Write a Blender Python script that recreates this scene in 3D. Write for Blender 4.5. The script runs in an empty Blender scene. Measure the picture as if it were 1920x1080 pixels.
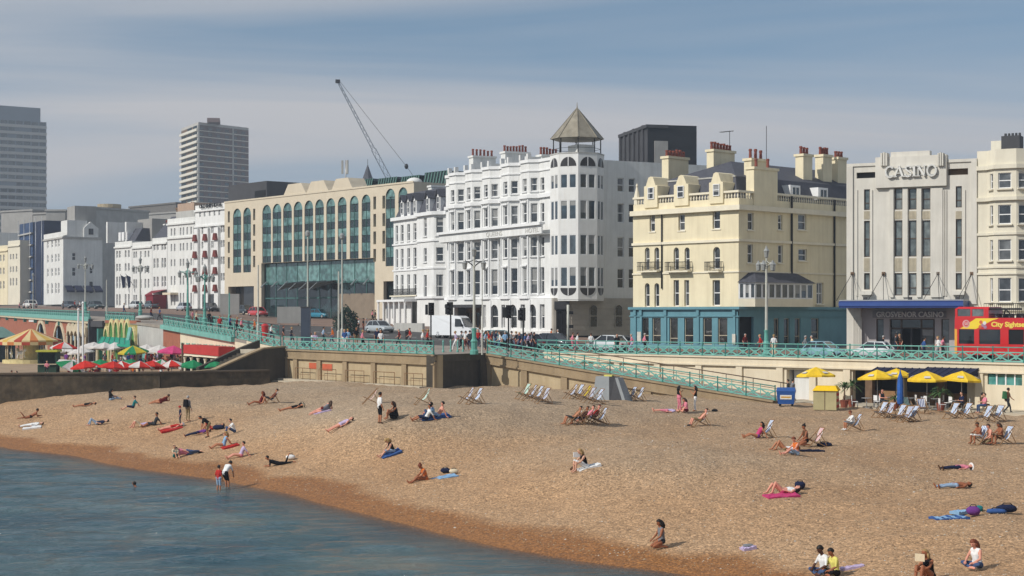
import bpy, math, random
import numpy as np
from mathutils import Vector, Matrix

# ---------------------------------------------------------------- camera, sky, sun, exposure
F, H, YH = 3000.0, 8.8, 590.0          # focal length in photo pixels, eye height, horizon row
SC = bpy.context.scene
COL = SC.collection
rad = math.radians
cam = bpy.data.cameras.new('camera'); camo = bpy.data.objects.new('camera', cam); COL.objects.link(camo)
camo.location = (0, 0, H); camo.rotation_euler = (rad(90), 0, 0)
cam.sensor_width = 36.0; cam.lens = F / 1920 * 36.0; cam.shift_y = (YH - 540) / 1920
cam.clip_start = 0.5; cam.clip_end = 20000
SC.camera = camo
SUN_EL = rad(38.0); SUN_DIR = Vector((-0.86, -0.51, 0)).normalized()   # horizontal direction towards the sun
SUN_AZ = math.atan2(SUN_DIR.x, SUN_DIR.y)                              # clockwise from +Y
W = bpy.data.worlds.new('World'); SC.world = W; W.use_nodes = True
nt = W.node_tree; nt.nodes.clear()
def N(t, typ, **kw):
 n = t.nodes.new(typ)
 for k, v in kw.items():
  if k.startswith('i_'):
   key = k[2:]
   n.inputs[int(key) if key.isdigit() else key.replace('_', ' ')].default_value = v
  else: setattr(n, k, v)
 return n
def ramp(t, pts, interp='LINEAR'):
 n = t.nodes.new('ShaderNodeValToRGB'); r = n.color_ramp; r.interpolation = interp
 while len(r.elements) < len(pts): r.elements.new(0.5)
 for e, (p, c) in zip(r.elements, pts):
  e.position = p; e.color = (c if len(c) == 4 else (*c, 1)) if hasattr(c, '__len__') else (c, c, c, 1)
 return n
L = nt.links.new
out = N(nt, 'ShaderNodeOutputWorld'); bg = N(nt, 'ShaderNodeBackground'); bg.inputs['Strength'].default_value = 0.084
sky = N(nt, 'ShaderNodeTexSky', sky_type='NISHITA', sun_disc=False, sun_elevation=SUN_EL, sun_rotation=SUN_AZ,
  air_density=1.0, dust_density=0.3, ozone_density=2.0, altitude=20)
tc = N(nt, 'ShaderNodeTexCoord'); sep = N(nt, 'ShaderNodeSeparateXYZ'); L(tc.outputs['Generated'], sep.inputs[0])
sz = N(nt, 'ShaderNodeMath', operation='MAXIMUM', i_1=0.0); L(sep.outputs[2], sz.inputs[0]); sz2 = N(nt, 'ShaderNodeMath', operation='ADD', i_1=0.13); L(sz.outputs[0], sz2.inputs[0])
sv = N(nt, 'ShaderNodeCombineXYZ'); L(sep.outputs[0], sv.inputs[0]); L(sep.outputs[1], sv.inputs[1]); L(sz2.outputs[0], sv.inputs[2])
svn = N(nt, 'ShaderNodeVectorMath', operation='NORMALIZE'); L(sv.outputs[0], svn.inputs[0]); L(svn.outputs[0], sky.inputs[0])   # clear air stays blue down to the haze
# thin high cloud in long streaks, the same all round the sky: project the direction on a high layer, stretched
mxz = N(nt, 'ShaderNodeMath', operation='MAXIMUM', i_1=0.0); L(sep.outputs[2], mxz.inputs[0])
addz = N(nt, 'ShaderNodeMath', operation='ADD', i_1=0.10); L(mxz.outputs[0], addz.inputs[0])
dx = N(nt, 'ShaderNodeMath', operation='DIVIDE'); L(sep.outputs[0], dx.inputs[0]); L(addz.outputs[0], dx.inputs[1])
dy = N(nt, 'ShaderNodeMath', operation='DIVIDE'); L(sep.outputs[1], dy.inputs[0]); L(addz.outputs[0], dy.inputs[1])
cmb = N(nt, 'ShaderNodeCombineXYZ'); L(dx.outputs[0], cmb.inputs[0]); L(dy.outputs[0], cmb.inputs[1])
mp = N(nt, 'ShaderNodeMapping'); mp.inputs['Rotation'].default_value = (0, 0, rad(-7)); mp.inputs['Scale'].default_value = (0.17, 0.50, 1)
mp.inputs['Location'].default_value = (10.0277, 26.8657, 0)
L(cmb.outputs[0], mp.inputs[0])
n1 = N(nt, 'ShaderNodeTexNoise', i_Scale=1.25, i_Detail=7.0, i_Roughness=0.52, i_Distortion=0.8); L(mp.outputs[0], n1.inputs['Vector'])
cr = ramp(nt, [(0.34, 0.05), (0.50, 0.6), (0.66, 1.0)]); L(n1.outputs[0], cr.inputs[0])
mixc = N(nt, 'ShaderNodeMixRGB'); L(cr.outputs[0], mixc.inputs[0])
gain = N(nt, 'ShaderNodeMixRGB', blend_type='MULTIPLY', i_0=1.0); L(sky.outputs[0], gain.inputs[1]); gain.inputs[2].default_value = (0.92, 1.20, 1.20, 1)
L(gain.outputs[0], mixc.inputs[1]); mixc.inputs[2].default_value = (6.9, 6.85, 7.05, 1)
L(mixc.outputs[0], bg.inputs['Color']); L(bg.outputs[0], out.inputs[0])
sun = bpy.data.lights.new('sun', 'SUN'); sun.energy = 3.9; sun.angle = rad(0.53); sun.color = (1.0, 0.955, 0.885)
suno = bpy.data.objects.new('sun', sun); COL.objects.link(suno)
tow = Vector((SUN_DIR.x * math.cos(SUN_EL), SUN_DIR.y * math.cos(SUN_EL), math.sin(SUN_EL)))
suno.rotation_euler = tow.to_track_quat('Z', 'Y').to_euler()
vs = SC.view_settings; vs.view_transform = 'Standard'; vs.look = 'None'; vs.exposure = 0.0; vs.gamma = 1.0; vs.use_curve_mapping = False
SC.render.engine = 'CYCLES'
SC.cycles.use_denoising = True; SC.cycles.max_bounces = 5; SC.cycles.diffuse_bounces = 3; SC.cycles.glossy_bounces = 3
SC.cycles.transmission_bounces = 3; SC.cycles.volume_bounces = 0; SC.cycles.caustics_reflective = False; SC.cycles.caustics_refractive = False
random.seed(7)

# ---------------------------------------------------------------- calibration: photo pixel and distance to a point of the place
def PX(px, d): return (px - 960) / F * d
def PZ(py, d): return H - (py - YH) * d / F
def P(px, py, d): return Vector((PX(px, d), d, PZ(py, d)))

# ---------------------------------------------------------------- materials
def srgb(r, g, b):
 f = lambda c: (c / 255 / 12.92) if c <= 10 else ((c / 255 + 0.055) / 1.055) ** 2.4
 return (f(r), f(g), f(b))
MATS = {}
def mat(name, col, rough=0.85, var=0.12, scale=1.2, bump=0.0, bscale=20.0, streak=0.0, spec=0.3, metal=0.0, coat=0.0, dirt=None, dirtamt=0.0):
 if name in MATS: return MATS[name]
 m = bpy.data.materials.new(name); m.use_nodes = True; t = m.node_tree; b = t.nodes['Principled BSDF']
 b.inputs['Roughness'].default_value = rough; b.inputs['Specular IOR Level'].default_value = spec; b.inputs['Metallic'].default_value = metal
 b.inputs['Coat Weight'].default_value = coat
 base = (*col, 1)
 if var or streak or dirtamt:
  tcn = N(t, 'ShaderNodeTexCoord'); oi = N(t, 'ShaderNodeObjectInfo')
  vadd = N(t, 'ShaderNodeVectorMath', operation='ADD'); t.links.new(tcn.outputs['Object'], vadd.inputs[0]); t.links.new(oi.outputs['Random'], vadd.inputs[1])
  nz = N(t, 'ShaderNodeTexNoise', i_Scale=scale, i_Detail=5.0, i_Roughness=0.6); t.links.new(vadd.outputs[0], nz.inputs['Vector'])
  r1 = ramp(t, [(0.3, 1 - var), (0.7, 1 + var * 0.6)]); t.links.new(nz.outputs[0], r1.inputs[0])
  mul = N(t, 'ShaderNodeMixRGB', blend_type='MULTIPLY', i_0=1.0); mul.inputs[1].default_value = base; t.links.new(r1.outputs[0], mul.inputs[2])
  last = mul.outputs[0]
  if streak:
   mpn = N(t, 'ShaderNodeMapping'); mpn.inputs['Scale'].default_value = (2.2, 2.2, 0.16); t.links.new(vadd.outputs[0], mpn.inputs[0])
   n2 = N(t, 'ShaderNodeTexNoise', i_Scale=1.0, i_Detail=6.0, i_Roughness=0.65); t.links.new(mpn.outputs[0], n2.inputs['Vector'])
   r2 = ramp(t, [(0.45, 0.0), (0.75, 1.0)]); t.links.new(n2.outputs[0], r2.inputs[0])
   sm = N(t, 'ShaderNodeMath', operation='MULTIPLY', i_1=streak); t.links.new(r2.outputs[0], sm.inputs[0])
   mx = N(t, 'ShaderNodeMixRGB'); t.links.new(sm.outputs[0], mx.inputs[0]); t.links.new(last, mx.inputs[1])
   mx.inputs[2].default_value = (*(dirt or [c * 0.45 for c in col]), 1); last = mx.outputs[0]
  if dirtamt:
   n3 = N(t, 'ShaderNodeTexNoise', i_Scale=scale * 0.35, i_Detail=8.0, i_Roughness=0.7); t.links.new(vadd.outputs[0], n3.inputs['Vector'])
   r3 = ramp(t, [(0.48, 0.0), (0.68, 1.0)]); t.links.new(n3.outputs[0], r3.inputs[0])
   sm = N(t, 'ShaderNodeMath', operation='MULTIPLY', i_1=dirtamt); t.links.new(r3.outputs[0], sm.inputs[0])
   mx = N(t, 'ShaderNodeMixRGB'); t.links.new(sm.outputs[0], mx.inputs[0]); t.links.new(last, mx.inputs[1])
   mx.inputs[2].default_value = (*(dirt or [c * 0.4 for c in col]), 1); last = mx.outputs[0]
  t.links.new(last, b.inputs['Base Color'])
  if bump:
   nb = N(t, 'ShaderNodeTexNoise', i_Scale=bscale, i_Detail=4.0); t.links.new(vadd.outputs[0], nb.inputs['Vector'])
   bp = N(t, 'ShaderNodeBump', i_Strength=bump, i_Distance=0.05); t.links.new(nb.outputs[0], bp.inputs['Height']); t.links.new(bp.outputs[0], b.inputs['Normal'])
 else:
  b.inputs['Base Color'].default_value = base
 MATS[name] = m
 return m
def glassmat(name, lo, hi, rough=0.06, ior=1.75):
 """window glass: each pane its own darkness inside (curtains, rooms), reflecting the sky"""
 if name in MATS: return MATS[name]
 m = bpy.data.materials.new(name); m.use_nodes = True; t = m.node_tree; b = t.nodes['Principled BSDF']
 oi = N(t, 'ShaderNodeObjectInfo'); r = ramp(t, [(0.0, lo), (0.65, [(a * 2 + c) / 3 for a, c in zip(lo, hi)]), (1.0, hi)]); t.links.new(oi.outputs['Random'], r.inputs[0])
 tcn = N(t, 'ShaderNodeTexCoord'); vadd = N(t, 'ShaderNodeVectorMath', operation='ADD'); t.links.new(tcn.outputs['Object'], vadd.inputs[0]); t.links.new(oi.outputs['Random'], vadd.inputs[1])
 nz = N(t, 'ShaderNodeTexNoise', i_Scale=1.3, i_Detail=2.0); t.links.new(vadd.outputs[0], nz.inputs['Vector'])
 r1 = ramp(t, [(0.35, 0.55), (0.65, 1.35)]); t.links.new(nz.outputs[0], r1.inputs[0])
 mul = N(t, 'ShaderNodeMixRGB', blend_type='MULTIPLY', i_0=1.0); t.links.new(r.outputs[0], mul.inputs[1]); t.links.new(r1.outputs[0], mul.inputs[2])
 t.links.new(mul.outputs[0], b.inputs['Base Color'])
 b.inputs['Roughness'].default_value = rough; b.inputs['IOR'].default_value = ior
 MATS[name] = m
 return m

M_white = mat('white_stucco', (0.77, 0.77, 0.75), 0.8, 0.10, 0.6, streak=0.36, dirt=(0.42, 0.40, 0.35))
M_white2 = mat('cool_white_stucco', (0.73, 0.73, 0.70), 0.8, 0.09, 0.5, streak=0.32, dirt=(0.38, 0.37, 0.33))
M_trim = mat('white_trim_paint', (0.79, 0.79, 0.78), 0.6, 0.06, 2.0)
M_cream = mat('cream_stucco', (0.78, 0.69, 0.48), 0.8, 0.09, 0.5, streak=0.30, dirt=(0.45, 0.36, 0.22))
M_creamtrim = mat('cream_trim', (0.79, 0.72, 0.56), 0.75, 0.08, 1.0, streak=0.12, dirt=(0.45, 0.38, 0.25))
M_ivory = mat('ivory_stucco', (0.73, 0.68, 0.55), 0.8, 0.08, 0.5, streak=0.2, dirt=(0.42, 0.36, 0.26))
M_casino = mat('pale_grey_render', (0.66, 0.63, 0.56), 0.8, 0.10, 0.5, streak=0.36, dirt=(0.40, 0.37, 0.31))
M_beige = mat('beige_stone_cladding', (0.62, 0.54, 0.41), 0.8, 0.07, 0.5, streak=0.14, dirt=(0.38, 0.30, 0.20))
M_teal = mat('teal_paint', (0.125, 0.275, 0.325), 0.5, 0.12, 0.8, streak=0.2)
M_slate = mat('slate', (0.075, 0.078, 0.095), 0.7, 0.25, 3.0, bump=0.4, bscale=9)
M_lead = mat('leaded_metal_roof', (0.30, 0.27, 0.21), 0.55, 0.3, 1.4, streak=0.45, dirt=(0.14, 0.10, 0.06), metal=0.2)
M_pot = mat('terracotta', (0.22, 0.06, 0.04), 0.8, 0.25, 3.0)
M_iron = mat('black_iron', (0.012, 0.012, 0.014), 0.5, 0.1)
M_dark = mat('dark_opening', (0.010, 0.011, 0.013), 0.9, 0.1)
M_grey = mat('grey_render', (0.33, 0.32, 0.30), 0.85, 0.15, 0.4, streak=0.25)
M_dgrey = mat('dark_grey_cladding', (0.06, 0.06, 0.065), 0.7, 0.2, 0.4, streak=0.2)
M_lgrey = mat('light_grey_concrete', (0.46, 0.45, 0.42), 0.85, 0.15, 0.5, streak=0.3)
M_turq = mat('turquoise_paint', (0.17, 0.43, 0.37), 0.5, 0.22, 1.5, streak=0.3, dirt=(0.08, 0.20, 0.17))
M_turqd = mat('dark_turquoise_paint', (0.04, 0.20, 0.17), 0.5, 0.2, 1.5)
M_seawall = mat('stained_sandstone', (0.34, 0.255, 0.155), 0.9, 0.2, 0.5, bump=0.3, bscale=6, streak=0.5, dirt=(0.20, 0.14, 0.08), dirtamt=0.3)
M_panelw = mat('weathered_panel_render', (0.47, 0.375, 0.235), 0.9, 0.16, 0.5, streak=0.45, dirt=(0.30, 0.21, 0.11), dirtamt=0.35)
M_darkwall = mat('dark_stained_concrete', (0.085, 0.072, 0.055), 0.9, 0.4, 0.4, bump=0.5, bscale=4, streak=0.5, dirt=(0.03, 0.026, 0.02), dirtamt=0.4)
M_groyne = mat('weedy_dark_concrete', (0.10, 0.075, 0.046), 0.9, 0.5, 1.1, bump=0.8, bscale=3, streak=0.5, dirt=(0.022, 0.019, 0.012), dirtamt=0.75)
M_creamwall = mat('cream_painted_wall', (0.72, 0.63, 0.47), 0.85, 0.1, 0.4, streak=0.28, dirt=(0.45, 0.34, 0.20))
M_brick = mat('red_brick', (0.34, 0.12, 0.07), 0.9, 0.25, 1.2, bump=0.3, bscale=15)
M_paving = mat('paving', (0.30, 0.26, 0.22), 0.9, 0.2, 0.5)
M_redpaving = mat('brown_brick_paving', (0.23, 0.155, 0.12), 0.9, 0.2, 0.4)
M_asphalt = mat('asphalt', (0.075, 0.072, 0.07), 0.9, 0.25, 0.6)
M_land = mat('land_ground', (0.16, 0.15, 0.13), 0.95, 0.2, 0.1)
M_lamp = mat('cream_lamp_paint', (0.50, 0.50, 0.44), 0.5, 0.15, 2.0)
M_galv = mat('galvanised_steel', (0.40, 0.41, 0.42), 0.45, 0.15, 2.0, metal=0.5)
M_lantern = mat('lantern_glass', (0.30, 0.31, 0.30), 0.15, 0.2, 6.0)
G_sash = glassmat('sash_window_glass', (0.014, 0.019, 0.026), (0.16, 0.165, 0.165))
G_tower = glassmat('bay_tower_glass', (0.03, 0.05, 0.07), (0.10, 0.13, 0.15))
G_green = glassmat('green_tinted_glass', (0.075, 0.165, 0.155), (0.15, 0.27, 0.25))
G_green2 = glassmat('dark_green_glass', (0.008, 0.018, 0.020), (0.022, 0.042, 0.045))
G_shop = glassmat('shop_glass', (0.012, 0.013, 0.014), (0.06, 0.055, 0.05))
G_casino = glassmat('pale_casino_glass', (0.09, 0.115, 0.115), (0.27, 0.30, 0.29))
G_pale = glassmat('pale_window_glass', (0.05, 0.06, 0.065), (0.16, 0.18, 0.18))

# ---------------------------------------------------------------- mesh building
class MB:
 def __init__(s): s.v = []; s.f = []; s.m = []; s.sm = []
 def add(s, vs, fs, m=0, smooth=False):
  o = len(s.v); s.v += [tuple(p) for p in vs]
  for f in fs: s.f.append(tuple(i + o for i in f)); s.m.append(m); s.sm.append(smooth)
  return s
 def quad(s, a, b, c, d, m=0): return s.add([a, b, c, d], [(0, 1, 2, 3)], m)
 def box(s, x0, x1, y0, y1, z0, z1, m=0):
  return s.add([(x0, y0, z0), (x1, y0, z0), (x1, y1, z0), (x0, y1, z0), (x0, y0, z1), (x1, y0, z1), (x1, y1, z1), (x0, y1, z1)],
      [(0, 3, 2, 1), (4, 5, 6, 7), (0, 1, 5, 4), (1, 2, 6, 5), (2, 3, 7, 6), (3, 0, 4, 7)], m)
 def prism(s, pts, z0, z1, m=0, top=None):
  """extrude a counter-clockwise xy polygon; top: another polygon (same count) for the upper outline"""
  n = len(pts); tp = top or pts
  g = lambda z, p: (p[0], p[1], z[p] if isinstance(z, dict) else z)
  return s.add([(p[0], p[1], z0) for p in pts] + [(p[0], p[1], z1) for p in tp],
      [tuple(range(n - 1, -1, -1)), tuple(range(n, 2 * n))] + [(i, (i + 1) % n, n + (i + 1) % n, n + i) for i in range(n)], m)
 def xprism(s, pts, y0, y1, m=0):
  """extrude an xz polygon along y"""
  n = len(pts)
  return s.add([(p[0], y0, p[1]) for p in pts] + [(p[0], y1, p[1]) for p in pts],
      [tuple(range(n)), tuple(range(2 * n - 1, n - 1, -1))] + [(i, n + i, n + (i + 1) % n, (i + 1) % n) for i in range(n)], m)
 def yprism(s, pts, x0, x1, m=0):
  """extrude a yz polygon along x"""
  n = len(pts)
  return s.add([(x0, p[0], p[1]) for p in pts] + [(x1, p[0], p[1]) for p in pts],
      [tuple(range(n)), tuple(range(2 * n - 1, n - 1, -1))] + [(i, n + i, n + (i + 1) % n, (i + 1) % n) for i in range(n)], m)
 def beam(s, p, q, w, h=None, m=0):
  p = Vector(p); q = Vector(q); d = (q - p)
  if d.length < 1e-6: return s
  d.normalize(); u = Vector((0, 0, 1)) if abs(d.z) < 0.95 else Vector((1, 0, 0))
  a = d.cross(u).normalized() * (w / 2); b = a.cross(d).normalized() * ((h or w) / 2)
  vs = [p - a - b, p + a - b, p + a + b, p - a + b, q - a - b, q + a - b, q + a + b, q - a + b]
  return s.add(vs, [(0, 1, 2, 3), (7, 6, 5, 4), (0, 4, 5, 1), (1, 5, 6, 2), (2, 6, 7, 3), (3, 7, 4, 0)], m)
 def tube(s, pts, rs, n=8, m=0, smooth=True, caps=True):
  pts = [Vector(p) for p in pts]; k = len(pts)
  if not hasattr(rs, '__len__'): rs = [rs] * k
  vs = []; prev = None
  for i, p in enumerate(pts):
   d = (pts[min(i + 1, k - 1)] - pts[max(i - 1, 0)]).normalized()
   if prev is None:
    u = Vector((0, 0, 1)) if abs(d.z) < 0.9 else Vector((1, 0, 0)); a = d.cross(u).normalized()
   else: a = (prev - d * prev.dot(d)).normalized()
   prev = a; b = d.cross(a)
   for j in range(n):
    t = 2 * math.pi * j / n; vs.append(p + (a * math.cos(t) + b * math.sin(t)) * rs[i])
  fs = [(i * n + j, i * n + (j + 1) % n, (i + 1) * n + (j + 1) % n, (i + 1) * n + j) for i in range(k - 1) for j in range(n)]
  if caps: fs += [tuple(range(n - 1, -1, -1)), tuple(range((k - 1) * n, k * n))]
  return s.add(vs, fs, m, smooth)
 def lathe(s, prof, n=12, c=(0, 0, 0), m=0, smooth=True, ph=0.0, mats=None):
  vs = []; k = len(prof)
  for r, z in prof:
   for j in range(n):
    t = 2 * math.pi * j / n + ph; vs.append((c[0] + r * math.cos(t), c[1] + r * math.sin(t), c[2] + z))
  for i in range(k - 1):
   for j in range(n):
    s.add([vs[i * n + j], vs[i * n + (j + 1) % n], vs[(i + 1) * n + (j + 1) % n], vs[(i + 1) * n + j]], [(0, 1, 2, 3)], mats[j % len(mats)] if mats else m, smooth)
  s.add([vs[j] for j in range(n - 1, -1, -1)], [tuple(range(n))], m); s.add([vs[(k - 1) * n + j] for j in range(n)], [tuple(range(n))], m)
  return s
 def ell(s, c, r, n=8, k=6, m=0, R=None):
  c = Vector(c); r = r if hasattr(r, '__len__') else (r, r, r); vs = []
  for i in range(k + 1):
   ph = math.pi * i / k
   for j in range(n):
    t = 2 * math.pi * j / n; v = Vector((r[0] * math.sin(ph) * math.cos(t), r[1] * math.sin(ph) * math.sin(t), -r[2] * math.cos(ph)))
    vs.append(c + (R @ v if R else v))
  return s.add(vs, [(i * n + j, i * n + (j + 1) % n, (i + 1) * n + (j + 1) % n, (i + 1) * n + j) for i in range(k) for j in range(n)], m, True)
 def mesh(s, name, mats=(), weld=False):
  me = bpy.data.meshes.new(name); me.from_pydata(s.v, [], s.f)
  me.polygons.foreach_set('material_index', s.m); me.polygons.foreach_set('use_smooth', s.sm)
  for m in (mats if isinstance(mats, (list, tuple)) else [mats]): me.materials.append(m)
  me.update()
  return me
 def build(s, name, mats, parent=None, loc=(0, 0, 0), rz=0.0):
  return place(s.mesh(name, mats), name, parent, loc, rz)
def place(me, name, parent=None, loc=(0, 0, 0), rz=0.0, rot=None, scale=None):
 o = bpy.data.objects.new(name, me); COL.objects.link(o); o.parent = parent; o.location = loc
 o.rotation_euler = rot if rot else (0, 0, rz)
 if scale: o.scale = scale
 return o
def empty(name, loc=(0, 0, 0), rz=0.0):
 o = bpy.data.objects.new(name, None); COL.objects.link(o); o.location = loc; o.rotation_euler = (0, 0, rz); o.empty_display_size = 0.2
 return o
LABELS = {}
def tag(o, label=None, cat=None, group=None, kind=None):
 if label:
  o['label'] = label; LABELS.setdefault(label, []).append(o.name)
 if cat: o['category'] = cat
 if group: o['group'] = group
 if kind: o['kind'] = kind
 return o
KIDS = {}
def copy_tree(o, parent=None):
 c = o.copy(); COL.objects.link(c); c.parent = parent
 for k in ('label',):
  if k in c: del c[k]
 for ch in [x for x in bpy.data.objects if x.parent == o]: copy_tree(ch, c)
 return c
def recolor(o, mats):
 """give an object its own materials on a shared mesh"""
 for i, m in enumerate(mats):
  if m is None: continue
  o.material_slots[i].link = 'OBJECT'; o.material_slots[i].material = m
 return o
def cloth(rgb):
 k = 'cloth_%d_%d_%d' % tuple(int(c) for c in rgb)
 return mat(k, srgb(*rgb), 0.9, 0.15, 5.0, spec=0.1)

# ---------------------------------------------------------------- upper ground: promenade, road, pavement, land (profiles along sight columns)
# wall lines: (photo x, distance) of the upper edge
def back_d(px):                                    # sea wall under the promenade on the right
 k = (px - 960) / F; t = (k * 141 - 2.1) / (32.5 + 33 * k); return 141 - 33 * t
COLS = [  # px, then (distance, height) of: edge, near kerb, far kerb, building line, far land, horizon
 (-500, (700, 11.0), (730, 11.2), (790, 12), (880, 13), (1500, 16), (6000, 30)),
 (-60, (389, 9.4), (405, 9.8), (445, 10.6), (500, 11.6), (950, 14), (6000, 30)),
 (0, (320, 9.0), (335, 9.4), (372, 10.2), (425, 11.3), (900, 14), (6000, 30)),
 (86, (254.8, 8.6), (273, 9.0), (320, 9.9), (375, 10.8), (850, 13.5), (6000, 30)),
 (172, (212, 8.15), (232, 8.6), (280, 9.6), (330, 10.3), (800, 13), (6000, 30)),
 (255, (190, 7.9), (212, 8.3), (258, 9.3), (310, 10.1), (800, 13), (6000, 30)),
 (305, (176, 7.6), (200, 8.1), (248, 9.1), (300, 9.9), (800, 12.5), (6000, 30)),
 (440, (150, 6.6), (178, 7.3), (228, 8.3), (278, 9.2), (700, 12), (6000, 30)),
 (530, (143, 5.75), (178, 6.4), (222, 7.5), (257, 8.25), (700, 11), (6000, 30)),
 (735, (130, 5.68), (162, 6.0), (205, 7.1), (233, 8.1), (700, 10), (6000, 30)),
 (815, (125, 5.65), (152, 5.9), (188, 6.7), (207, 7.3), (700, 9.5), (6000, 30)),
 (910, (131, 5.6), (149, 5.75), (180, 6.4), (191, 6.7), (700, 9), (6000, 30)),
 (1005, (141, 5.5), (148, 5.55), (171, 6.3), (180, 6.5), (700, 8.5), (6000, 30)),
] + [(px, (back_d(px), 5.5), (back_d(px) + 6, 5.5), (b - 5, zk), (b, zb), (700, 8), (6000, 30)) for px, b, zk, zb in
  ((1100, 174, 5.9, 6.3), (1187, 159.5, 5.5, 5.5), (1385, 149.6, 5.5, 5.5), (1588, 138.8, 5.5, 5.5), (1832, 133.8, 5.5, 5.5), (2300, 125, 5.5, 5.5))] + [
 (3000, (80, 5.5), (86, 5.5), (105, 5.5), (112, 5.5), (700, 8), (6000, 30))]
CPX = [c[0] for c in COLS]
def col_at(px):
 i = max(0, min(len(COLS) - 2, int(np.searchsorted(CPX, px)) - 1)); a, b = COLS[i], COLS[i + 1]
 t = (px - a[0]) / (b[0] - a[0]); t = max(0, min(1, t))
 return [(p[0] + (q[0] - p[0]) * t, p[1] + (q[1] - p[1]) * t) for p, q in zip(a[1:], b[1:])]
ROADLOW = 0.12
def upz(px, d):
 c = col_at(px)
 if d <= c[0][0]: return c[0][1]
 for i in range(len(c) - 1):
  if d <= c[i + 1][0]:
   t = (d - c[i][0]) / (c[i + 1][0] - c[i][0]); z = c[i][1] + (c[i + 1][1] - c[i][1]) * t
   return z - (ROADLOW if i == 1 else 0)
 return c[-1][1]
def U(px, d): return Vector((PX(px, d), d, upz(px, d)))
fine = sorted(set(list(range(-500, 3001, 50)) + CPX))
def strip(name, i0, i1, m, dz=0.0, nsub=4, skirt=0.0):
 mb = MB(); rows = []
 for px in fine:
  c = col_at(px); row = []
  for k in range(nsub + 1):
   t = k / nsub; d = c[i0][0] + (c[i1][0] - c[i0][0]) * t; z = c[i0][1] + (c[i1][1] - c[i0][1]) * t + dz
   row.append((PX(px, d), d, z))
  rows.append(row)
 n = nsub + 1; vs = [p for r in rows for p in r]
 mb.add(vs, [(a * n + b, (a + 1) * n + b, (a + 1) * n + b + 1, a * n + b + 1) for a in range(len(rows) - 1) for b in range(nsub)])
 if skirt:   # kerb faces and the slab's thickness along both edges
  for e in (0, nsub):
   for a in range(len(rows) - 1):
    p, q = rows[a][e], rows[a + 1][e]
    lo = lambda r: (r[0], r[1], r[2] - skirt)
    mb.quad(*( [lo(p), lo(q), q, p] if e == 0 else [q, lo(q), lo(p), p]))
 o = mb.build(name, m); tag(o, kind='structure'); return o
strip('promenade', 0, 1, M_paving, skirt=0.3)
strip('road', 1, 2, M_asphalt, dz=-ROADLOW)
strip('pavement', 2, 3, M_redpaving, skirt=0.3)
strip('land', 3, 4, M_land, nsub=3)
strip('far_land', 4, 5, M_land, nsub=3)
# painted lane marks: broken white line along the middle of the road
mk = MB()
M_paint = mat('road_paint', (0.72, 0.72, 0.70), 0.7, 0.1)
for px in range(380, 2100, 26):
 c = col_at(px); c2 = col_at(px + 11)
 q = []
 for (cc, pp) in ((c, px), (c2, px + 11)):
  for e in (0.496, 0.504):
   d = cc[1][0] + (cc[2][0] - cc[1][0]) * e; z = cc[1][1] + (cc[2][1] - cc[1][1]) * e - ROADLOW + 0.006
   q.append((PX(pp, d), d, z))
 mk.quad(q[0], q[2], q[3], q[1])
tag(mk.build('road_markings', M_paint), kind='structure')

# ---------------------------------------------------------------- beach (height field through measured points) and sea
WL = [(-260, 812), (-120, 826), (0, 837), (100, 850), (200, 869), (300, 885), (390, 897), (475, 913), (600, 943), (700, 968), (800, 993), (900, 1018), (960, 1030), (1060, 1047), (1160, 1062), (1300, 1080)]
pts = []; WP = [Vector((PX(px, F * H / (py - YH)), F * H / (py - YH))) for px, py in WL] + [Vector(q) for q in ((7.3, 47), (8.3, 37), (9, 25))]
for i, q in enumerate(WP):     # shore profile square to the waterline
 tg_ = (WP[min(i + 1, len(WP) - 1)] - WP[max(i - 1, 0)]).normalized(); nn = Vector((-tg_.y, tg_.x))
 for t_, z_ in ((-20, -2.6), (-7, -1.05), (-2.5, -.42), (0, 0), (2.5, .42), (6, .95)): pts.append((q.x + nn.x * t_, q.y + nn.y * t_, z_))
for px, py, z in [(711, 795, 2.75), (0, 757, 1.5), (130, 741, 2.15), (300, 728, 2.6), (500, 721, 2.8), (530, 718, 2.95), (815, 728, 3.05), (910, 723, 3.05), (1040, 735, 2.95), (1150, 745, 2.85),
     (1300, 752, 2.6), (1450, 758, 2.35), (1600, 768, 2.3), (1920, 775, 2.2), (2200, 790, 2.1), (1860, 832, 1.95), (1500, 850, 2.05), (1100, 795, 2.55), (1100, 880, 2.0), (1833, 1067, 0.95), (1500, 925, 1.6), (1800, 930, 1.55), (160, 795, 1.3), (250, 770, 2.0), (600, 790, 2.5), (-150, 770, 0.6), (1700, 1000, 1.25)]:
 d = F * (H - z) / (py - YH); pts.append((PX(px, d), d, z))
pts += [(40, 100, 2.2), (45, 70, 1.9), (35, 50, 1.6), (25, 30, 1.2), (-25, 150, 2.9), (10, 150, 2.9), (40, 130, 2.2), (-70, 128, 0.2), (-100, 126, -0.6)]
CP = np.array(pts)
def _u(r2): return np.where(r2 < 1e-9, 0, 0.5 * r2 * np.log(np.maximum(r2, 1e-9)))
def _tps(cp, lam):
 n = len(cp); K = _u(((cp[:, None, :2] - cp[None, :, :2]) ** 2).sum(-1)) + np.eye(n) * lam
 Pm = np.hstack([np.ones((n, 1)), cp[:, :2]]); A = np.block([[K, Pm], [Pm.T, np.zeros((3, 3))]])
 return np.linalg.solve(A, np.concatenate([cp[:, 2], np.zeros(3)]))
TW = _tps(CP, 0.6)
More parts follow.
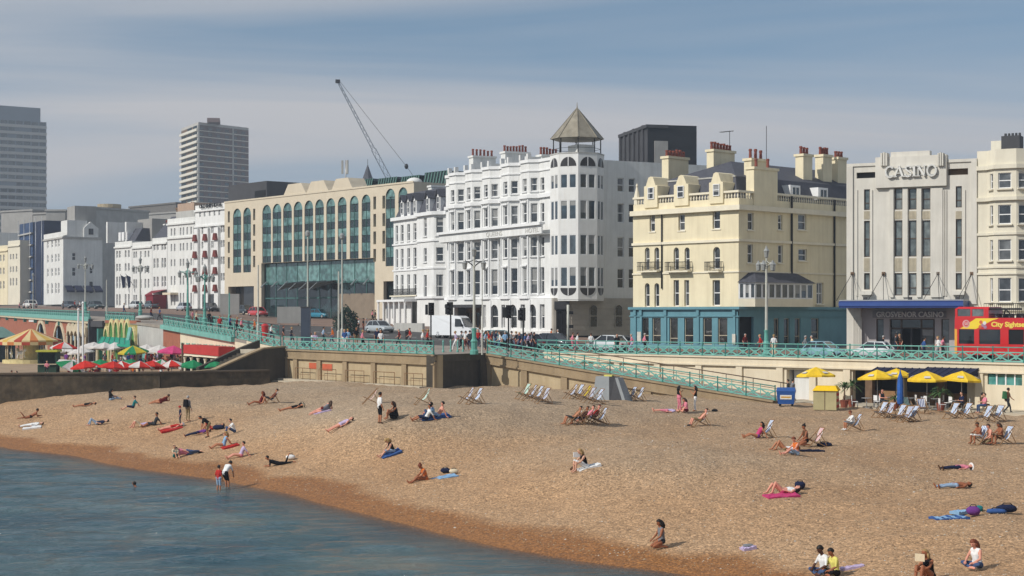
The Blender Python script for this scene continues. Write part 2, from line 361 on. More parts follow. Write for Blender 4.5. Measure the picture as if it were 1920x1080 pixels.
def bz(X, Y):
 X = np.atleast_1d(np.asarray(X, float)); Y = np.atleast_1d(np.asarray(Y, float)); sh = X.shape; X = X.ravel(); Y = Y.ravel()
 o = np.empty(len(X))
 for a in range(0, len(X), 20000):
  x, y = X[a:a + 20000], Y[a:a + 20000]; r2 = (x[:, None] - CP[None, :, 0]) ** 2 + (y[:, None] - CP[None, :, 1]) ** 2
  o[a:a + 20000] = _u(r2) @ TW[:-3] + TW[-3] + TW[-2] * x + TW[-1] * y
 return np.clip(o, -4, 3.4).reshape(sh)
def beach(px, py):
 """point of the beach seen at a photo pixel"""
 ds = np.linspace(30, 175, 1200); zs = bz((px - 960) / F * ds, ds); ray = H - (py - YH) * ds / F
 i = np.argmax(ray <= zs)
 d = ds[i]
 return Vector((PX(px, d), d, float(zs[i])))
def slope_at(p, e=0.6):
 gx = float((bz(p.x + e, p.y) - bz(p.x - e, p.y))[0]) / (2 * e); gy = float((bz(p.x, p.y + e) - bz(p.x, p.y - e))[0]) / (2 * e)
 return gx, gy
def grid(name, xs, ys, zf, m, skip=None):
 Xg, Yg = np.meshgrid(xs, ys); Zg = zf(Xg, Yg); nx = len(xs)
 v = np.stack([Xg, Yg, Zg], -1).reshape(-1, 3)
 idx = np.arange(len(v)).reshape(Xg.shape); a, b, c, d = idx[:-1, :-1], idx[:-1, 1:], idx[1:, 1:], idx[1:, :-1]
 q = np.stack([a, b, c, d], -1).reshape(-1, 4)
 if skip is not None:
  cen = v[q].mean(1); q = q[~skip(cen[:, 0], cen[:, 1], cen[:, 2])]
 me = bpy.data.meshes.new(name); me.from_pydata(v.tolist(), [], q.tolist()); me.polygons.foreach_set('use_smooth', [True] * len(me.polygons)); me.materials.append(m)
 return place(me, name)
# shingle material
mb_ = bpy.data.materials.new('shingle'); mb_.use_nodes = True; t = mb_.node_tree; b = t.nodes['Principled BSDF']; LN = t.links.new
geo = N(t, 'ShaderNodeNewGeometry'); pos = geo.outputs['Position']
big = N(t, 'ShaderNodeTexNoise', i_Scale=0.10, i_Detail=4.0); LN(pos, big.inputs['Vector'])
mid = N(t, 'ShaderNodeTexNoise', i_Scale=1.6, i_Detail=6.0, i_Roughness=0.7); LN(pos, mid.inputs['Vector'])
vor = N(t, 'ShaderNodeTexVoronoi', i_Scale=11.0); LN(pos, vor.inputs['Vector'])
vor2 = N(t, 'ShaderNodeTexVoronoi', i_Scale=22.0); LN(pos, vor2.inputs['Vector'])
base = ramp(t, [(0.30, (0.36, 0.237, 0.138)), (0.55, (0.40, 0.275, 0.168)), (0.75, (0.405, 0.29, 0.186))]); LN(big.outputs[0], base.inputs[0])
hsv = N(t, 'ShaderNodeSeparateColor'); LN(vor.outputs['Color'], hsv.inputs[0])
peb = ramp(t, [(0.0, 0.66), (0.3, 0.93), (0.75, 1.05), (1.0, 1.4)]); LN(hsv.outputs[0], peb.inputs[0])
hsv2 = N(t, 'ShaderNodeSeparateColor'); LN(vor2.outputs['Color'], hsv2.inputs[0])
peb2 = ramp(t, [(0.0, 0.68), (0.5, 1.0), (1.0, 1.35)]); LN(hsv2.outputs[1], peb2.inputs[0])
midr = ramp(t, [(0.3, 0.88), (0.7, 1.08)]); LN(mid.outputs[0], midr.inputs[0])
def mulc(a, c):
 m = N(t, 'ShaderNodeMixRGB', blend_type='MULTIPLY', i_0=1.0); LN(a, m.inputs[1]); LN(c, m.inputs[2]); return m.outputs[0]
sp0 = N(t, 'ShaderNodeSeparateXYZ'); LN(pos, sp0.inputs[0]); tn = N(t, 'ShaderNodeTexNoise', i_Scale=0.35, i_Detail=5.0); LN(pos, tn.inputs['Vector']); tz_ = N(t, 'ShaderNodeMath', operation='ADD'); LN(sp0.outputs[2], tz_.inputs[0]); LN(tn.outputs[0], tz_.inputs[1])
tide = N(t, 'ShaderNodeMapRange', i_1=1.6, i_2=3.25); LN(tz_.outputs[0], tide.inputs[0])   # fresh orange shingle low down, bleached and dusty above
tint = ramp(t, [(0.0, (1.06, 0.96, 0.86)), (0.55, (1.02, 0.98, 0.94)), (1.0, (0.93, 0.98, 1.04))]); LN(tide.outputs[0], tint.inputs[0])
dry = mulc(mulc(mulc(mulc(base.outputs[0], peb.outputs[0]), peb2.outputs[0]), midr.outputs[0]), tint.outputs[0])
wetc = N(t, 'ShaderNodeMixRGB', blend_type='MULTIPLY', i_0=1.0); LN(dry, wetc.inputs[1]); wetc.inputs[2].default_value = (0.66, 0.455, 0.24, 1)
sp = N(t, 'ShaderNodeSeparateXYZ'); LN(pos, sp.inputs[0])
wn = N(t, 'ShaderNodeTexNoise', i_Scale=0.22, i_Detail=5.0); LN(pos, wn.inputs['Vector'])
wm = N(t, 'ShaderNodeMath', operation='MULTIPLY_ADD', i_1=-0.55, i_2=0.275); LN(wn.outputs[0], wm.inputs[0])
wz = N(t, 'ShaderNodeMath', operation='ADD'); LN(sp.outputs[2], wz.inputs[0]); LN(wm.outputs[0], wz.inputs[1])
wr = N(t, 'ShaderNodeMapRange', i_1=0.30, i_2=0.46, i_3=1.0, i_4=0.0); LN(wz.outputs[0], wr.inputs[0])
wmix = N(t, 'ShaderNodeMixRGB'); LN(wr.outputs[0], wmix.inputs[0]); LN(dry, wmix.inputs[1]); LN(wetc.outputs[0], wmix.inputs[2])
LN(wmix.outputs[0], b.inputs['Base Color'])
rr = N(t, 'ShaderNodeMapRange', i_1=0.0, i_2=1.0, i_3=0.92, i_4=0.55); LN(wr.outputs[0], rr.inputs[0]); LN(rr.outputs[0], b.inputs['Roughness'])
b.inputs['Specular IOR Level'].default_value = 0.25
hh = N(t, 'ShaderNodeMath', operation='MULTIPLY_ADD', i_1=-0.35); LN(vor.outputs['Distance'], hh.inputs[0]); LN(mid.outputs[0], hh.inputs[2])
lump = N(t, 'ShaderNodeTexNoise', i_Scale=3.2, i_Detail=3.0); LN(pos, lump.inputs['Vector'])
hh2 = N(t, 'ShaderNodeMath', operation='MULTIPLY_ADD', i_1=1.3); LN(lump.outputs[0], hh2.inputs[0]); LN(hh.outputs[0], hh2.inputs[2])
bp = N(t, 'ShaderNodeBump', i_Strength=0.5, i_Distance=0.12); LN(hh2.outputs[0], bp.inputs['Height']); LN(bp.outputs[0], b.inputs['Normal'])
M_shingle = mb_
rngb = np.random.default_rng(3)
def wave2(X, Y, comps):
 z = np.zeros_like(X)
 for kx, ky, a, ph in comps: z += a * np.sin(kx * X + ky * Y + ph)
 return z
und = [(rngb.normal(0, 1.6), rngb.normal(0, 1.6), 0.013, rngb.uniform(0, 6.28)) for _ in range(26)]
xs = np.arange(-110, 62, 0.55); ys = np.arange(18, 152, 0.55)
beach_o = grid('beach', xs, ys, lambda X, Y: bz(X, Y) + wave2(X, Y, und) * np.clip((bz(X, Y) - 0.25) * 1.2, 0.04, 1),
    M_shingle, skip=lambda x, y, z: (z < -3.2) | (x / np.maximum(y, 1) > 0.75))
tag(beach_o, kind='structure')
# loose stones lying on the near shingle: real pebbles, far too many to count
npb = 42000; pd = 42 + 58 * rngb.random(npb) ** 1.3; pX = (rngb.uniform(-260, 2180, npb) - 960) / F * pd; pZ = bz(pX, pd); okp = (pZ > .12) & (pZ < 2.6); pX, pd, pZ = pX[okp], pd[okp], pZ[okp]; npb = len(pX)
pr0 = rngb.uniform(.018, .05, npb) * np.where(rngb.random(npb) < .04, 1.7, 1); ang = rngb.uniform(0, 6.28, npb); tp_ = np.array([(1, 0, 0), (.3, .8, .05), (-.6, .6, 0), (-1, -.1, 0), (-.2, -.85, .05), (.7, -.6, 0), (.05, 0, .62)])
ca, sa = np.cos(ang), np.sin(ang); lx, ly, lz = tp_[None, :, 0] * pr0[:, None], tp_[None, :, 1] * (pr0 * rngb.uniform(.6, 1, npb))[:, None], tp_[None, :, 2] * pr0[:, None]
vv = np.stack([pX[:, None] + lx * ca[:, None] - ly * sa[:, None], pd[:, None] + lx * sa[:, None] + ly * ca[:, None], (pZ + wave2(pX, pd, und) * np.clip((pZ - .25) * 1.2, .04, 1))[:, None] + lz - .004], -1).reshape(-1, 3)
tri = np.array([(i, (i + 1) % 6, 6) for i in range(6)]); ff_ = (np.arange(npb)[:, None, None] * 7 + tri[None]).reshape(-1, 3)
pm_ = bpy.data.meshes.new('pebbles'); pm_.vertices.add(len(vv)); pm_.vertices.foreach_set('co', vv.ravel()); pm_.loops.add(ff_.size); pm_.loops.foreach_set('vertex_index', ff_.ravel()); pm_.polygons.add(len(ff_)); pm_.polygons.foreach_set('loop_start', np.arange(0, ff_.size, 3)); pm_.update(calc_edges=True)
pm_.attributes.new('tone', 'FLOAT', 'POINT').data.foreach_set('value', np.repeat(rngb.random(npb), 7).astype(np.float32))
M_peb = bpy.data.materials.new('pebble'); M_peb.use_nodes = True; t = M_peb.node_tree; b = t.nodes['Principled BSDF']; b.inputs['Roughness'].default_value = .8; at_ = N(t, 'ShaderNodeAttribute', attribute_name='tone'); rp_ = ramp(t, [(0, (.16, .10, .06)), (.35, (.33, .21, .11)), (.7, (.42, .29, .17)), (.93, (.50, .42, .32)), (1, (.62, .58, .52))]); t.links.new(at_.outputs['Fac'], rp_.inputs[0]); t.links.new(rp_.outputs[0], b.inputs['Base Color'])
pm_.materials.append(M_peb); tag(place(pm_, 'pebbles'), kind='stuff')
# lower ground beyond the sea walls: the shingle sheet ends under the walls; the sea bed runs on below the water
sb = MB(); sb.quad((-3000, -500, -4.2), (600, -500, -4.2), (600, 160, -4.2), (-3000, 3000, -4.2)); tag(sb.build('sea_bed', M_groyne), kind='structure')
# water
mw = bpy.data.materials.new('sea_water'); mw.use_nodes = True; t = mw.node_tree; b = t.nodes['Principled BSDF']; LN = t.links.new
geo = N(t, 'ShaderNodeNewGeometry'); pos = geo.outputs['Position']
mpw = N(t, 'ShaderNodeMapping'); mpw.inputs['Scale'].default_value = (0.5, 1.25, 1); mpw.inputs['Rotation'].default_value = (0, 0, rad(12)); LN(pos, mpw.inputs[0])
w1 = N(t, 'ShaderNodeTexNoise', i_Scale=0.9, i_Detail=5.0, i_Roughness=0.6); LN(mpw.outputs[0], w1.inputs['Vector'])
w2 = N(t, 'ShaderNodeTexNoise', i_Scale=3.4, i_Detail=4.0, i_Roughness=0.6); LN(mpw.outputs[0], w2.inputs['Vector'])
wa = N(t, 'ShaderNodeMath', operation='MULTIPLY_ADD', i_1=0.62); LN(w2.outputs[0], wa.inputs[0]); LN(w1.outputs[0], wa.inputs[2])
bpw = N(t, 'ShaderNodeBump', i_Strength=1.0, i_Distance=0.42); LN(wa.outputs[0], bpw.inputs['Height']); LN(bpw.outputs[0], b.inputs['Normal'])
wb = N(t, 'ShaderNodeTexNoise', i_Scale=0.12, i_Detail=4.0); LN(pos, wb.inputs['Vector'])
wc = ramp(t, [(0.35, (0.024, 0.078, 0.108)), (0.6, (0.062, 0.122, 0.140)), (0.75, (0.17, 0.185, 0.155))]); LN(wb.outputs[0], wc.inputs[0])
LN(wc.outputs[0], b.inputs['Base Color']); b.inputs['Roughness'].default_value = 0.10; b.inputs['IOR'].default_value = 1.34
at_ = N(t, 'ShaderNodeAttribute', attribute_name='depth'); tr_ = N(t, 'ShaderNodeBsdfTransparent'); mxs = N(t, 'ShaderNodeMixShader'); LN(at_.outputs['Fac'], mxs.inputs[0]); LN(tr_.outputs[0], mxs.inputs[1]); LN(b.outputs[0], mxs.inputs[2]); LN(mxs.outputs[0], t.nodes['Material Output'].inputs[0])
M_water = mw; M_deep = mw.copy(); M_deep.node_tree.links.new(M_deep.node_tree.nodes['Principled BSDF'].outputs[0], M_deep.node_tree.nodes['Material Output'].inputs[0])
comps = [(rngb.normal(0, 1.1), rngb.normal(2.3, 1.2), 0.013, rngb.uniform(0, 6.28)) for _ in range(18)] + [(rngb.normal(0, .4), rngb.normal(.9, .4), 0.013, rngb.uniform(0, 6.28)) for _ in range(8)]
def watz(X, Y):
 dep = np.clip(-bz(X, Y) / 0.8, 0.06, 1)
 return wave2(X, Y, comps) * dep
xs = np.arange(-75, 13, 0.28); ys = np.arange(18, 124, 0.28)
wat = grid('sea', xs, ys, watz, M_water, skip=lambda x, y, z: bz(x, y) > 0.25)
vco = np.empty(len(wat.data.vertices) * 3); wat.data.vertices.foreach_get('co', vco); vco = vco.reshape(-1, 3)
wat.data.attributes.new('depth', 'FLOAT', 'POINT').data.foreach_set('value', (1 - np.exp(-7.0 * np.clip(.03 - bz(vco[:, 0], vco[:, 1]), 0, 4))).astype(np.float32))   # shallow water lets the shingle show
tag(wat, kind='structure')
# the sea beyond the near water: one wide sheet joined at its outline
ws = MB()
for a in [((-6000, -4000, 0), (-75, -4000, 0), (-75, 123.6, 0), (-6000, 4000, 0)), ((-75, -4000, 0), (900, -4000, 0), (900, 18, 0), (-75, 18, 0))]: ws.quad(*a)
tag(ws.build('open_sea', M_deep), kind='structure')

# ---------------------------------------------------------------- frames along a facade or wall
class Fr:
 """local frame: x along the front to the right, y into the building, z up; made from two photo columns and their distances"""
 def __init__(s, px0, d0, px1, d1, z0):
  s.A = Vector((PX(px0, d0), d0, z0)); B = Vector((PX(px1, d1), d1, z0)); s.z0 = z0
  s.L = (B - s.A).length; s.u = (B - s.A).normalized(); s.rz = math.atan2(s.u.y, s.u.x); s.n = Vector((-s.u.y, s.u.x, 0))
 def x(s, px, y=0.0):            # local x of the point on the plane y seen at photo column px
  k = (px - 960) / F; o = s.A + s.n * y
  return (k * o.y - o.x) / (s.u.x - k * s.u.y)
 def d(s, x, y=0.0): return (s.A + s.u * x + s.n * y).y
 def z(s, px, py, y=0.0): return PZ(py, s.d(s.x(px, y), y)) - s.z0
 def w(s, x, y, z=0.0): p = s.A + s.u * x + s.n * y; p.z = s.z0 + z; return p
 def y(s, px, x):                # on the side plane at local x: local y seen at photo column px
  k = (px - 960) / F; o = s.A + s.u * x
  return (k * o.y - o.x) / (s.n.x - k * s.n.y)
 def root(s, name, label, cat, group=None):
  o = empty(name, s.A, s.rz); return tag(o, label, cat, group)

# ---------------------------------------------------------------- railings
def rail_panel_mesh(l, dz, name, ht=0.72):
 mb = MB(); f = lambda x, z: (x, 0, z + dz * x / l); w = 0.075
 for z in (0.10, ht): mb.beam(f(0, z), f(l, z), w, w)
 mb.beam(f(0, 0.12), f(l, ht), 0.06, 0.085); mb.beam(f(0, ht), f(l, 0.12), 0.055, 0.085)
 c = (0.10 + ht) / 2; r = 0.15
 q = [f(l / 2 - r, c), f(l / 2, c + r), f(l / 2 + r, c), f(l / 2, c - r)]
 for i in range(4): mb.beam(q[i], q[(i + 1) % 4], 0.065, 0.08)
 mb.beam(f(l, 0.05), f(l, 1.04), 0.045)
 return mb.mesh(name)
def post_mesh(h=1.16):
 mb = MB(); mb.lathe([(0.085, 0), (0.085, 0.16), (0.055, 0.2), (0.05, 0.62), (0.075, 0.66), (0.05, 0.72), (0.045, h - 0.08), (0.07, h - 0.05), (0.02, h)], 8)
 return mb.mesh('post')
POSTM = post_mesh(); POSTM.materials.append(M_turqd)
def railing(label, pts, m=M_turq, per=1.15, group='turquoise promenade railings', pm=None, thin=False):
 root = empty('railing', pts[0]); tag(root, label, 'railing', group)
 o0 = Vector(pts[0])
 for a, b in zip(pts[:-1], pts[1:]):
  a = Vector(a); b = Vector(b); L2 = Vector((b.x - a.x, b.y - a.y)).length; n = max(1, round(L2 / per)); l = L2 / n; dz = (b.z - a.z) / n
  rz = math.atan2(b.y - a.y, b.x - a.x)
  tr = MB(); tr.tube([a - o0 + Vector((0, 0, 1.06)), b - o0 + Vector((0, 0, 1.06))], 0.045, 6)
  if thin: tr.tube([a - o0 + Vector((0, 0, 0.55)), b - o0 + Vector((0, 0, 0.55))], 0.025, 6)
  tr.build('top_rail', m, root)
  me = None
  if not thin: me = rail_panel_mesh(l, dz, 'panel'); me.materials.append(m)
  for i in range(n):
   p = a + (b - a) * (i / n)
   if me: place(me, 'panel', root, p - o0, rz)
   if i % 2 == 0: place(pm or POSTM, 'post', root, p - o0, rz)
  place(pm or POSTM, 'post', root, b - o0, rz)
 return root
def edge_pt(px, back=0.25):
 c = col_at(px)[0]; d = c[0] + back; return Vector((PX(px, d), d, c[1]))

# ---------------------------------------------------------------- sea walls
def panel_wall(name, label, fr, zb, zt, piers, mcore, mband, mpier, band=0.7, ledge=0.12, panels=True, thick=0.8, cat='sea wall', holes=()):
 """zt: function of local x giving the top; piers: list of (x0, x1); holes: (x0, x1, ztop) openings between piers"""
 root = fr.root(name, label, cat)
 core = MB()
 xs = sorted(set([0, fr.L] + [h[0] for h in holes] + [h[1] for h in holes]))
 for x0, x1 in zip(xs[:-1], xs[1:]):
  hz = next((h[2] for h in holes if h[0] <= x0 + 1e-6 and x1 <= h[1] + 1e-6), None)
  b0 = zb if hz is None else hz
  vs = [(x0, 0.12, b0), (x1, 0.12, b0), (x1, thick, b0), (x0, thick, b0), (x0, 0.12, zt(x0) - 0.03), (x1, 0.12, zt(x1) - 0.03), (x1, thick, zt(x1) - 0.03), (x0, thick, zt(x0) - 0.03)]
  core.add(vs, [(0, 3, 2, 1), (4, 5, 6, 7), (0, 1, 5, 4), (1, 2, 6, 5), (2, 3, 7, 6), (3, 0, 4, 7)])
 core.build('wall', mcore, root)
 cn = MB()
 for y0, a, b2 in ((0.0, 0.03, band), (-ledge, band - 0.02, band + 0.10), (-ledge, -0.02, 0.10)):
  vs = [(-0.02, y0, zt(0) - b2), (fr.L, y0, zt(fr.L) - b2), (fr.L, 0.3, zt(fr.L) - b2), (-0.02, 0.3, zt(0) - b2), (-0.02, y0, zt(0) - a), (fr.L, y0, zt(fr.L) - a), (fr.L, 0.3, zt(fr.L) - a), (-0.02, 0.3, zt(0) - a)]
  cn.add(vs, [(0, 3, 2, 1), (4, 5, 6, 7), (0, 1, 5, 4), (1, 2, 6, 5), (2, 3, 7, 6), (3, 0, 4, 7)])
 cn.build('cornice', mband, root)
 for (x0, x1) in piers:
  pm = MB(); xm = (x0 + x1) / 2
  vs = [(x0, -0.06, zb), (x1, -0.06, zb), (x1, 0.2, zb), (x0, 0.2, zb)] + [(x0, -0.06, zt(x0) - band - 0.1), (x1, -0.06, zt(x1) - band - 0.1), (x1, 0.2, zt(x1) - band - 0.1), (x0, 0.2, zt(x0) - band - 0.1)]
  pm.add(vs, [(0, 3, 2, 1), (4, 5, 6, 7), (0, 1, 5, 4), (1, 2, 6, 5), (2, 3, 7, 6), (3, 0, 4, 7)]).build('pier', mpier, root)
 if panels:
  for (a, b2) in zip(piers[:-1], piers[1:]):
   x0, x1 = a[1] + 0.22, b2[0] - 0.1
   if any(h[0] < (x0 + x1) / 2 < h[1] for h in holes) or x1 - x0 < 0.5: continue
   vs = [(x0, 0.07, zb), (x1, 0.07, zb), (x1, 0.16, zb), (x0, 0.16, zb)] + [(x0, 0.07, zt(x0) - band - 0.35), (x1, 0.07, zt(x1) - band - 0.35), (x1, 0.16, zt(x1) - band - 0.35), (x0, 0.16, zt(x0) - band - 0.35)]
   MB().add(vs, [(0, 3, 2, 1), (4, 5, 6, 7), (0, 1, 5, 4), (1, 2, 6, 5), (2, 3, 7, 6), (3, 0, 4, 7)]).build('panel', mcore, root)
 return root
# bulging promenade block
fb = Fr(530, 143, 815, 125, 0)
pr = [(fb.x(p) - 0.32, fb.x(p) + 0.32) for p in (537, 554, 598, 647, 700, 758, 811)]
blk = panel_wall('sea_wall', 'stained sandstone sea wall with five panels under the bulging promenade', fb, 2.3, lambda x: 5.7 - 0.05 * x / fb.L, pr, M_panelw, M_seawall, M_seawall)
M_redsign = mat('faded_red_panel', (0.50, 0.11, 0.05), 0.8, 0.2)
for a, b2, t0, t1 in ((579, 593, 680, 691), (604, 622, 682, 694)):
 MB().box(fb.x(a), fb.x(b2), 0.02, 0.05, fb.z(a, t1), fb.z(a, t0)).build('sign', M_redsign, blk)
fm = MB()   # thin rusty frames drawn over each panel (old hand rails)
M_rust = mat('rusty_rail', (0.22, 0.12, 0.06), 0.8, 0.2)
for a, b2 in zip(pr[1:-1], pr[2:]):
 x0, x1 = a[1] + 0.4, b2[0] - 0.4; q = [(x0, -0.45, 3.0), (x0, -0.45, 4.15), (x1, -0.45, 4.15), (x1, -0.45, 3.0)]
 rl = MB()
 for p, q2 in zip(q[:-1], q[1:]): rl.tube([p, q2], 0.03, 6)
 rl.tube([((x0 + x1) / 2, -0.45, 3.0), ((x0 + x1) / 2, -0.45, 4.15)], 0.025, 6); rl.tube([(x0, -0.45, 3.6), (x1, -0.45, 3.6)], 0.02, 6)
 o = rl.build('guard_rail', M_rust, None, fb.A, fb.rz)
 tag(o, 'thin rusty guard rail before the %s sandstone panel of the bulging sea wall' % ('leftmost', 'second', 'middle', 'fourth', 'rightmost')[pr.index(a) - 1 if pr.index(a) - 1 < 5 else 4], 'guard rail', 'guard rails before the sea wall panels')
# apron step
M_apron = mat('pale_concrete', (0.50, 0.44, 0.34), 0.9, 0.15, 0.6, streak=0.2)
ap = MB(); ap.box(-3.4, fb.L - 0.4, -1.5, 0.1, 2.2, 3.0); ap.box(-3.2, fb.L - 0.8, -0.9, 0.08, 2.9, 3.16)
tag(ap.build('concrete_step', M_apron, None, fb.A, fb.rz), 'low pale concrete step along the foot of the bulging sea wall', 'step')
# dark flank
ff = Fr(815, 125, 910, 131, 0)
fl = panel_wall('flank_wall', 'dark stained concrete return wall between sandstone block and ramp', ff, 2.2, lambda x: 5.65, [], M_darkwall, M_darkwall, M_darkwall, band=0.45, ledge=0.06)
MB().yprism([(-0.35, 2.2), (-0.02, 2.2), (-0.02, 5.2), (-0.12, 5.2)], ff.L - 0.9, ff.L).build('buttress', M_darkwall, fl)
# ramp
fr_ = Fr(910, 131, 1450, 116.7, 0)
rt = lambda x: 5.6 + (2.5 - 5.6) * max(0, min(1, x / fr_.L))
rp = [(fr_.x(p) - 0.28, fr_.x(p) + 0.28) for p in (915, 983, 1058, 1135, 1215)]
rampw = panel_wall('ramp_wall', 'sloping sandstone ramp wall running down to the beach', fr_, 1.6, rt, rp, M_panelw, M_seawall, M_seawall, thick=1.0)
rs = MB(); rs.add([(0, 0.25, rt(0)), (fr_.L, 0.25, rt(fr_.L)), (fr_.L, 4.0, rt(fr_.L)), (0, 4.0, rt(0)), (0, 0.25, 1.5), (fr_.L, 0.25, 1.5), (fr_.L, 4.0, 1.5), (0, 4.0, 1.5)],
     [(0, 1, 2, 3), (7, 6, 5, 4), (1, 0, 4, 5), (3, 2, 6, 7), (2, 1, 5, 6)])
tag(rs.build('ramp', M_paving, None, fr_.A, fr_.rz), kind='structure')
# wall below the promenade, right
fw = Fr(1005, back_d(1005), 2150, back_d(2150), 0)
pwx = [1010, 1080, 1157, 1232, 1310, 1386, 1462, 1524, 1588, 1836, 1925, 2010, 2100]
pw = [(fw.x(p) - 0.3, fw.x(p) + 0.3) for p in pwx]
hol = [(fw.x(1473), fw.x(1517), 4.6), (fw.x(1597), fw.x(1826), 4.7), (fw.x(1850), fw.x(1918), 4.75)]
backw = panel_wall('promenade_wall', 'long cream painted wall under the promenade railing', fw, 1.5, lambda x: 5.5, pw, M_creamwall, M_creamwall, M_creamwall, band=0.62, thick=0.5, holes=hol)
# interiors behind the openings, closed boxes seen from the front
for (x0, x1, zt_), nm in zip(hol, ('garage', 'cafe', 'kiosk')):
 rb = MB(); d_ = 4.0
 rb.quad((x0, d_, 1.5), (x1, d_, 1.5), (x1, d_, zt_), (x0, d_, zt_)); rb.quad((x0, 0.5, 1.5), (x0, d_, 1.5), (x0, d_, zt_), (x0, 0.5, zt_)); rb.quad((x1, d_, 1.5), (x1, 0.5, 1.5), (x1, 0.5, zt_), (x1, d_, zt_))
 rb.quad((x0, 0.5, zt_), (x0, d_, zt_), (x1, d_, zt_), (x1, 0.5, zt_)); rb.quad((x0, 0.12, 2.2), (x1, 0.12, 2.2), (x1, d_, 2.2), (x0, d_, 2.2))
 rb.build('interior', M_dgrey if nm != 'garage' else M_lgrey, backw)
# kiosk window strip with green frames
M_gpane = glassmat('sea_green_pane', (0.06, 0.22, 0.20), (0.11, 0.30, 0.27))
x0, x1, zt_ = hol[2]
for i in range(4):
 a = x0 + (x1 - x0) * i / 4; b2 = x0 + (x1 - x0) * (i + 1) / 4
 MB().box(a + 0.05, b2 - 0.05, 0.2, 0.24, 4.0, zt_ - 0.05).build('pane', M_gpane, backw)
 MB().box(b2 - 0.05, b2 + 0.05, 0.14, 0.28, 4.0, zt_).build('mullion', M_trim, backw)
MB().box(x0, x1, 0.10, 0.3, 1.5, 4.0).build('counter_wall', M_creamwall, backw)
# lower path before the wall
lp = MB(); a = Fr(1005, back_d(1005), 2150, back_d(2150), 0)
lp.add([(6, -3.2, 2.36), (a.L, -3.2, 2.30), (a.L, 0.1, 2.34), (6, 0.1, 2.4), (6, -3.2, 1.5), (a.L, -3.2, 1.5)], [(0, 1, 2, 3), (4, 5, 1, 0)])
tag(lp.build('lower_path', M_apron, None, a.A, a.rz), kind='structure')

# ---------------------------------------------------------------- lower promenade on the left and its dark sea wall
LPZ = 3.9          # top of the wall; the cafe ground behind it lies lower
LGZ = 2.6
WALLPTS = [(-120.0, 150), (PX(-80, 131), 131), (PX(0, 131), 131), (PX(150, 132), 132), (PX(300, 133.6), 133.6), (PX(390, 136), 136), (PX(505, 138.5), 138.5)]
sw = MB()
for (a, b2) in zip(WALLPTS[:-1], WALLPTS[1:]):
 A_ = Vector((*a, 0)); B_ = Vector((*b2, 0)); u = (B_ - A_).normalized(); n = Vector((u.y, -u.x, 0))
 top = LPZ
 v = [A_ + n * 0.35, B_ + n * 0.35, B_, A_]
 lo = [p + Vector((0, 0, -2.5)) for p in (A_ + n * 0.75, B_ + n * 0.75)]; hi = [p + Vector((0, 0, top)) for p in (A_ + n * 0.1, B_ + n * 0.1)]
 bk = [p + Vector((0, 0, top)) for p in (B_ - n * 0.5, A_ - n * 0.5)]; bl = [p + Vector((0, 0, -2.5)) for p in (B_ - n * 0.5, A_ - n * 0.5)]
 sw.add(lo + [hi[1], hi[0]] + bk + bl, [(0, 1, 2, 3), (3, 2, 4, 5), (5, 4, 6, 7)])
swo = sw.build('sea_wall', M_groyne); tag(swo, 'low dark weathered concrete sea wall below the funfair cafes', 'sea wall')
cp = MB()
for (a, b2) in zip(WALLPTS[:-1], WALLPTS[1:]):
 A_ = Vector((*a, LPZ)); B_ = Vector((*b2, LPZ)); u = (B_ - A_).normalized(); n = Vector((u.y, -u.x, 0))
 v = [A_ + n * 0.2, B_ + n * 0.2, B_ - n * 0.55, A_ - n * 0.55]
 cp.add(v + [p + Vector((0, 0, 0.14)) for p in v], [(3, 2, 1, 0), (4, 5, 6, 7), (0, 1, 5, 4), (2, 3, 7, 6)])
cpo = cp.build('coping', mat('brown_coping', (0.13, 0.10, 0.07), 0.9, 0.3, 0.5)); cpo.parent = swo
M_lowprom = mat('sandy_promenade', (0.36, 0.26, 0.17), 0.9, 0.2, 0.4)
lpm = MB()
front = [(p[0], p[1] + 0.2, LGZ) for p in WALLPTS]; back = []
for px in (-200, -60, 0, 60, 172, 255, 305, 440, 512):
 c = col_at(px)[0]; back.append((PX(px, c[0] + 2), c[0] + 2, LGZ))
poly = front + back[::-1]; lpm.add(poly, [tuple(range(len(poly)))])
tag(lpm.build('lower_promenade', M_lowprom), kind='structure')
# stair flank wall rising to the promenade, with the flight behind it
A_ = Vector((PX(362, 135.2), 135.2, 0)); B_ = Vector((PX(534, 142.6), 142.6, 0)); Ls = (B_ - A_).length; rzs = math.atan2((B_ - A_).y, (B_ - A_).x)
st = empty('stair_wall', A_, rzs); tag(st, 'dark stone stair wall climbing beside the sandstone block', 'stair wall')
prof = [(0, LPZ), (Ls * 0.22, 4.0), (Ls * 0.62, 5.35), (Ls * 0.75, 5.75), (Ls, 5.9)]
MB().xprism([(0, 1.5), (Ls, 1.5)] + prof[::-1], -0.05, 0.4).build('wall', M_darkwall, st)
cpx = MB()
for p, q in zip(prof[:-1], prof[1:]):
 cpx.add([(p[0], -0.16, p[1]), (q[0], -0.16, q[1]), (q[0], 0.5, q[1]), (p[0], 0.5, p[1]), (p[0], -0.16, p[1] + 0.13), (q[0], -0.16, q[1] + 0.13), (q[0], 0.5, q[1] + 0.13), (p[0], 0.5, p[1] + 0.13)],
   [(0, 3, 2, 1), (4, 5, 6, 7), (0, 1, 5, 4), (1, 2, 6, 5), (2, 3, 7, 6), (3, 0, 4, 7)])
cpx.build('coping', M_seawall, st)
nst = 13
for i in range(nst):
 x0 = Ls * (0.15 + 0.60 * i / nst); x1 = Ls * (0.15 + 0.60 * (i + 1) / nst); z1 = LPZ - .3 + (6.0 - LPZ) * (i + 1) / nst
 MB().box(x0, x1, 0.42, 3.2, 2.5, z1 - .35).build('step', M_darkwall, st)
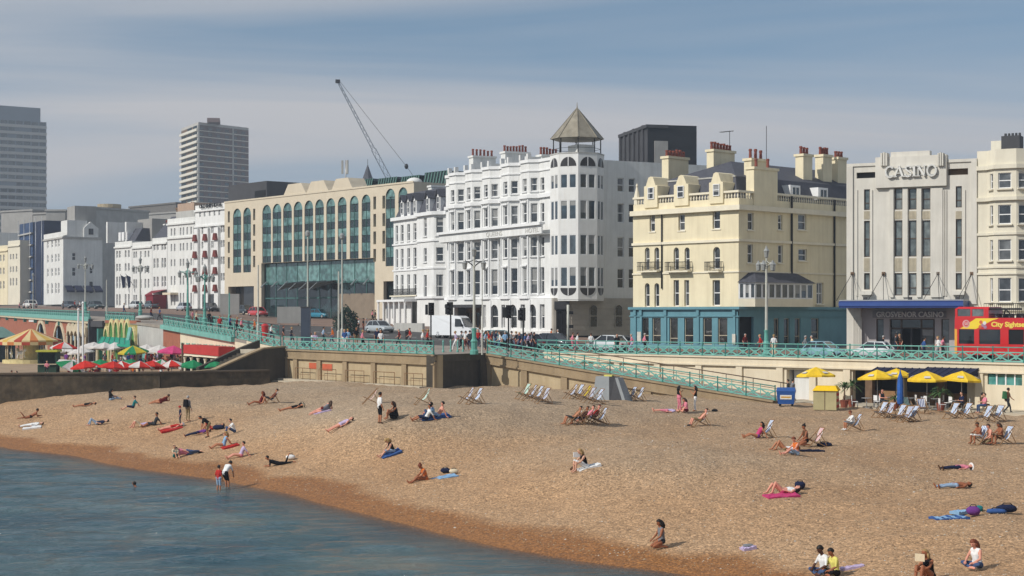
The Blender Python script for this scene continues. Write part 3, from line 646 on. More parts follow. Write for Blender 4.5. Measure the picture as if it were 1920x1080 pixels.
MB().box(Ls * 0.75 + 0.01, Ls + 0.4, 0.42, 3.2, 2.5, 5.72).build('landing', M_apron, st)
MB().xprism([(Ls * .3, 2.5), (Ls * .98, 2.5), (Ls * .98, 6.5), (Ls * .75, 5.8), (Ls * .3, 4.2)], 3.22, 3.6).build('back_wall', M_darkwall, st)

# ---------------------------------------------------------------- the railings along every edge
railing('turquoise latticed railing on the cream wall before the pub and casino', [edge_pt(p, 0.15) for p in (1008, 1450, 1920, 2120)])
railing('turquoise latticed railing above the five-panelled sandstone sea wall', [edge_pt(532), edge_pt(813)])
q0, q1 = fr_.w(0, 0.3, rt(0)), fr_.w(fr_.L, 0.3, rt(fr_.L))
railing('turquoise latticed railing sloping down the beach ramp', [q0, q1])
M_brownpost = mat('brown_iron_post', (0.14, 0.10, 0.07), 0.7, 0.2)
tp = MB(); tp.tube([(0, 0, 0), (0, 0, 1.08)], 0.03, 6); TPM = tp.mesh('post'); TPM.materials.append(M_brownpost)
railing('thin brown iron railing along the inner side of the beach ramp', [fr_.w(4.0, 3.8, rt(4)), fr_.w(fr_.L, 3.8, rt(fr_.L))], M_brownpost, group='thin iron railings', pm=TPM, thin=True)
railing('turquoise railing above the stair landing left of the sandstone block', [edge_pt(445), edge_pt(526)])
railing('turquoise railing along the road kerb behind the beach bar terrace', [U(362, 200), U(440, 180), U(522, 176)])
railing('turquoise railing on the terrace above the long red awning', [edge_pt(307), edge_pt(440)])
railing('turquoise railing above the painted arches and green awning', [edge_pt(198), edge_pt(252)])
railing('long turquoise railing on top of the red brick arcade', [edge_pt(-60), edge_pt(0), edge_pt(168)])
c5 = [edge_pt(818), edge_pt(905)]
bo = [Vector((PX(p, d), d, upz(p, d))) for p, d in ((831, 132), (845, 134), (858, 133), (868, 134.5))]
bm = MB(); bm.lathe([(0.10, 0), (0.10, 0.15), (0.06, 0.2), (0.06, 0.8), (0.09, 0.85), (0.06, 0.95), (0.02, 1.05)], 8); BOM = bm.mesh('bollard', M_turq)
for p, w_ in zip(bo, ('farthest from the tall ornate lamp', 'second of four by the ramp top', 'third of four by the ramp top', 'nearest the tall ornate lamp')):
 tag(place(BOM, 'bollard', None, p), 'short turquoise bollard above the dark return wall, %s' % w_, 'bollard', 'turquoise bollards at the ramp top')

# ---------------------------------------------------------------- building kit
WCACHE = {}
def win_meshes(w, h, style, g, fm, small):
 key = (round(w, 2), round(h, 2), style, g.name, fm.name, small)
 if key in WCACHE: return WCACHE[key]
 w, h = key[0], key[1]; gl = MB(); fr = MB(); t = min(0.075, w * 0.14) if not small else w * 0.12
 arch = 'arch' in style
 if arch:
  r = w / 2; hs = h - r; n = 10
  arc = [(r - r * math.cos(math.pi * i / n), hs + r * math.sin(math.pi * i / n)) for i in range(n + 1)]
  gl.xprism([(0, 0), (w, 0)] + arc[::-1], 0.03, 0.05)
  fr.box(0, t, -0.03, 0.06, 0, hs); fr.box(w - t, w, -0.03, 0.06, 0, hs); fr.box(t, w - t, -0.03, 0.06, 0, t)
  for p, q in zip(arc[:-1], arc[1:]): fr.beam((p[0], 0.01, p[1]), (q[0], 0.01, q[1]), 0.08, t)
 else:
  gl.box(0, w, 0.03, 0.05, 0, h)
  fr.box(0, t, -0.03, 0.06, 0, h); fr.box(w - t, w, -0.03, 0.06, 0, h); fr.box(t, w - t, -0.031, 0.061, 0, t); fr.box(t, w - t, -0.031, 0.061, h - t, h)
 if 'sash' in style: fr.box(t, w - t, -0.032, 0.062, h * 0.5 - t * 0.55, h * 0.5 + t * 0.55)
 if 'low' in style: fr.box(t, w - t, -0.032, 0.062, h * 0.34 - t * 0.5, h * 0.34 + t * 0.5)
 if 'mull' in style: fr.box(w / 2 - t * 0.5, w / 2 + t * 0.5, -0.034, 0.058, t, h - t)
 if small:
  o = len(gl.v); gl.v += fr.v; gl.f += [tuple(i + o for i in f) for f in fr.f]; gl.m += [1] * len(fr.f); gl.sm += fr.sm
  r_ = (gl.mesh('window', [g, fm]), None)
 else: r_ = (gl.mesh('window', [g]), fr.mesh('frame', [fm]))
 WCACHE[key] = r_; return r_
SILLC = {}
M_curt = mat('net_curtain', (.30, .30, .29), .3, .2, 3)
class Bld:
 def __init__(s, fr, name, label, cat='building', group=None, g=G_sash, fm=M_trim, small=False):
  s.fr = fr; s.root = fr.root(name, label, cat, group); s.g = g; s.fm = fm; s.small = small
 def put(s, mb, name, m, loc=(0, 0, 0), rz=0.0): return mb.build(name, m, s.root, loc, rz)
 def window(s, p, rz, w, h, style='sash', g=None, fm=None, sill=None, name='window'):
  me, fe = win_meshes(w, h, style, g or s.g, fm or s.fm, s.small)
  o = place(me, name, s.root, p, rz); glassy = 'arch' in style or (g or s.g) not in (G_sash, G_pale, G_tower)
  if fe: place(fe, 'frame', o)
  if fe and not glassy and random.random() < .42:      # blinds and curtains behind the pane
   q = random.random(); w2, h2 = round(w, 2), round(h, 2); k = ('b', w2, h2, int(q * 4))
   if k not in SILLC: SILLC[k] = (MB().box(.06, w2 - .06, .022, .029, h2 * (.55, .35, .72)[int(q * 4)], h2 - .06) if q < .75 else MB().box(.05, w2 * .3, .022, .029, .05, h2 - .06).box(w2 * .72, w2 - .05, .022, .029, .05, h2 - .06)).mesh('curtain', M_curt)
   place(SILLC[k], 'curtain', o)
  if sill:
   k = (round(w, 2), sill.name)
   if k not in SILLC: SILLC[k] = MB().box(-0.12, w + 0.12, -0.32, 0.06, -0.13, -0.01).mesh('sill', sill)
   place(SILLC[k], 'sill', o)
  return o
 def wall(s, p0, p1, z0, z1, ops, m, name='wall', depth=0.22, style='sash', g=None, fm=None, sill=None):
  """a wall with real openings; ops: (a0, a1, b0, b1[, style]) along the panel; style '' leaves the hole open"""
  p0 = Vector((*p0, 0)); p1 = Vector((*p1, 0)); u = (p1 - p0).normalized(); inn = Vector((-u.y, u.x, 0)); Lw = (p1 - p0).length; rz = math.atan2(u.y, u.x)
  A = sorted(set([0.0, Lw] + [c for o in ops for c in o[:2]])); Bz = sorted(set([z0, z1] + [c for o in ops for c in o[2:4]]))
  A = [a for a in A if -1e-6 <= a <= Lw + 1e-6]; Bz = [b for b in Bz if z0 - 1e-6 <= b <= z1 + 1e-6]
  mb = MB(); pt = lambda a, b, dp=0.0: tuple(p0 + u * a + inn * dp + Vector((0, 0, b)))
  for b0, b1 in zip(Bz[:-1], Bz[1:]):
   run = None
   for a0, a1 in zip(A[:-1], A[1:]):
    ca, cb = (a0 + a1) / 2, (b0 + b1) / 2
    hole = any(o[0] < ca < o[1] and o[2] < cb < o[3] for o in ops)
    if hole:
     if run: mb.quad(pt(run[0], b0), pt(run[1], b0), pt(run[1], b1), pt(run[0], b1)); run = None
    else: run = (run[0], a1) if run else (a0, a1)
   if run: mb.quad(pt(run[0], b0), pt(run[1], b0), pt(run[1], b1), pt(run[0], b1))
  for o in ops:
   a0, a1, b0, b1 = o[:4]; stl = o[4] if len(o) > 4 else style
   for q in (((a0, b0), (a1, b0)), ((a1, b0), (a1, b1)), ((a1, b1), (a0, b1)), ((a0, b1), (a0, b0))):
    mb.quad(pt(*q[0]), pt(*q[1]), pt(*q[1], depth + 0.06), pt(*q[0], depth + 0.06))
   if 'arch' in stl:
    r = (a1 - a0) / 2; cx = (a0 + a1) / 2; hs = b1 - r; n = 8
    for sgn in (-1, 1):
     arc = [pt(cx + sgn * r * math.cos(math.pi / 2 * i / n), hs + r * math.sin(math.pi / 2 * i / n), 0.003) for i in range(n + 1)]
     cr = pt(cx + sgn * r, b1, 0.003)
     for i in range(n): mb.add([cr, arc[i], arc[i + 1]] if sgn < 0 else [cr, arc[i + 1], arc[i]], [(0, 1, 2)])
   if stl: s.window(p0 + u * a0 + inn * (depth - 0.05) + Vector((0, 0, b0)), rz, a1 - a0, b1 - b0, stl, g, fm, sill)
  return mb.build(name, m, s.root)
 def ledge(s, poly, z0, z1, out, m, name='cornice'):
  """moulding that follows a footprint polyline (left to right), mitred"""
  n = len(poly); P2 = [Vector(p) for p in poly]; off = []
  for i in range(n):
   ds = []
   if i > 0: ds.append((P2[i] - P2[i - 1]).normalized())
   if i < n - 1: ds.append((P2[i + 1] - P2[i]).normalized())
   ns = [Vector((d.y, -d.x)) for d in ds]; a = sum(ns, Vector((0, 0))).normalized(); k = out / max(0.4, a.dot(ns[0])); off.append(P2[i] + a * k)
  mb = MB()
  for i in range(n - 1):
   a, b, c, d = P2[i], P2[i + 1], off[i + 1], off[i]
   mb.quad((d.x, d.y, z0), (c.x, c.y, z0), (c.x, c.y, z1), (d.x, d.y, z1)); mb.quad((d.x, d.y, z1), (c.x, c.y, z1), (b.x, b.y, z1), (a.x, a.y, z1)); mb.quad((a.x, a.y, z0), (b.x, b.y, z0), (c.x, c.y, z0), (d.x, d.y, z0))
  a, d = P2[0], off[0]; mb.quad((a.x, a.y, z0), (d.x, d.y, z0), (d.x, d.y, z1), (a.x, a.y, z1))
  a, d = P2[-1], off[-1]; mb.quad((d.x, d.y, z0), (a.x, a.y, z0), (a.x, a.y, z1), (d.x, d.y, z1))
  return mb.build(name, m, s.root)
 def shell(s, x0, x1, y0, y1, z0, z1, m, mr=None, left=True, right=True, zr=None):
  mb = MB(); zr = z1 if zr is None else zr
  mb.quad((x1, y1, z0), (x0, y1, z0), (x0, y1, z1), (x1, y1, z1))
  if left: mb.quad((x0, y1, z0), (x0, y0, z0), (x0, y0, z1), (x0, y1, z1))
  if right: mb.quad((x1, y0, z0), (x1, y1, z0), (x1, y1, z1), (x1, y0, z1))
  mb.build('side_wall', m, s.root)
  MB().quad((x0, y0 + 0.1, zr), (x1, y0 + 0.1, zr), (x1, y1, zr), (x0, y1, zr)).build('roof', mr or M_lgrey, s.root)
 def chimney(s, x0, x1, y0, y1, z0, z1, m, pots=6, potm=None, ph=0.8, cap=True):
  mb = MB(); mb.box(x0, x1, y0, y1, z0, z1 - 0.25)
  if cap: mb.box(x0 - 0.12, x1 + 0.12, y0 - 0.12, y1 + 0.12, z1 - 0.25, z1)
  o = s.put(mb, 'chimney', m)
  lx, ly = x1 - x0, y1 - y0; pm = MB().lathe([(0.16, 0), (0.13, ph * 0.75), (0.17, ph * 0.8), (0.15, ph)], 8).mesh('chimney_pot', potm or M_pot)
  for i in range(pots):
   t = (i + 0.5) / pots
   p = (x0 + lx * t, (y0 + y1) / 2, z1) if lx > ly else ((x0 + x1) / 2, y0 + ly * t, z1)
   place(pm, 'chimney_pot', o, p, scale=(1, 1, random.uniform(0.85, 1.15)))
  return o
def text(body, h, m, parent, p, rz=0.0, ext=0.04, name='lettering', width=None, bold=0.0):
 c = bpy.data.curves.new('t', 'FONT'); c.body = body; c.size = h / 0.72; c.extrude = ext; c.offset = bold; c.resolution_u = 3
 o = bpy.data.objects.new('t', c); COL.objects.link(o); dg = bpy.context.evaluated_depsgraph_get(); me = bpy.data.meshes.new_from_object(o.evaluated_get(dg))
 bpy.data.objects.remove(o); me.transform(Matrix.Rotation(rad(90), 4, 'X'))
 xs_ = [v.co.x for v in me.vertices]; w0, w1 = min(xs_), max(xs_)
 if width:
  me.transform(Matrix.Diagonal((width / (w1 - w0), 1, 1, 1)) @ Matrix.Translation((-w0, 0, 0)))
 me.materials.clear(); me.materials.append(m); me.name = name
 return place(me, name, parent, p, rz)

# ---------------------------------------------------------------- white hotel with the glazed octagonal corner
fq = Fr(838, 200, 1035, 176.5, 6.5)
Q = Bld(fq, 'hotel', 'long white hotel with bay windows and octagonal corner tower under a pavilion roof', 'hotel')
bcs = [fq.x(p, -0.9) for p in (848.5, 878.7, 911, 947.5, 983.7)]
ROWS = [(16.15, 17.6), (12.65, 14.75), (8.85, 11.0), (4.65, 7.6)]
bw, bc, bp_ = 0.95, 0.85, 0.9     # half front width, cant run, projection
poly = [(-0.3, 0.0)]
for c in bcs: poly += [(c - bw - bc, 0.0), (c - bw, -bp_), (c + bw, -bp_), (c + bw + bc, 0.0)]
poly.append((fq.L + 1.2, 0.0))
PT = 19.6
for i, (a, b2) in enumerate(zip(poly[:-1], poly[1:])):
 Lw = math.hypot(b2[0] - a[0], b2[1] - a[1]); ops = []
 k = (i - 1) % 4
 if 0 < i < len(poly) - 2:
  if k == 1: ops = [(Lw / 2 - 0.48, Lw / 2 + 0.48, r0, r1) for r0, r1 in ROWS]
  elif k in (0, 2): ops = [(Lw / 2 - 0.40, Lw / 2 + 0.40, r0, r1 + 0.03) for r0, r1 in ROWS]
 elif i == len(poly) - 2 and Lw > 1.2:
  xx = fq.x(1017) - a[0]; ops = [(max(0.2, xx - 0.42), xx + 0.42, r0, r1) for r0, r1 in ROWS]
 Q.wall(a, b2, 4.2, PT, ops, M_white, sill=M_trim)
for z0, z1, o_ in ((19.35, 19.7, 0.16), (18.35, 18.5, 0.12), (15.35, 15.75, 0.28), (11.15, 11.3, 0.0), (4.1, 4.45, 0.25)):
 if o_: Q.ledge(poly, z0, z1, o_, M_trim)
# hood over each row, flat pilasters on bay corners, parapet piers
for c in bcs:
 for dx_ in (-bw - 0.02, bw - 0.16):
  Q.put(MB().box(c + dx_, c + dx_ + 0.18, -bp_ - 0.12, -bp_ + 0.05, 4.45, 15.35), 'pilaster', M_trim)
  Q.put(MB().box(c + dx_ - 0.08, c + dx_ + 0.26, -bp_ - 0.18, -bp_ + 0.3, 19.7, 20.35), 'parapet_pier', M_white)
 for r0, r1 in ROWS[1:]:
  Q.put(MB().box(c - 0.66, c + 0.66, -bp_ - 0.2, -bp_ + 0.02, r1 + 0.14, r1 + 0.32), 'window_hood', M_trim)
 for s_ in (-1, 1):
  Q.put(MB().lathe([(0.17, 4.45), (0.13, 4.7), (0.12, 10.9), (0.2, 11.2)], 8, (c + s_ * (bw + bc + 0.18), -0.25, 0)), 'column', M_trim)
# entablature board with the hotel's name
Q.put(MB().box(0.2, fq.L - 0.2, -bp_ - 0.32, -bp_ - 0.16, 11.25, 12.2), 'frieze', M_white)
Q.put(MB().box(0.1, fq.L - 0.1, -bp_ - 0.62, -bp_ - 0.1, 12.2, 12.5), 'cornice', M_trim)
Q.put(MB().box(0.1, fq.L - 0.1, -bp_ - 0.1, 0.0, 11.2, 11.26), 'soffit', M_white)
M_letterg = mat('grey_relief_letters', (0.50, 0.49, 0.46), 0.8, 0.1)
x0 = fq.x(912, -1.2); x1 = fq.x(942, -1.2); text('QUEENS', 0.52, M_letterg, Q.root, (x0, -bp_ - 0.33, 11.45), ext=0.03, width=x1 - x0)
x0 = fq.x(986, -1.2); x1 = fq.x(1011, -1.2); text('HOTEL', 0.52, M_letterg, Q.root, (x0, -bp_ - 0.33, 11.45), ext=0.03, width=x1 - x0)
# ground floor, level with the bay fronts
gops = []
for a, b2, st_ in ((905.5, 911, 'sash'), (919, 934, 'arch sash'), (940, 947, 'sash'), (954, 969, 'arch sash'), (976, 984, 'sash'), (991, 1005, 'arch sash'), (1012, 1021, 'sash')):
 gops.append((fq.x(a, -bp_) + 0.3, fq.x(b2, -bp_) + 0.3, 0.75, 3.45, st_))
x0, x1 = fq.x(853, -bp_), fq.x(902, -bp_)
gops = [(x0 + 0.3, x1 + 0.3, 0.05, 3.2, '')] + gops
Q.wall((-0.3, -bp_), (fq.L + 1.5, -bp_), 0, 4.1, gops, M_white, depth=0.35)
Q.put(MB().quad((-0.3, -bp_, 4.12), (fq.L + 1.2, -bp_, 4.12), (fq.L + 1.2, 0.1, 4.12), (-0.3, 0.1, 4.12)), 'porch_roof', M_white)
M_shopbrown = mat('brown_shopfront', (0.16, 0.10, 0.06), 0.7, 0.4, 1.5)
Q.put(MB().box(x0, x1, 0.6, 0.7, 0.0, 3.4), 'shopfront', M_shopbrown)
for i in range(5):
 a = x0 + (x1 - x0) * (i + 0.15) / 5; Q.window((a, 0.5, 0.7), 0, (x1 - x0) / 5 * 0.7, 1.9, 'plain', G_shop, M_shopbrown)
Q.put(MB().box(x0 - 0.2, x1 + 0.2, -2.2, -bp_ - 0.02, 3.15, 3.5), 'canopy', M_dgrey)
for c in bcs[2:]: Q.put(MB().box(c + 1.1, c + 1.4, -bp_ - 0.1, -bp_ - 0.005, 0.0, 4.0), 'pilaster', M_trim)
Q.put(MB().box(-0.3, fq.L + 1.5, -bp_ - 0.18, -bp_ - 0.01, 0.0, 0.5), 'plinth', M_white2)
# corner tower
tcw = Vector((PX(1082, 176.3), 176.3, 0)); rel = tcw - fq.A; tcx, tcy = rel.dot(fq.u), rel.dot(fq.n)
R8 = 2.98
def oct8(r, k): a = -math.pi / 2 - fq.rz + k * math.pi / 4; return (tcx + r * math.cos(a), tcy + r * math.sin(a))
TROWS = [(5.35, 7.5), (8.8, 11.0), (12.65, 14.75), (16.05, 17.6)]
M_tw = mat('tower_white', (0.76, 0.755, 0.73), 0.7, 0.06, 0.8, streak=0.2, dirt=(0.46, 0.40, 0.28))
M_halfglass = mat('dark_lunette', (0.045, 0.042, 0.042), 0.35, 0.2)
for k in range(8):
 a, b2 = oct8(R8, k), oct8(R8, k + 1); Lw = math.hypot(b2[0] - a[0], b2[1] - a[1])
 inside = k in (2, 3, 4)
 ops = [] if inside else [(c0, c1, r0, r1) for r0, r1 in TROWS for c0, c1 in ((0.22, 1.05), (Lw - 1.05, Lw - 0.22))]
 Q.wall(a, b2, 3.95, 19.85, ops, M_tw, depth=0.10, style='plain', g=G_tower, fm=M_trim, name='tower_wall')
 if not inside:
  u = Vector((b2[0] - a[0], b2[1] - a[1], 0)).normalized(); rz = math.atan2(u.y, u.x); r = 0.92
  for up, zz in ((1, 18.45), (-1, 5.2)):
   mb = MB(); hgt = 1.0 if up > 0 else 0.82; arc = [(Lw / 2 + r * math.cos(math.pi * i / 12), up * hgt * math.sin(math.pi * i / 12)) for i in range(13)]
   mb.xprism(arc if up > 0 else arc[::-1], -0.03, 0.02); o = Q.put(mb, 'lunette', M_halfglass, (a[0], a[1], zz), rz)
   MB().box(Lw / 2 - 0.04, Lw / 2 + 0.04, -0.06, -0.025, 0 if up > 0 else -0.82, 1.0 if up > 0 else 0).build('mullion', M_trim, o)
p8 = lambda r: [oct8(r, k) for k in range(8)]
Q.put(MB().prism(p8(R8 - 0.05), 3.8, 3.98), 'tower_underside', M_tw)
Q.put(MB().prism(p8(R8 + 0.04), 19.8, 19.95), 'tower_roof', M_lgrey)
cup = MB(); cup.prism(p8(2.78), 21.55, 21.7)
apex = (tcx, tcy, 25.1)
for k in range(8):
 a, b2 = oct8(2.95, k), oct8(2.95, k + 1); cup.add([(*a, 21.6), (*b2, 21.6), apex], [(0, 1, 2)])
co = Q.put(cup, 'cupola_roof', M_lead)
for k in range(8):
 a = oct8(2.95, k); MB().beam((*a, 21.62), apex, 0.09, 0.09).build('roof_rib', M_lead, co)
 pp = oct8(2.6, k); MB().tube([(*pp, 19.9), (*pp, 21.6)], 0.07, 6).build('post', M_iron, co)
MB().lathe([(0.09, 24.9), (0.05, 25.3), (0.02, 25.7)], 6, (tcx, tcy, 0)).build('finial', M_lead, co)
crl = MB()
for k in range(8):
 a, b2 = oct8(2.6, k), oct8(2.6, k + 1); crl.beam((*a, 20.5), (*b2, 20.5), 0.04)
crl.build('cupola_rail', M_iron, co)
Q.put(MB().box(tcx - 0.6, tcx + 1.6, tcy - 0.8, tcy + 1.2, 19.9, 20.9), 'roof_plant', M_white2)
# side front, entrance under the tower, roof, chimneys
sx = tcx + 0.9
sops = []
for yc, (r0, r1) in [(y_, r) for y_ in (fq.y(1164, sx), fq.y(1185, sx)) for r in TROWS]:
 sops.append((yc - tcy - 0.42 - 0.6, yc - tcy + 0.42 - 0.6, r0 - 0.1, r1 - 0.1))
Q.wall((sx, tcy + 0.6), (sx, tcy + 22), 4.1, 19.4, sops, M_white2)
M_stoneg = mat('banded_grey_stone', (0.42, 0.385, 0.33), 0.9, 0.12, 0.8, streak=0.2)
xg = sx + 0.25
Q.put(MB().prism([(fq.L + 1.5, -bp_), (fq.L + 1.9, -bp_), (xg, tcy - 1.6), (xg, tcy + 22), (xg - 6, tcy + 22), (fq.L + 1.5, 1)], 0, 4.12), 'ground_floor', M_stoneg)
for z in (0.6, 1.2, 1.8, 2.4, 3.0): Q.put(MB().box(xg - 0.02, xg + 0.05, tcy - 1.4, tcy + 21.5, z, z + 0.48), 'stone_course', M_stoneg)
for pxw in (1113, 1160):
 yy = fq.y(pxw, xg + 0.1); o = Q.window((xg + 0.10, yy - 0.5, 0.9), math.pi / 2, 1.0, 2.5, 'arch sash', G_shop, M_stoneg)
a, b2 = Vector((fq.L + 1.9, -bp_, 0)), Vector((xg, tcy - 1.6, 0)); u = (b2 - a).normalized(); rzd = math.atan2(u.y, u.x); off = Vector((u.y, -u.x, 0)) * 0.12
Q.put(MB().box(0.1, (b2 - a).length - 0.1, -0.3, 0.1, 2.9, 3.75), 'entrance_sign', M_dgrey, a + off, rzd)
Q.put(MB().box(0.3, (b2 - a).length - 0.3, -0.02, 0.1, 0.05, 2.85), 'entrance_door', M_dark, a + off, rzd)
for i in range(3):
 Q.put(MB().box(0, 0.07, -0.06, 0.0, 0.05, 2.85), 'door_frame', M_iron, a + off + u * (0.4 + i * ((b2 - a).length - 0.9) / 2), rzd)
Q.shell(-0.3, sx, 0.0, 24, 0, 19.0, M_white2, M_lgrey, right=False)
for p0, p1, py, n in ((862, 905, 292, 6), (921, 966, 284, 8), (996, 1027, 290, 6)):
 y0 = 4.5; x0, x1 = fq.x(p0, y0), fq.x(p1, y0); xm = (x0 + x1) / 2; zt_ = fq.z((p0 + p1) / 2, py, y0); yw = min(3.2, (p1 - p0) / 16.0 / 0.95)
 o = Q.chimney(xm - 0.6, xm + 0.6, y0, y0 + yw + 0.4, 18.9, zt_, M_white2, n)
for i in range(4): Q.put(MB().box(bcs[i] + 2.1, bcs[i] + 2.4, 0.5, 2.5, 19.0, 20.4), 'party_wall', M_white2)

# ---------------------------------------------------------------- cream pub with teal ground floor
fc = Fr(1187, 159.9, 1385, 150, 5.5)
C = Bld(fc, 'pub_building', 'cream stucco corner building with balustraded parapet and teal painted pub below', 'pub')
def ops_px(fr, spec, y=0.0):
 return [(fr.x(a, y), fr.x(b2, y), fr.z((a + b2) / 2, p1, y), fr.z((a + b2) / 2, p0, y), st_) for a, b2, p0, p1, st_ in spec]
zt_teal = fc.z(1385, 579)
zcor = fc.z(1385, 388)
fops = ops_px(fc, [(1218, 1228, 402, 434, 'sash'), (1272, 1284, 402, 432, 'sash'), (1336, 1350, 396, 429, 'sash'),
     (1209, 1218, 464, 506, 'arch sash'), (1227, 1236, 464, 506, 'arch sash'), (1263, 1273, 464, 506, 'arch sash'), (1283.5, 1293, 464, 506, 'arch sash'), (1337, 1350, 463, 504, 'arch sash'),
     (1209, 1218, 531, 575, 'arch sash'), (1227, 1236, 531, 575, 'arch sash'), (1263, 1273, 525, 574, 'sash'), (1283, 1292, 525, 574, 'sash'), (1336, 1350, 525, 573, 'sash')])
C.wall((0, 0), (fc.L, 0), zt_teal, zcor, fops, M_cream, depth=0.3, sill=M_creamtrim)
LS = fc.y(1600, fc.L) + 4
def sops_px(fr, x, spec, y0=0.0):
 r = []
 for a, b2, p0, p1, st_ in spec:
  ya, yb = fr.y(a, x), fr.y(b2, x); dd = fr.d(x, (ya + yb) / 2); r.append((ya - y0, yb - y0, PZ(p1, dd) - fr.z0, PZ(p0, dd) - fr.z0, st_))
 return r
so = sops_px(fc, fc.L, [(1402, 1413, 399, 431, 'sash'), (1459, 1467, 403, 431, 'sash'), (1496.5, 1512, 402, 431, 'sash'), (1401.7, 1412, 458, 493, 'sash'), (1459, 1468, 460, 493, 'sash'), (1497, 1513, 467, 489, 'sash'),
        (1531, 1544, 530, 570, 'sash mull')])
C.wall((fc.L, 0), (fc.L, LS), zt_teal, zcor, so, M_cream, depth=0.25, sill=M_creamtrim)
fp = [(-0.05, 0), (fc.L, 0), (fc.L, LS)]
C.ledge(fp, zcor - 0.28, zcor + 0.2, 0.45, M_creamtrim)
zs1 = fc.z(1385, 450); C.ledge(fp, zs1 - 0.12, zs1 + 0.12, 0.18, M_creamtrim, 'string_course')
zs2 = fc.z(1385, 509); C.ledge(fp, zs2 - 0.08, zs2 + 0.08, 0.10, M_creamtrim, 'string_course')
zp1 = fc.z(1385, 356)      # parapet top
# parapet: plain base, balustrade, coping, gabled dormers rising from it
zb1 = zcor + 0.2 + (zp1 - zcor) * 0.42
C.wall((0, 0.05), (fc.L - 0.0, 0.05), zcor + 0.15, zb1, [], M_cream, name='parapet'); C.wall((fc.L - 0.05, 0.05), (fc.L - 0.05, LS), zcor + 0.15, zb1, [], M_cream, name='parapet')
cpm = MB(); cpm.box(-0.02, fc.L + 0.02, -0.05, 0.35, zp1 - 0.2, zp1); C.put(cpm, 'coping', M_creamtrim); C.put(MB().box(fc.L - 0.35, fc.L + 0.021, 0.36, LS, zp1 - 0.2, zp1 - 0.002), 'coping', M_creamtrim)
bal = MB(); x = 0.3
while x < fc.L - 0.2: bal.lathe([(0.07, zb1), (0.10, zb1 + (zp1 - zb1) * 0.3), (0.05, zp1 - 0.35), (0.07, zp1 - 0.2)], 6, (x, 0.15, 0)); x += 0.36
C.put(bal, 'balustrade', M_creamtrim)
bal = MB(); y = 0.5
while y < LS: bal.lathe([(0.07, zb1), (0.10, zb1 + (zp1 - zb1) * 0.3), (0.05, zp1 - 0.35), (0.07, zp1 - 0.2)], 6, (fc.L - 0.15, y, 0)); y += 0.36
C.put(bal, 'balustrade', M_creamtrim)
for p0, p1, pw0, pw1, pt, pk in ((1209, 1234, 1215.5, 1227, 349, 331), (1265, 1292, 1271, 1283, 346, 328), (1331, 1357, 1338, 1350, 342, 323)):
 x0, x1 = fc.x(p0), fc.x(p1); zt2 = fc.z((p0 + p1) / 2, pt) ; zk = fc.z((p0 + p1) / 2, pk)
 d_ = MB(); hz = zt2 + (zk - zt2) * 0.2
 d_.xprism([(x0, zb1 - 0.4), (x1, zb1 - 0.4), (x1, zt2), (x1 - 0.25, zt2 + 0.05), ((x0 + x1) / 2 + 0.3, zk - 0.1), ((x0 + x1) / 2, zk), ((x0 + x1) / 2 - 0.3, zk - 0.1), (x0 + 0.25, zt2 + 0.05), (x0, zt2)], -0.12, 2.2)
 o = C.put(d_, 'dormer', M_cream); xa, xb = fc.x(pw0, -0.1), fc.x(pw1, -0.1)
 C.window((xa, -0.19, fc.z(pw0, 374 - (p0 - 1209) * 0.05)), 0, xb - xa, fc.z(pw0, 352 - (p0 - 1209) * 0.05) - fc.z(pw0, 374 - (p0 - 1209) * 0.05), 'sash')
C.put(MB().lathe([(0.3, zb1), (0.3, zp1), (0.2, zp1 + 0.5), (0.08, zp1 + 1.0), (0.12, zp1 + 1.2), (0.02, zp1 + 1.4)], 8, (0.25, 0.3, 0)), 'finial', M_creamtrim)
# mansard and hipped slate roof
zr0 = zp1 - 0.9; zr1 = fc.z(1360, 327); zr2 = fc.z(1375, 297, 4)
rf = MB(); i0, i1 = 0.9, 2.0
def rect(i, z, e=0): return [(i + (0.6 if e else 0), i, z), (fc.L - i, i, z), (fc.L - i, LS, z), (i, LS, z)]
lo, mi = rect(i0, zr0), rect(i1, zr1)
rf.add(lo + mi, [(0, 1, 5, 4), (1, 2, 6, 5), (3, 0, 4, 7), (2, 3, 7, 6)])
hip = (fc.L * 0.55, 6.2, zr2); hip2 = (fc.L * 0.55, LS, zr2)
rf.add(mi + [hip, hip2], [(0, 1, 4), (1, 2, 5, 4), (3, 0, 4, 5)])
C.put(rf, 'roof', M_slate)
C.put(MB().box(i1 - 0.05, fc.L - i1 + 0.05, i1 - 0.12, i1 + 0.06, zr1 - 0.08, zr1 + 0.06), 'roof_roll', M_lgrey)
for pxw in (1501, 1553):
 yy = fc.y(pxw, fc.L); o = C.put(MB().box(fc.L - 1.9, fc.L - 0.7, yy - 0.7, yy + 0.9, zr0 + 0.7, zr0 + 1.9), 'dormer', M_trim)
 C.window((fc.L - 0.66, yy - 0.5, zr0 + 0.85), math.pi / 2, 1.2, 0.9, 'plain mull')
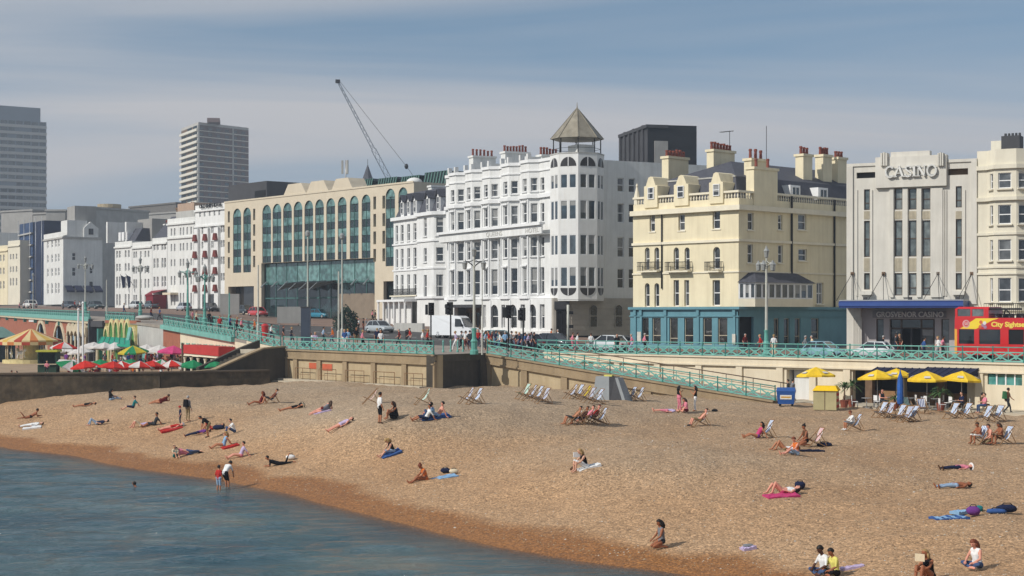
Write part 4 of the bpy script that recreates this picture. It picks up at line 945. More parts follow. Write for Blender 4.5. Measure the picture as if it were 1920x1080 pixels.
# chimneys: (px span, y of cap, depth, pots)
for p0, p1, py, yd, n in ((1241, 1288, 291, 5.0, 6), (1325, 1375, 278, 5.5, 7), (1484, 1512, 290, 11, 3), (1522, 1548, 291, 14, 4), (1550, 1576, 296, 17, 3)):
 x0 = fc.x(p0, yd); zt2 = fc.z((p0 + p1) / 2, py, yd)
 w_ = (p1 - p0) / 19.0
 if yd < 6: C.chimney(x0, x0 + 0.9, yd, yd + w_ / 0.8, zr0, zt2, M_cream, n, ph=0.7)
 else:
  yy = fc.y((p0 + p1) / 2, fc.L * 0.72); C.chimney(fc.L * 0.72, fc.L * 0.72 + 1.0, yy - 0.6, yy + 0.9, zr0, PZ(py, fc.d(fc.L * 0.72, yy)) - fc.z0, M_cream, n, ph=0.7)
ya, yb = fc.y(1413, fc.L), fc.y(1457, fc.L); zt2 = PZ(312, fc.d(fc.L, ya)) - fc.z0
C.chimney(fc.L - 0.9, fc.L + 0.06, ya, yb, zcor + 0.2, zt2, M_cream, 2, ph=0.9)
C.chimney(fc.L - 2.6, fc.L - 1.7, (ya + yb) / 2, yb + 0.6, zr0, PZ(296, fc.d(fc.L, yb)) - fc.z0, M_cream, 3, ph=1.0)
C.shell(0, fc.L, 0, LS, 0, zcor + 0.1, M_cream, M_slate, right=False, zr=zcor + 0.05)
# balconies
def balcony(b, x0, x1, z, d_=0.7):
 o = b.put(MB().box(x0, x1, -d_, 0.0, z - 0.14, z), 'balcony', M_creamtrim)
 mb = MB(); n = max(3, int((x1 - x0) / 0.16))
 for i in range(n + 1): xx = x0 + 0.03 + (x1 - x0 - 0.06) * i / n; mb.beam((xx, -d_ + 0.04, z), (xx, -d_ + 0.04, z + 0.85), 0.03)
 for xx in (x0 + 0.03, x1 - 0.03):
  for k in range(4): mb.beam((xx, -d_ + 0.04 + k * 0.16, z), (xx, -d_ + 0.04 + k * 0.16, z + 0.85), 0.03)
  mb.beam((xx, -d_ + 0.04, z + 0.85), (xx, 0, z + 0.85), 0.05)
 mb.beam((x0, -d_ + 0.04, z + 0.85), (x1, -d_ + 0.04, z + 0.85), 0.06); mb.beam((x0, -d_ + 0.04, z + 0.45), (x1, -d_ + 0.04, z + 0.45), 0.035)
 mb.build('railing', M_iron, o)
for a, b2 in ((1203, 1240), (1255, 1298), (1329, 1356)): balcony(C, fc.x(a), fc.x(b2), fc.z((a + b2) / 2, 508))
# drain pipes
M_pipe = mat('black_drain_pipe', (0.015, 0.014, 0.013), 0.5, 0.1)
xx = fc.x(1242); C.put(MB().tube([(xx, -0.12, zt_teal + 2), (xx, -0.12, zcor)], 0.07, 6), 'drain_pipe', M_pipe)
for pxw in (1483, 1563): yy = fc.y(pxw, fc.L); C.put(MB().tube([(fc.L + 0.12, yy, zt_teal), (fc.L + 0.12, yy, zp1 - 0.2)], 0.10, 6), 'drain_pipe', M_pipe)
# teal pub front
tops = [(fc.x(a) + 0.15, fc.x(b2) + 0.15, fc.z((a + b2) / 2, p1), fc.z((a + b2) / 2, p0), 'low') for a, b2, p0, p1 in ((1207, 1219.5, 596, 646), (1226, 1242, 596, 646), (1258, 1274, 596, 654), (1286, 1303, 596, 646), (1321, 1338, 596, 646), (1349, 1367, 596, 646))]
M_timber = mat('pale_window_timber', (0.45, 0.40, 0.30), 0.7, 0.15)
C.wall((-0.15, -0.25), (fc.L + 0.1, -0.25), 0, zt_teal, tops, M_teal, name='pub_front', depth=0.22, g=G_shop, fm=M_timber)
so = sops_px(fc, fc.L + 0.2, [(1386, 1413, 594, 650, ''), (1451, 1461, 597, 648, 'low'), (1470, 1480.5, 597, 648, 'low'), (1490, 1501, 597, 648, 'low'), (1521, 1536, 597, 636, 'low')], -0.25)
C.wall((fc.L + 0.2, -0.25), (fc.L + 0.2, LS), 0, zt_teal, so, M_teal, name='pub_front', depth=0.22, g=G_shop, fm=M_timber)
C.put(MB().box(fc.L - 0.5, fc.L - 0.4, 0.0, 3.4, 0, zt_teal - 0.2), 'pub_door', M_dark)
fpt = [(-0.2, -0.25), (fc.L + 0.2, -0.25), (fc.L + 0.2, LS)]
C.ledge(fpt, zt_teal - 0.05, zt_teal + 0.2, 0.30, M_teal, 'fascia'); C.ledge(fpt, zt_teal - 0.75, zt_teal - 0.65, 0.12, M_teal, 'fascia'); C.ledge(fpt, 0, 0.45, 0.08, M_teal, 'plinth')
for pxp in (1192, 1203, 1249, 1310, 1378):
 xx = fc.x(pxp, -0.25); C.put(MB().box(xx - 0.13, xx + 0.13, -0.38, -0.24, 0.45, zt_teal - 0.7), 'pilaster', M_teal)
 C.put(MB().box(xx - 0.17, xx + 0.17, -0.46, -0.24, zt_teal - 0.64, zt_teal - 0.06), 'bracket', M_teal)
M_poster = mat('pale_poster', (0.6, 0.58, 0.5), 0.8, 0.2, 6)
for a, b2, p0, p1 in ((1195, 1202, 622, 640), (1373, 1379, 626, 645)): C.put(MB().box(fc.x(a, -.4), fc.x(b2, -.4), -0.44, -0.40, fc.z(a, p1), fc.z(a, p0)), 'notice_board', M_poster)
# conservatory bay on the side
y0_, y1_ = fc.y(1384, fc.L), fc.y(1520, fc.L) - 0.8; zc0 = zt_teal + 0.2; zc1 = PZ(530, fc.d(fc.L, y0_ + 2)) - fc.z0; zc2 = PZ(511, fc.d(fc.L, y0_ + 3)) - fc.z0
xo = fc.L + 1.3
cons = [(fc.L, y0_ + 0.05), (xo, y0_ + 0.9), (xo, y1_ - 0.6), (fc.L, y1_)]
C.put(MB().prism(cons, zc0, zc0 + 0.75), 'bay_base', M_creamtrim)
for a, b2, n in ((cons[0], cons[1], 3), (cons[1], cons[2], 9), (cons[2], cons[3], 2)):
 Lw = math.hypot(b2[0] - a[0], b2[1] - a[1]); C.wall(a, b2, zc0 + 0.75, zc1, [(Lw * i / n + 0.08, Lw * (i + 1) / n - 0.02, zc0 + 0.8, zc1 - 0.1) for i in range(n)], M_trim, name='bay_frame', depth=0.06, style='plain', g=G_pale)
ins = [(fc.L, y0_ + 1.6), (fc.L + 0.25, y0_ + 2.1), (fc.L + 0.25, y1_ - 2.0), (fc.L, y1_ - 1.4)]
exo = [(fc.L, y0_ - 0.15), (xo + 0.25, y0_ + 0.75), (xo + 0.25, y1_ - 0.4), (fc.L, y1_ + 0.2)]
C.put(MB().prism(exo, zc1, zc2, top=ins), 'bay_roof', M_slate)

# ---------------------------------------------------------------- casino
fk = Fr(1588, 139, 1832, 134, 5.5)
K = Bld(fk, 'casino_building', 'pale art deco casino with raised lettering and blue canopy', 'casino', fm=mat('bronze_frame', (0.10, 0.07, 0.05), 0.5, 0.1), g=G_casino)
zk_top = fk.z(1600, 307); zk_mid = fk.z(1710, 284)
kspec = []
for a, b2 in ((1620, 1631), (1792, 1803.5)): kspec += [(a, b2, 355 - (a > 1700) * 6, 394 - (a > 1700) * 5, 'low'), (a, b2, 414 - (a > 1700) * 4, 482 - (a > 1700) * 2, 'sash'), (a, b2, 512, 543, 'plain')]
for a, b2 in ((1677, 1692), (1703.5, 1718.5), (1729, 1744.5)): kspec += [(a, b2, 353, 393, 'sash'), (a, b2, 413, 481, 'sash'), (a, b2, 512, 554, 'low')]
kspec += [(1606, 1641, 323, 334, ''), (1777, 1815, 316, 328, '')]
zg = fk.z(1700, 575)
K.wall((0, 0), (fk.L, 0), zg, zk_top, ops_px(fk, kspec), M_casino, depth=0.2)
K.put(MB().box(fk.x(1604), fk.x(1643), 0.5, 0.6, fk.z(1620, 336), fk.z(1620, 320)), 'vent_grille', M_dgrey)
K.put(MB().box(fk.x(1775), fk.x(1817), 0.5, 0.6, fk.z(1790, 331), fk.z(1790, 313)), 'vent_grille', M_shopbrown)
# raised centre with stepped pylons
xa, xb = fk.x(1643), fk.x(1776)
K.put(MB().box(xa, xb, -0.35, 0.5, fk.z(1700, 351), fk.z(1643, 296)), 'sign_panel', M_casino)
K.put(MB().box(fk.x(1671), fk.x(1744), -0.2, 0.6, fk.z(1643, 296) - 0.05, zk_mid), 'parapet_step', M_casino)
for a, b2 in ((1651, 1665), (1758, 1770)):
 mb = MB(); x0, x1 = fk.x(a, -0.4), fk.x(b2, -0.4)
 for i in range(3):
  q = x0 + (x1 - x0) * i / 3; mb.box(q + 0.03, q + (x1 - x0) / 3 - 0.03, -0.62, 0.3, fk.z(a, 312), fk.z(a, 287) - 0.06 * abs(i - 1))
 K.put(mb, 'fin', M_casino)
K.ledge([(0, 0), (xa, 0)], zk_top - 0.25, zk_top, 0.12, M_casino); K.ledge([(xb, 0), (fk.L, 0)], zk_top - 0.25, zk_top, 0.12, M_casino)
K.put(MB().box(0.0, 0.55, -0.14, 0.01, zg + 0.2, zk_top - 0.25), 'edge_pilaster', M_casino); K.put(MB().box(fk.L - 0.45, fk.L, -0.14, 0.01, zg + 0.2, zk_top - 0.25), 'edge_pilaster', M_casino)
# fluting, pilasters between the centre windows, ribbed spandrels
for p in (1607, 1635, 1668, 1770, 1774, 1809):
 xx = fk.x(p); K.put(MB().box(xx - 0.05, xx + 0.05, -0.09, 0.01, zg + 0.9, fk.z(p, 356)), 'moulding', M_casino)
for a, b2 in ((1669, 1676), (1693, 1702.5), (1719.5, 1728), (1745.5, 1768)):
 K.put(MB().box(fk.x(a), fk.x(b2), -0.16, 0.01, zg + 0.8, fk.z(a, 353)), 'pilaster', M_casino)
M_spandrel = mat('ribbed_buff_spandrel', (0.52, 0.46, 0.34), 0.8, 0.15, 2)
for a, b2 in ((1620, 1631), (1677, 1692), (1703.5, 1718.5), (1729, 1744.5), (1792, 1803.5)):
 for p0, p1 in ((396, 411), (484, 509)):
  x0, x1 = fk.x(a), fk.x(b2); mb = MB(); n = 6
  for i in range(n): mb.box(x0 + (x1 - x0) * i / n, x0 + (x1 - x0) * (i + 0.7) / n, -0.04, 0.01, fk.z(a, p1), fk.z(a, p0))
  K.put(mb, 'spandrel', M_spandrel)
for a, b2 in ((1615, 1637), (1787, 1810)): K.put(MB().box(fk.x(a), fk.x(b2), -0.5, 0.0, fk.z(a, 553), fk.z(a, 546)), 'sill', M_casino)
# CASINO in thick and thin raised strokes
def strokes(ch):
 c = lambda a0, a1, n=14, rx=.36, ry=.5, cx=.4: [(cx + rx * math.cos(rad(a0 + (a1 - a0) * i / n)), .5 + ry * math.sin(rad(a0 + (a1 - a0) * i / n))) for i in range(n + 1)]
 ser = lambda x, y, w=.16: ([(x - w, y), (x + w, y)], .07)
 if ch == 'C': return [(c(45, 315), .15), ([(.66, .84), (.66, .98)], .06), ([(.66, .16), (.66, .02)], .06)], .82
 if ch == 'A': return [([(.38, 1.0), (.06, .03)], .08), ([(.38, 1.0), (.72, .03)], .19), ([(.2, .36), (.58, .36)], .07), ser(.07, .03, .13), ser(.72, .03)], .86
 if ch == 'S': return [([(.56, .80), (.50, .94), (.34, 1.0), (.16, .92), (.12, .76), (.24, .60), (.46, .44), (.58, .28), (.50, .08), (.30, .0), (.12, .08), (.06, .22)], .14)], .68
 if ch == 'I': return [([(.18, .03), (.18, .97)], .19), ser(.18, .03), ser(.18, .97)], .40
 if ch == 'N': return [([(.14, .03), (.14, .97)], .08), ([(.12, .97), (.68, .03)], .19), ([(.68, .03), (.68, .97)], .08), ser(.14, .03, .13), ser(.12, .97, .12), ser(.68, .97, .13)], .86
 return [(c(0, 360, 22, .38, .5, .44), .15)], .9
M_letterw = mat('white_raised_letters', (0.75, 0.74, 0.70), 0.5, 0.05)
xl0, xl1 = fk.x(1660, -0.5), fk.x(1757, -0.5); zl0, zl1 = fk.z(1708, 332), fk.z(1708, 312); hL = zl1 - zl0
adv = sum(strokes(c)[1] for c in 'CASINO'); kx = (xl1 - xl0) / adv; cur = xl0
for ch in 'CASINO':
 stks, w_ = strokes(ch); mb = MB()
 for pl, wd in stks:
  for p, q in zip(pl[:-1], pl[1:]):
   A2, B2 = Vector((cur + p[0] * kx, -0.48, zl0 + p[1] * hL)), Vector((cur + q[0] * kx, -0.48, zl0 + q[1] * hL)); e = (B2 - A2).normalized() * 0.02
   dx_, dz_ = (B2 - A2).x, (B2 - A2).z; ln = math.hypot(dx_, dz_); nx, nz = -dz_ / ln * wd * hL / 2, dx_ / ln * wd * hL / 2; ex, ez = dx_ / ln * 0.02, dz_ / ln * 0.02
   mb.xprism([(A2.x - nx - ex, A2.z - nz - ez), (B2.x - nx + ex, B2.z - nz + ez), (B2.x + nx + ex, B2.z + nz + ez), (A2.x + nx - ex, A2.z + nz - ez)], -0.60, -0.40)
 K.put(mb, 'letter', M_letterw); cur += w_ * kx
K.put(MB().box(xl0, xl1, -0.41, -0.36, zl0 + 0.1, zl0 + 0.14).box(xl0, xl1, -0.41, -0.36, zl1 - 0.2, zl1 - 0.16), 'letter_rail', M_galv)
# blue canopy with stays
M_blue = mat('blue_canopy', (0.020, 0.045, 0.19), 0.4, 0.1, 1.0); M_bluel = mat('light_blue_band', (0.045, 0.09, 0.29), 0.4, 0.08)
xc0 = fk.x(1573, -2.6); xc1 = fk.x(1806, -2.6); zc0 = fk.z(1700, 577, -2.6); zc1 = fk.z(1700, 564, -2.6)
cn = K.put(MB().box(xc0, xc1, -2.6, -0.02, zc0, zc1), 'canopy', M_blue)
MB().box(xc0 - 0.02, xc1 + 0.02, -2.66, -2.605, zc0 + (zc1 - zc0) * 0.25, zc1 - (zc1 - zc0) * 0.2).build('canopy_band', M_bluel, cn)
MB().box(xc0, xc1, -2.55, -0.1, zc1 + 0.005, zc1 + 0.1).build('canopy_top', M_galv, cn)
for p in (1598, 1656.5, 1759, 1822):
 xx = fk.x(p, -0.1); zz = fk.z(p, 513, -0.1); K.put(MB().box(xx - 0.14, xx + 0.14, -0.16, -0.005, zz - 0.14, zz + 0.14), 'stay_bracket', M_shopbrown)
 for dx_ in (-0.75, 0.6): K.put(MB().tube([(xx, -0.15, zz), (min(xx + dx_, xc1 - .1), -2.5, zc1)], 0.025, 5), 'stay', M_iron)
for p in (1622, 1706, 1795):
 xx = fk.x(p, -2.4); K.put(MB().box(xx - 0.15, xx + 0.15, -2.5, -2.2, zc1 + 0.1, zc1 + 0.32), 'floodlight', M_dgrey)
# recessed ground floor with glazed doors
M_frontg = mat('pale_mauve_render', (0.46, 0.43, 0.42), 0.8, 0.1, 0.6)
zf = fk.z(1700, 598)
gs = ops_px(fk, [(1641, 1655, 598, 664, 'plain'), (1666, 1751, 598, 664, ''), (1763, 1778, 598, 664, 'plain')])
gs = [(a, b2, 0.02, d_, e) for a, b2, c, d_, e in gs]
K.wall((fk.x(1612), 0.35), (fk.L, 0.35), 0, zg, [(a - fk.x(1612), b2 - fk.x(1612), c, d_, e) for a, b2, c, d_, e in gs], M_frontg, depth=0.3, name='shopfront')
K.put(MB().box(0, fk.x(1614), -0.1, 0.4, 0, zg), 'fluted_wall', M_casino)
for i in range(5): xx = fk.x(1600) + i * 0.17; K.put(MB().box(xx, xx + 0.08, -0.16, -0.095, 0.1, zg - 0.9), 'rib', M_casino)
xa, xb = fk.x(1666, .6), fk.x(1751, .6)
for i, (a, b2) in enumerate(((0, .28), (.28, .72), (.72, 1))):
 K.window((xa + (xb - xa) * a, 0.75, zf * 0.72), 0, (xb - xa) * (b2 - a), zf * 0.28, 'plain', G_green2)
for a, b2 in ((0, .28), (.72, 1)): K.window((xa + (xb - xa) * a, 0.75, 0), 0, (xb - xa) * (b2 - a), zf * 0.72, 'plain', G_pale)
K.put(MB().box(xa + (xb - xa) * .28, xa + (xb - xa) * .72, 1.2, 1.3, 0, zf * 0.72), 'doorway', M_dark)
for a in (.28, .5, .72): K.put(MB().box(xa + (xb - xa) * a - 0.06, xa + (xb - xa) * a + 0.06, 0.7, 0.9, 0, zf * 0.72), 'door_post', M_dgrey)
K.put(MB().box(fk.x(1636, .2), fk.x(1774, .2), 0.18, 0.30, fk.z(1700, 596), fk.z(1700, 583)), 'fascia', mat('grey_fascia', (.25, .25, .26), .7, .1))
xa, xb = fk.x(1643, .1), fk.x(1769, .1); text('GROSVENOR CASINO', (fk.z(1700, 584) - fk.z(1700, 594.5)), M_letterw, K.root, (xa, 0.13, fk.z(1700, 594.5)), ext=0.05, width=xb - xa, bold=0.012)
K.shell(0, fk.L, 0.0, 18, 0, zk_top, M_casino, M_lgrey)

# ---------------------------------------------------------------- cream house with canted bays, right edge
fe = Fr(1832, 134, 1990, 130.5, 5.5)
E = Bld(fe, 'terrace_house', 'cream stucco house with stacked canted bay windows beside the casino', 'house')
ze = fe.z(1850, 283)
xb0, xb1, xb2, xb3 = fe.x(1852), fe.x(1866, -0.9), fe.x(1905.5, -0.9), fe.x(1932, -0.4)
epoly = [(0, 0), (xb0, 0), (xb1, -0.9), (xb2, -0.9), (xb3 + 0.3, 0.1)]
EROW = [(324, 353), (384, 420), (449, 488), (521, 566)]
zr_ = [(fe.z(1880, p1, -0.9), fe.z(1880, p0, -0.9)) for p0, p1 in EROW]
for a, b2 in zip(epoly[:-1], epoly[1:]):
 Lw = math.hypot(b2[0] - a[0], b2[1] - a[1]); ops = []
 if a[1] == -0.9 and b2[1] == -0.9: ops = [(Lw * 0.14, Lw * 0.76, r0, r1) for r0, r1 in zr_]
 elif a[1] == -0.9: ops = [(Lw * 0.12, Lw * 0.80, r0, r1) for r0, r1 in zr_]
 elif b2[1] == -0.9: ops = [(Lw * 0.3, Lw * 0.7, r0, r1) for r0, r1 in zr_]
 E.wall(a, b2, 0, ze, ops, M_ivory, depth=0.18, sill=M_ivory)
E.wall((xb3 + 0.3, 0.1), (fe.L, 0.1), 0, ze, [], M_ivory)
for py, h_, o_ in ((311, .35, .22), (371, .3, .25), (437, .2, .12), (500, .15, .1), (512, .15, .12), (576, .3, .2)):
 zz = fe.z(1860, py); E.ledge(epoly, zz - h_, zz, o_, M_ivory)
E.shell(0, fe.L, 0.0, 16, 0, ze, M_ivory, M_lgrey)
yk = 5.0; x0 = fe.x(1858, yk); x1 = fe.x(1911, yk); zz = fe.z(1880, 258, yk)
o = E.chimney(x0, x1, yk, yk + 1.2, ze - 0.5, zz, M_ivory, 0, cap=False); MB().box(x0 + 0.9, x1 + 0.05, yk - 0.1, yk + 1.3, zz - 1.0, zz + 0.12).build('chimney_band', M_dgrey, o)
for i in range(5): MB().lathe([(0.12, zz + 0.12), (0.1, zz + 0.4)], 6, (x0 + 1.1 + i * 0.3, yk + 0.6, 0)).build('chimney_pot', M_dgrey, o)
bl = MB()
for i in range(24): xx = fe.x(1845, -1.9) + i * 0.17; bl.beam((xx, -1.9, fe.z(1880, 592, -1.9)), (xx, -1.9, fe.z(1880, 569, -1.9)), 0.035)
bl.beam((fe.x(1845, -1.9), -1.9, fe.z(1880, 569, -1.9)), (fe.x(1845, -1.9) + 4.1, -1.9, fe.z(1880, 569, -1.9)), 0.06)
E.put(bl, 'balcony_railing', M_iron); E.put(MB().box(fe.x(1843, -1.9), fe.x(1843, -1.9) + 4.3, -2.0, 0, fe.z(1880, 597, -1.9), fe.z(1880, 592, -1.9)), 'balcony', M_ivory)

# ---------------------------------------------------------------- white house with slate mansard left of the hotel
fm_ = Fr(738, 220, 838, 204, 7.3)
Mh = Bld(fm_, 'guest_house', 'narrow white house with slate mansard and pointed dormers between two hotels', 'house')
zm = fm_.z(760, 408)
mo = []
RW = [(421, 452), (466, 501), (515, 553)]
for pxc, hw in ((744, 2.2), (754, 2.6), (766, 2.6), (778, 2.8)):
 for p0, p1 in RW:
  o0 = (p0 - 480) * 0.02; mo.append((fm_.x(pxc - hw), fm_.x(pxc + hw), fm_.z(760, p1), fm_.z(760, p0), 'sash'))
xj = fm_.x(790)
Mh.wall((0, 0), (xj, 0), 0, zm, [o for o in mo], M_white, sill=M_trim)
# bay to the right
bx0, bx1, bx2 = xj, fm_.x(806, -1.0), fm_.x(826, 0.1)
zr2_ = [(fm_.z(805, p1), fm_.z(805, p0)) for p0, p1 in ((410, 444), (466, 492), (516, 559))]
Lc = math.hypot(bx1 - bx0 - 1.0, 0)
mp_ = [(bx0, 0), (bx0 + 0.9, -1.0), (bx1 + 1.2, -1.0), (bx2 + 1.4, 0.2), (fm_.L, 0.2)]
for a, b2 in zip(mp_[:-1], mp_[1:]):
 Lw = math.hypot(b2[0] - a[0], b2[1] - a[1]); ops = []
 if Lw > 1.0 and b2 != mp_[-1]:
  ops = [(Lw * 0.5 - 0.48, Lw * 0.5 + 0.48, r0, r1) for r0, r1 in zr2_]
 Mh.wall(a, b2, 0, zm, ops, M_white, sill=M_trim)
mall = [(-0.2, 0), (bx0, 0)] + mp_[1:]
for z0, z1, o_ in ((zm - 0.3, zm + 0.15, 0.4), (fm_.z(760, 459), fm_.z(760, 456), 0.15), (fm_.z(760, 508), fm_.z(760, 505), 0.12), (fm_.z(760, 561), fm_.z(760, 557), 0.25)): Mh.ledge(mall, z0, z1, o_, M_trim)
Mh.put(MB().add([(0, 0.2, zm + .1), (fm_.L, 0.2, zm + .1), (fm_.L, 9, zm + .1), (0, 9, zm + .1), (0.9, 1.6, zm + 3.5), (fm_.L, 1.6, zm + 3.5), (fm_.L, 9, zm + 3.6), (0.9, 9, zm + 3.6)],
    [(0, 1, 5, 4), (1, 2, 6, 5), (3, 0, 4, 7), (2, 3, 7, 6), (4, 5, 6, 7)]), 'roof', M_slate)
for pxc in (757, 769, 781, 805, 825):
 xx = fm_.x(pxc, 0.3); o = Mh.put(MB().xprism([(xx - 0.55, zm + 0.2), (xx + 0.55, zm + 0.2), (xx + 0.55, zm + 2.2), (xx, zm + 3.0), (xx - 0.55, zm + 2.2)], 0.1, 2.0), 'dormer', M_trim)
 Mh.window((xx - 0.36, 0.02, zm + 0.55), 0, 0.72, 1.6, 'sash'); MB().beam((xx - 0.75, 0.9, zm + 2.1), (xx, 0.9, zm + 3.12), 2.2, 0.1).beam((xx + 0.75, 0.9, zm + 2.1), (xx, 0.9, zm + 3.12), 2.2, 0.1).build('dormer_roof', M_slate, o)
xx = fm_.x(812, 5); Mh.chimney(xx - 0.6, xx + 0.6, 4.5, 9.5, zm, fm_.z(812, 348, 5), M_white2, 0)
balcony(Mh, 0.2, xj - 0.2, fm_.z(760, 554))
px_ = MB(); px_.box(-0.3, xj - 0.2, -2.4, 0, fm_.z(760, 566), fm_.z(760, 562)); po = Mh.put(px_, 'porch', M_trim)
for i in range(6): xx = -0.1 + (xj - 0.3) * i / 5; MB().lathe([(0.2, 0), (0.15, 0.3), (0.14, fm_.z(760, 569)), (0.22, fm_.z(760, 566))], 8, (xx, -2.2, 0)).build('column', M_trim, po)
MB().box(0.0, xj - 0.5, -1.2, -1.1, 0, fm_.z(760, 566)).build('porch_wall', M_white, po)
for i in range(4): xx = 0.5 + (xj - 1.2) * i / 4; MB().box(xx, xx + 0.6, -1.25, -1.2, 1.0, fm_.z(760, 573)).build('pane', G_pale, po)
Mh.shell(0, fm_.L, 0, 14, 0, zm, M_white2, M_slate)

# ---------------------------------------------------------------- big beige hotel with tall green glass strips
fh = Fr(421, 271.5, 776, 229, 8.2)
Hb = Bld(fh, 'hotel', 'broad beige stone hotel with tall arched green glass strips', 'hotel', fm=mat('green_frame', (0.05, 0.13, 0.12), 0.5, 0.1), small=True)
zh = fh.z(421, 376) - 0.2
zst, zsb = fh.z(500, 384), fh.z(500, 493)
zst2, zsb2 = fh.z(455, 390), fh.z(455, 511)
strips = [(p - 8.2, p + 8.2, zsb, zst) for p in (500, 519.3, 539, 558.8, 579, 599, 620, 641.5, 664, 686.3)] + [(437, 452.2, zsb2, zst2), (456, 470.5, zsb2, zst2)] + [(723, 740.5, fh.z(730, 499), zst + 0.5), (747, 764, fh.z(730, 499), zst + 0.5)]
hops = []
for a, b2, z0, z1 in strips: hops.append((fh.x(a), fh.x(b2), z0, z1, 'arch open'))
for pxs in (429, 476.5, 702.5, 719.5):
 for k in range(4):
  zz = zsb2 + 0.8 + k * (zst2 - zsb2 - 1.2) / 3.7; xs0 = fh.x(pxs); hops.append((xs0 - 0.35, xs0 + 0.35, zz, zz + 1.9, 'plain'))
xl, xr = fh.x(490), fh.x(702.5); zband = fh.z(500, 495) + 0.15
hops.append((xl, xr, 0.0, zband, '')); hops.append((fh.x(428), fh.x(476), 0.0, fh.z(450, 537), '')); hops.append((fh.x(719), fh.x(752), 0.0, fh.z(735, 527), ''))
_w = Hb.window
Hb.window = lambda p, rz, w, h, style='sash', *a, **k: None if 'open' in style else _w(p, rz, w, h, style, G_green2)
Hb.wall((0, 0), (fh.L, 0), 0, zh, hops, M_beige, depth=0.5)
Hb.window = _w
for a, b2, z0, z1 in strips:
 x0, x1 = fh.x(a), fh.x(b2); n = 4; fh_ = (z1 - z0 - 0.0) / n; r = (x1 - x0) / 2
 xm = x0 + (x1 - x0) * 0.30
 for k in range(n):
  for j, (f0, f1, gm) in enumerate(((0.0, 0.46, G_green2), (0.46, 1.0, G_green))):
   za, zb_ = z0 + fh_ * (k + f0) + 0.03, z0 + fh_ * (k + f1) - 0.03
   Hb.put(MB().box(xm + 0.04, x1 - 0.02, 0.40, 0.44, za, zb_), 'pane', gm); Hb.put(MB().add([(x0 + 0.02, 0.12, za), (xm - 0.04, 0.40, za), (xm - 0.04, 0.40, zb_), (x0 + 0.02, 0.12, zb_)], [(0, 1, 2, 3)]), 'side_pane', gm)
 Hb.put(MB().box(xm - 0.05, xm + 0.05, 0.34, 0.46, z0, z1), 'mullion', Hb.fm)
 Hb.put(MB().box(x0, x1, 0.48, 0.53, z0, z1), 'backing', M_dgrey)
 Hb.put(MB().xprism([(x0 + r + (r) * math.cos(math.pi * i / 10), z1 - r + r * math.sin(math.pi * i / 10)) for i in range(11)], 0.22, 0.28), 'lunette', G_green)
# humps of the parapet
for a, b2, pk in ((532, 572, 346), (575, 614, 341), (622, 659, 336)):
 x0, x1 = fh.x(a), fh.x(b2); z1 = fh.z((a + b2) / 2, pk, 1); w_ = x1 - x0; pr_ = [(x0 - 0.3, zh - 0.2)] + [(x1 + 0.3, zh - 0.2)]
 rt_ = [(x1 - w_ * 0.06, zh + (z1 - zh) * 0.35), (x1 - w_ * 0.13, zh + (z1 - zh) * 0.7), (x1 - w_ * 0.2, z1)]; lt_ = [(x0 + w_ * 0.2, z1), (x0 + w_ * 0.13, zh + (z1 - zh) * 0.7), (x0 + w_ * 0.06, zh + (z1 - zh) * 0.35)]
 Hb.put(MB().xprism(pr_ + rt_ + lt_, 0.05, 3.0), 'parapet_hump', M_beige)
Hb.ledge([(0, 0), (fh.L, 0)], zh - 0.25, zh, 0.1, M_beige)
Hb.shell(0, fh.L, 0.0, 26, 0, zh - 0.1, M_beige, M_lgrey, zr=zh - 0.8)
# glazed atrium front between the piers
n = 10
for r0, r1, gm in ((zband * 0.62, zband - 0.1, G_green), (zband * 0.36, zband * 0.62, G_green2), (0.1, zband * 0.36, G_green2)):
 for i in range(n):
  x0 = xl + (xr - xl) * i / n; x1 = xl + (xr - xl) * (i + 1) / n
  if r0 < 1 and i >= 7: Hb.put(MB().box(x0, x1, 0.2, 1.0, 0, zband * 0.42), 'stone_wall', mat('brown_grey_stone', (0.24, 0.19, 0.14), 0.9, 0.15)); continue
  Hb.put(MB().box(x0 + 0.06, x1 - 0.06, 0.85, 0.9, r0 + 0.05, r1 - 0.05), 'pane', gm)
  Hb.put(MB().box(x0 - 0.06, x0 + 0.06, 0.78, 0.95, r0, r1), 'mullion', Hb.fm)
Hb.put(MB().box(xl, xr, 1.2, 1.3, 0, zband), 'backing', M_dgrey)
for z in (zband * 0.62, zband * 0.36): Hb.put(MB().box(xl, xr, 0.72, 1.0, z - 0.12, z + 0.12), 'transom', Hb.fm)
M_wing = mat('grey_metal_canopy', (0.22, 0.25, 0.26), 0.5, 0.15, metal=0.3)
for i in range(4):
 x0 = fh.x(530 + i * 19.5, -2); Hb.put(MB().add([(x0, 0.7, zband * 0.60), (x0 + 2.3, 0.7, zband * 0.66), (x0 + 2.1, -2.8, zband * 0.62), (x0 - 0.2, -2.8, zband * 0.50), (x0, 0.7, zband * 0.60 - .12), (x0 + 2.3, 0.7, zband * 0.66 - .12), (x0 + 2.1, -2.8, zband * 0.62 - .12), (x0 - 0.2, -2.8, zband * 0.50 - .12)],
              [(0, 3, 2, 1), (4, 5, 6, 7), (0, 1, 5, 4), (1, 2, 6, 5), (2, 3, 7, 6), (3, 0, 4, 7)]), 'canopy_wing', M_wing)
for i in (0, 1, 2, 7, 8, 9):
 x0 = xl + (xr - xl) * (i + 0.2) / n; Hb.put(MB().beam((x0, 0.6, zband * 0.66), (x0 + 2.0, -1.6, zband * 0.56), 0.25, 0.12), 'strut', M_wing)
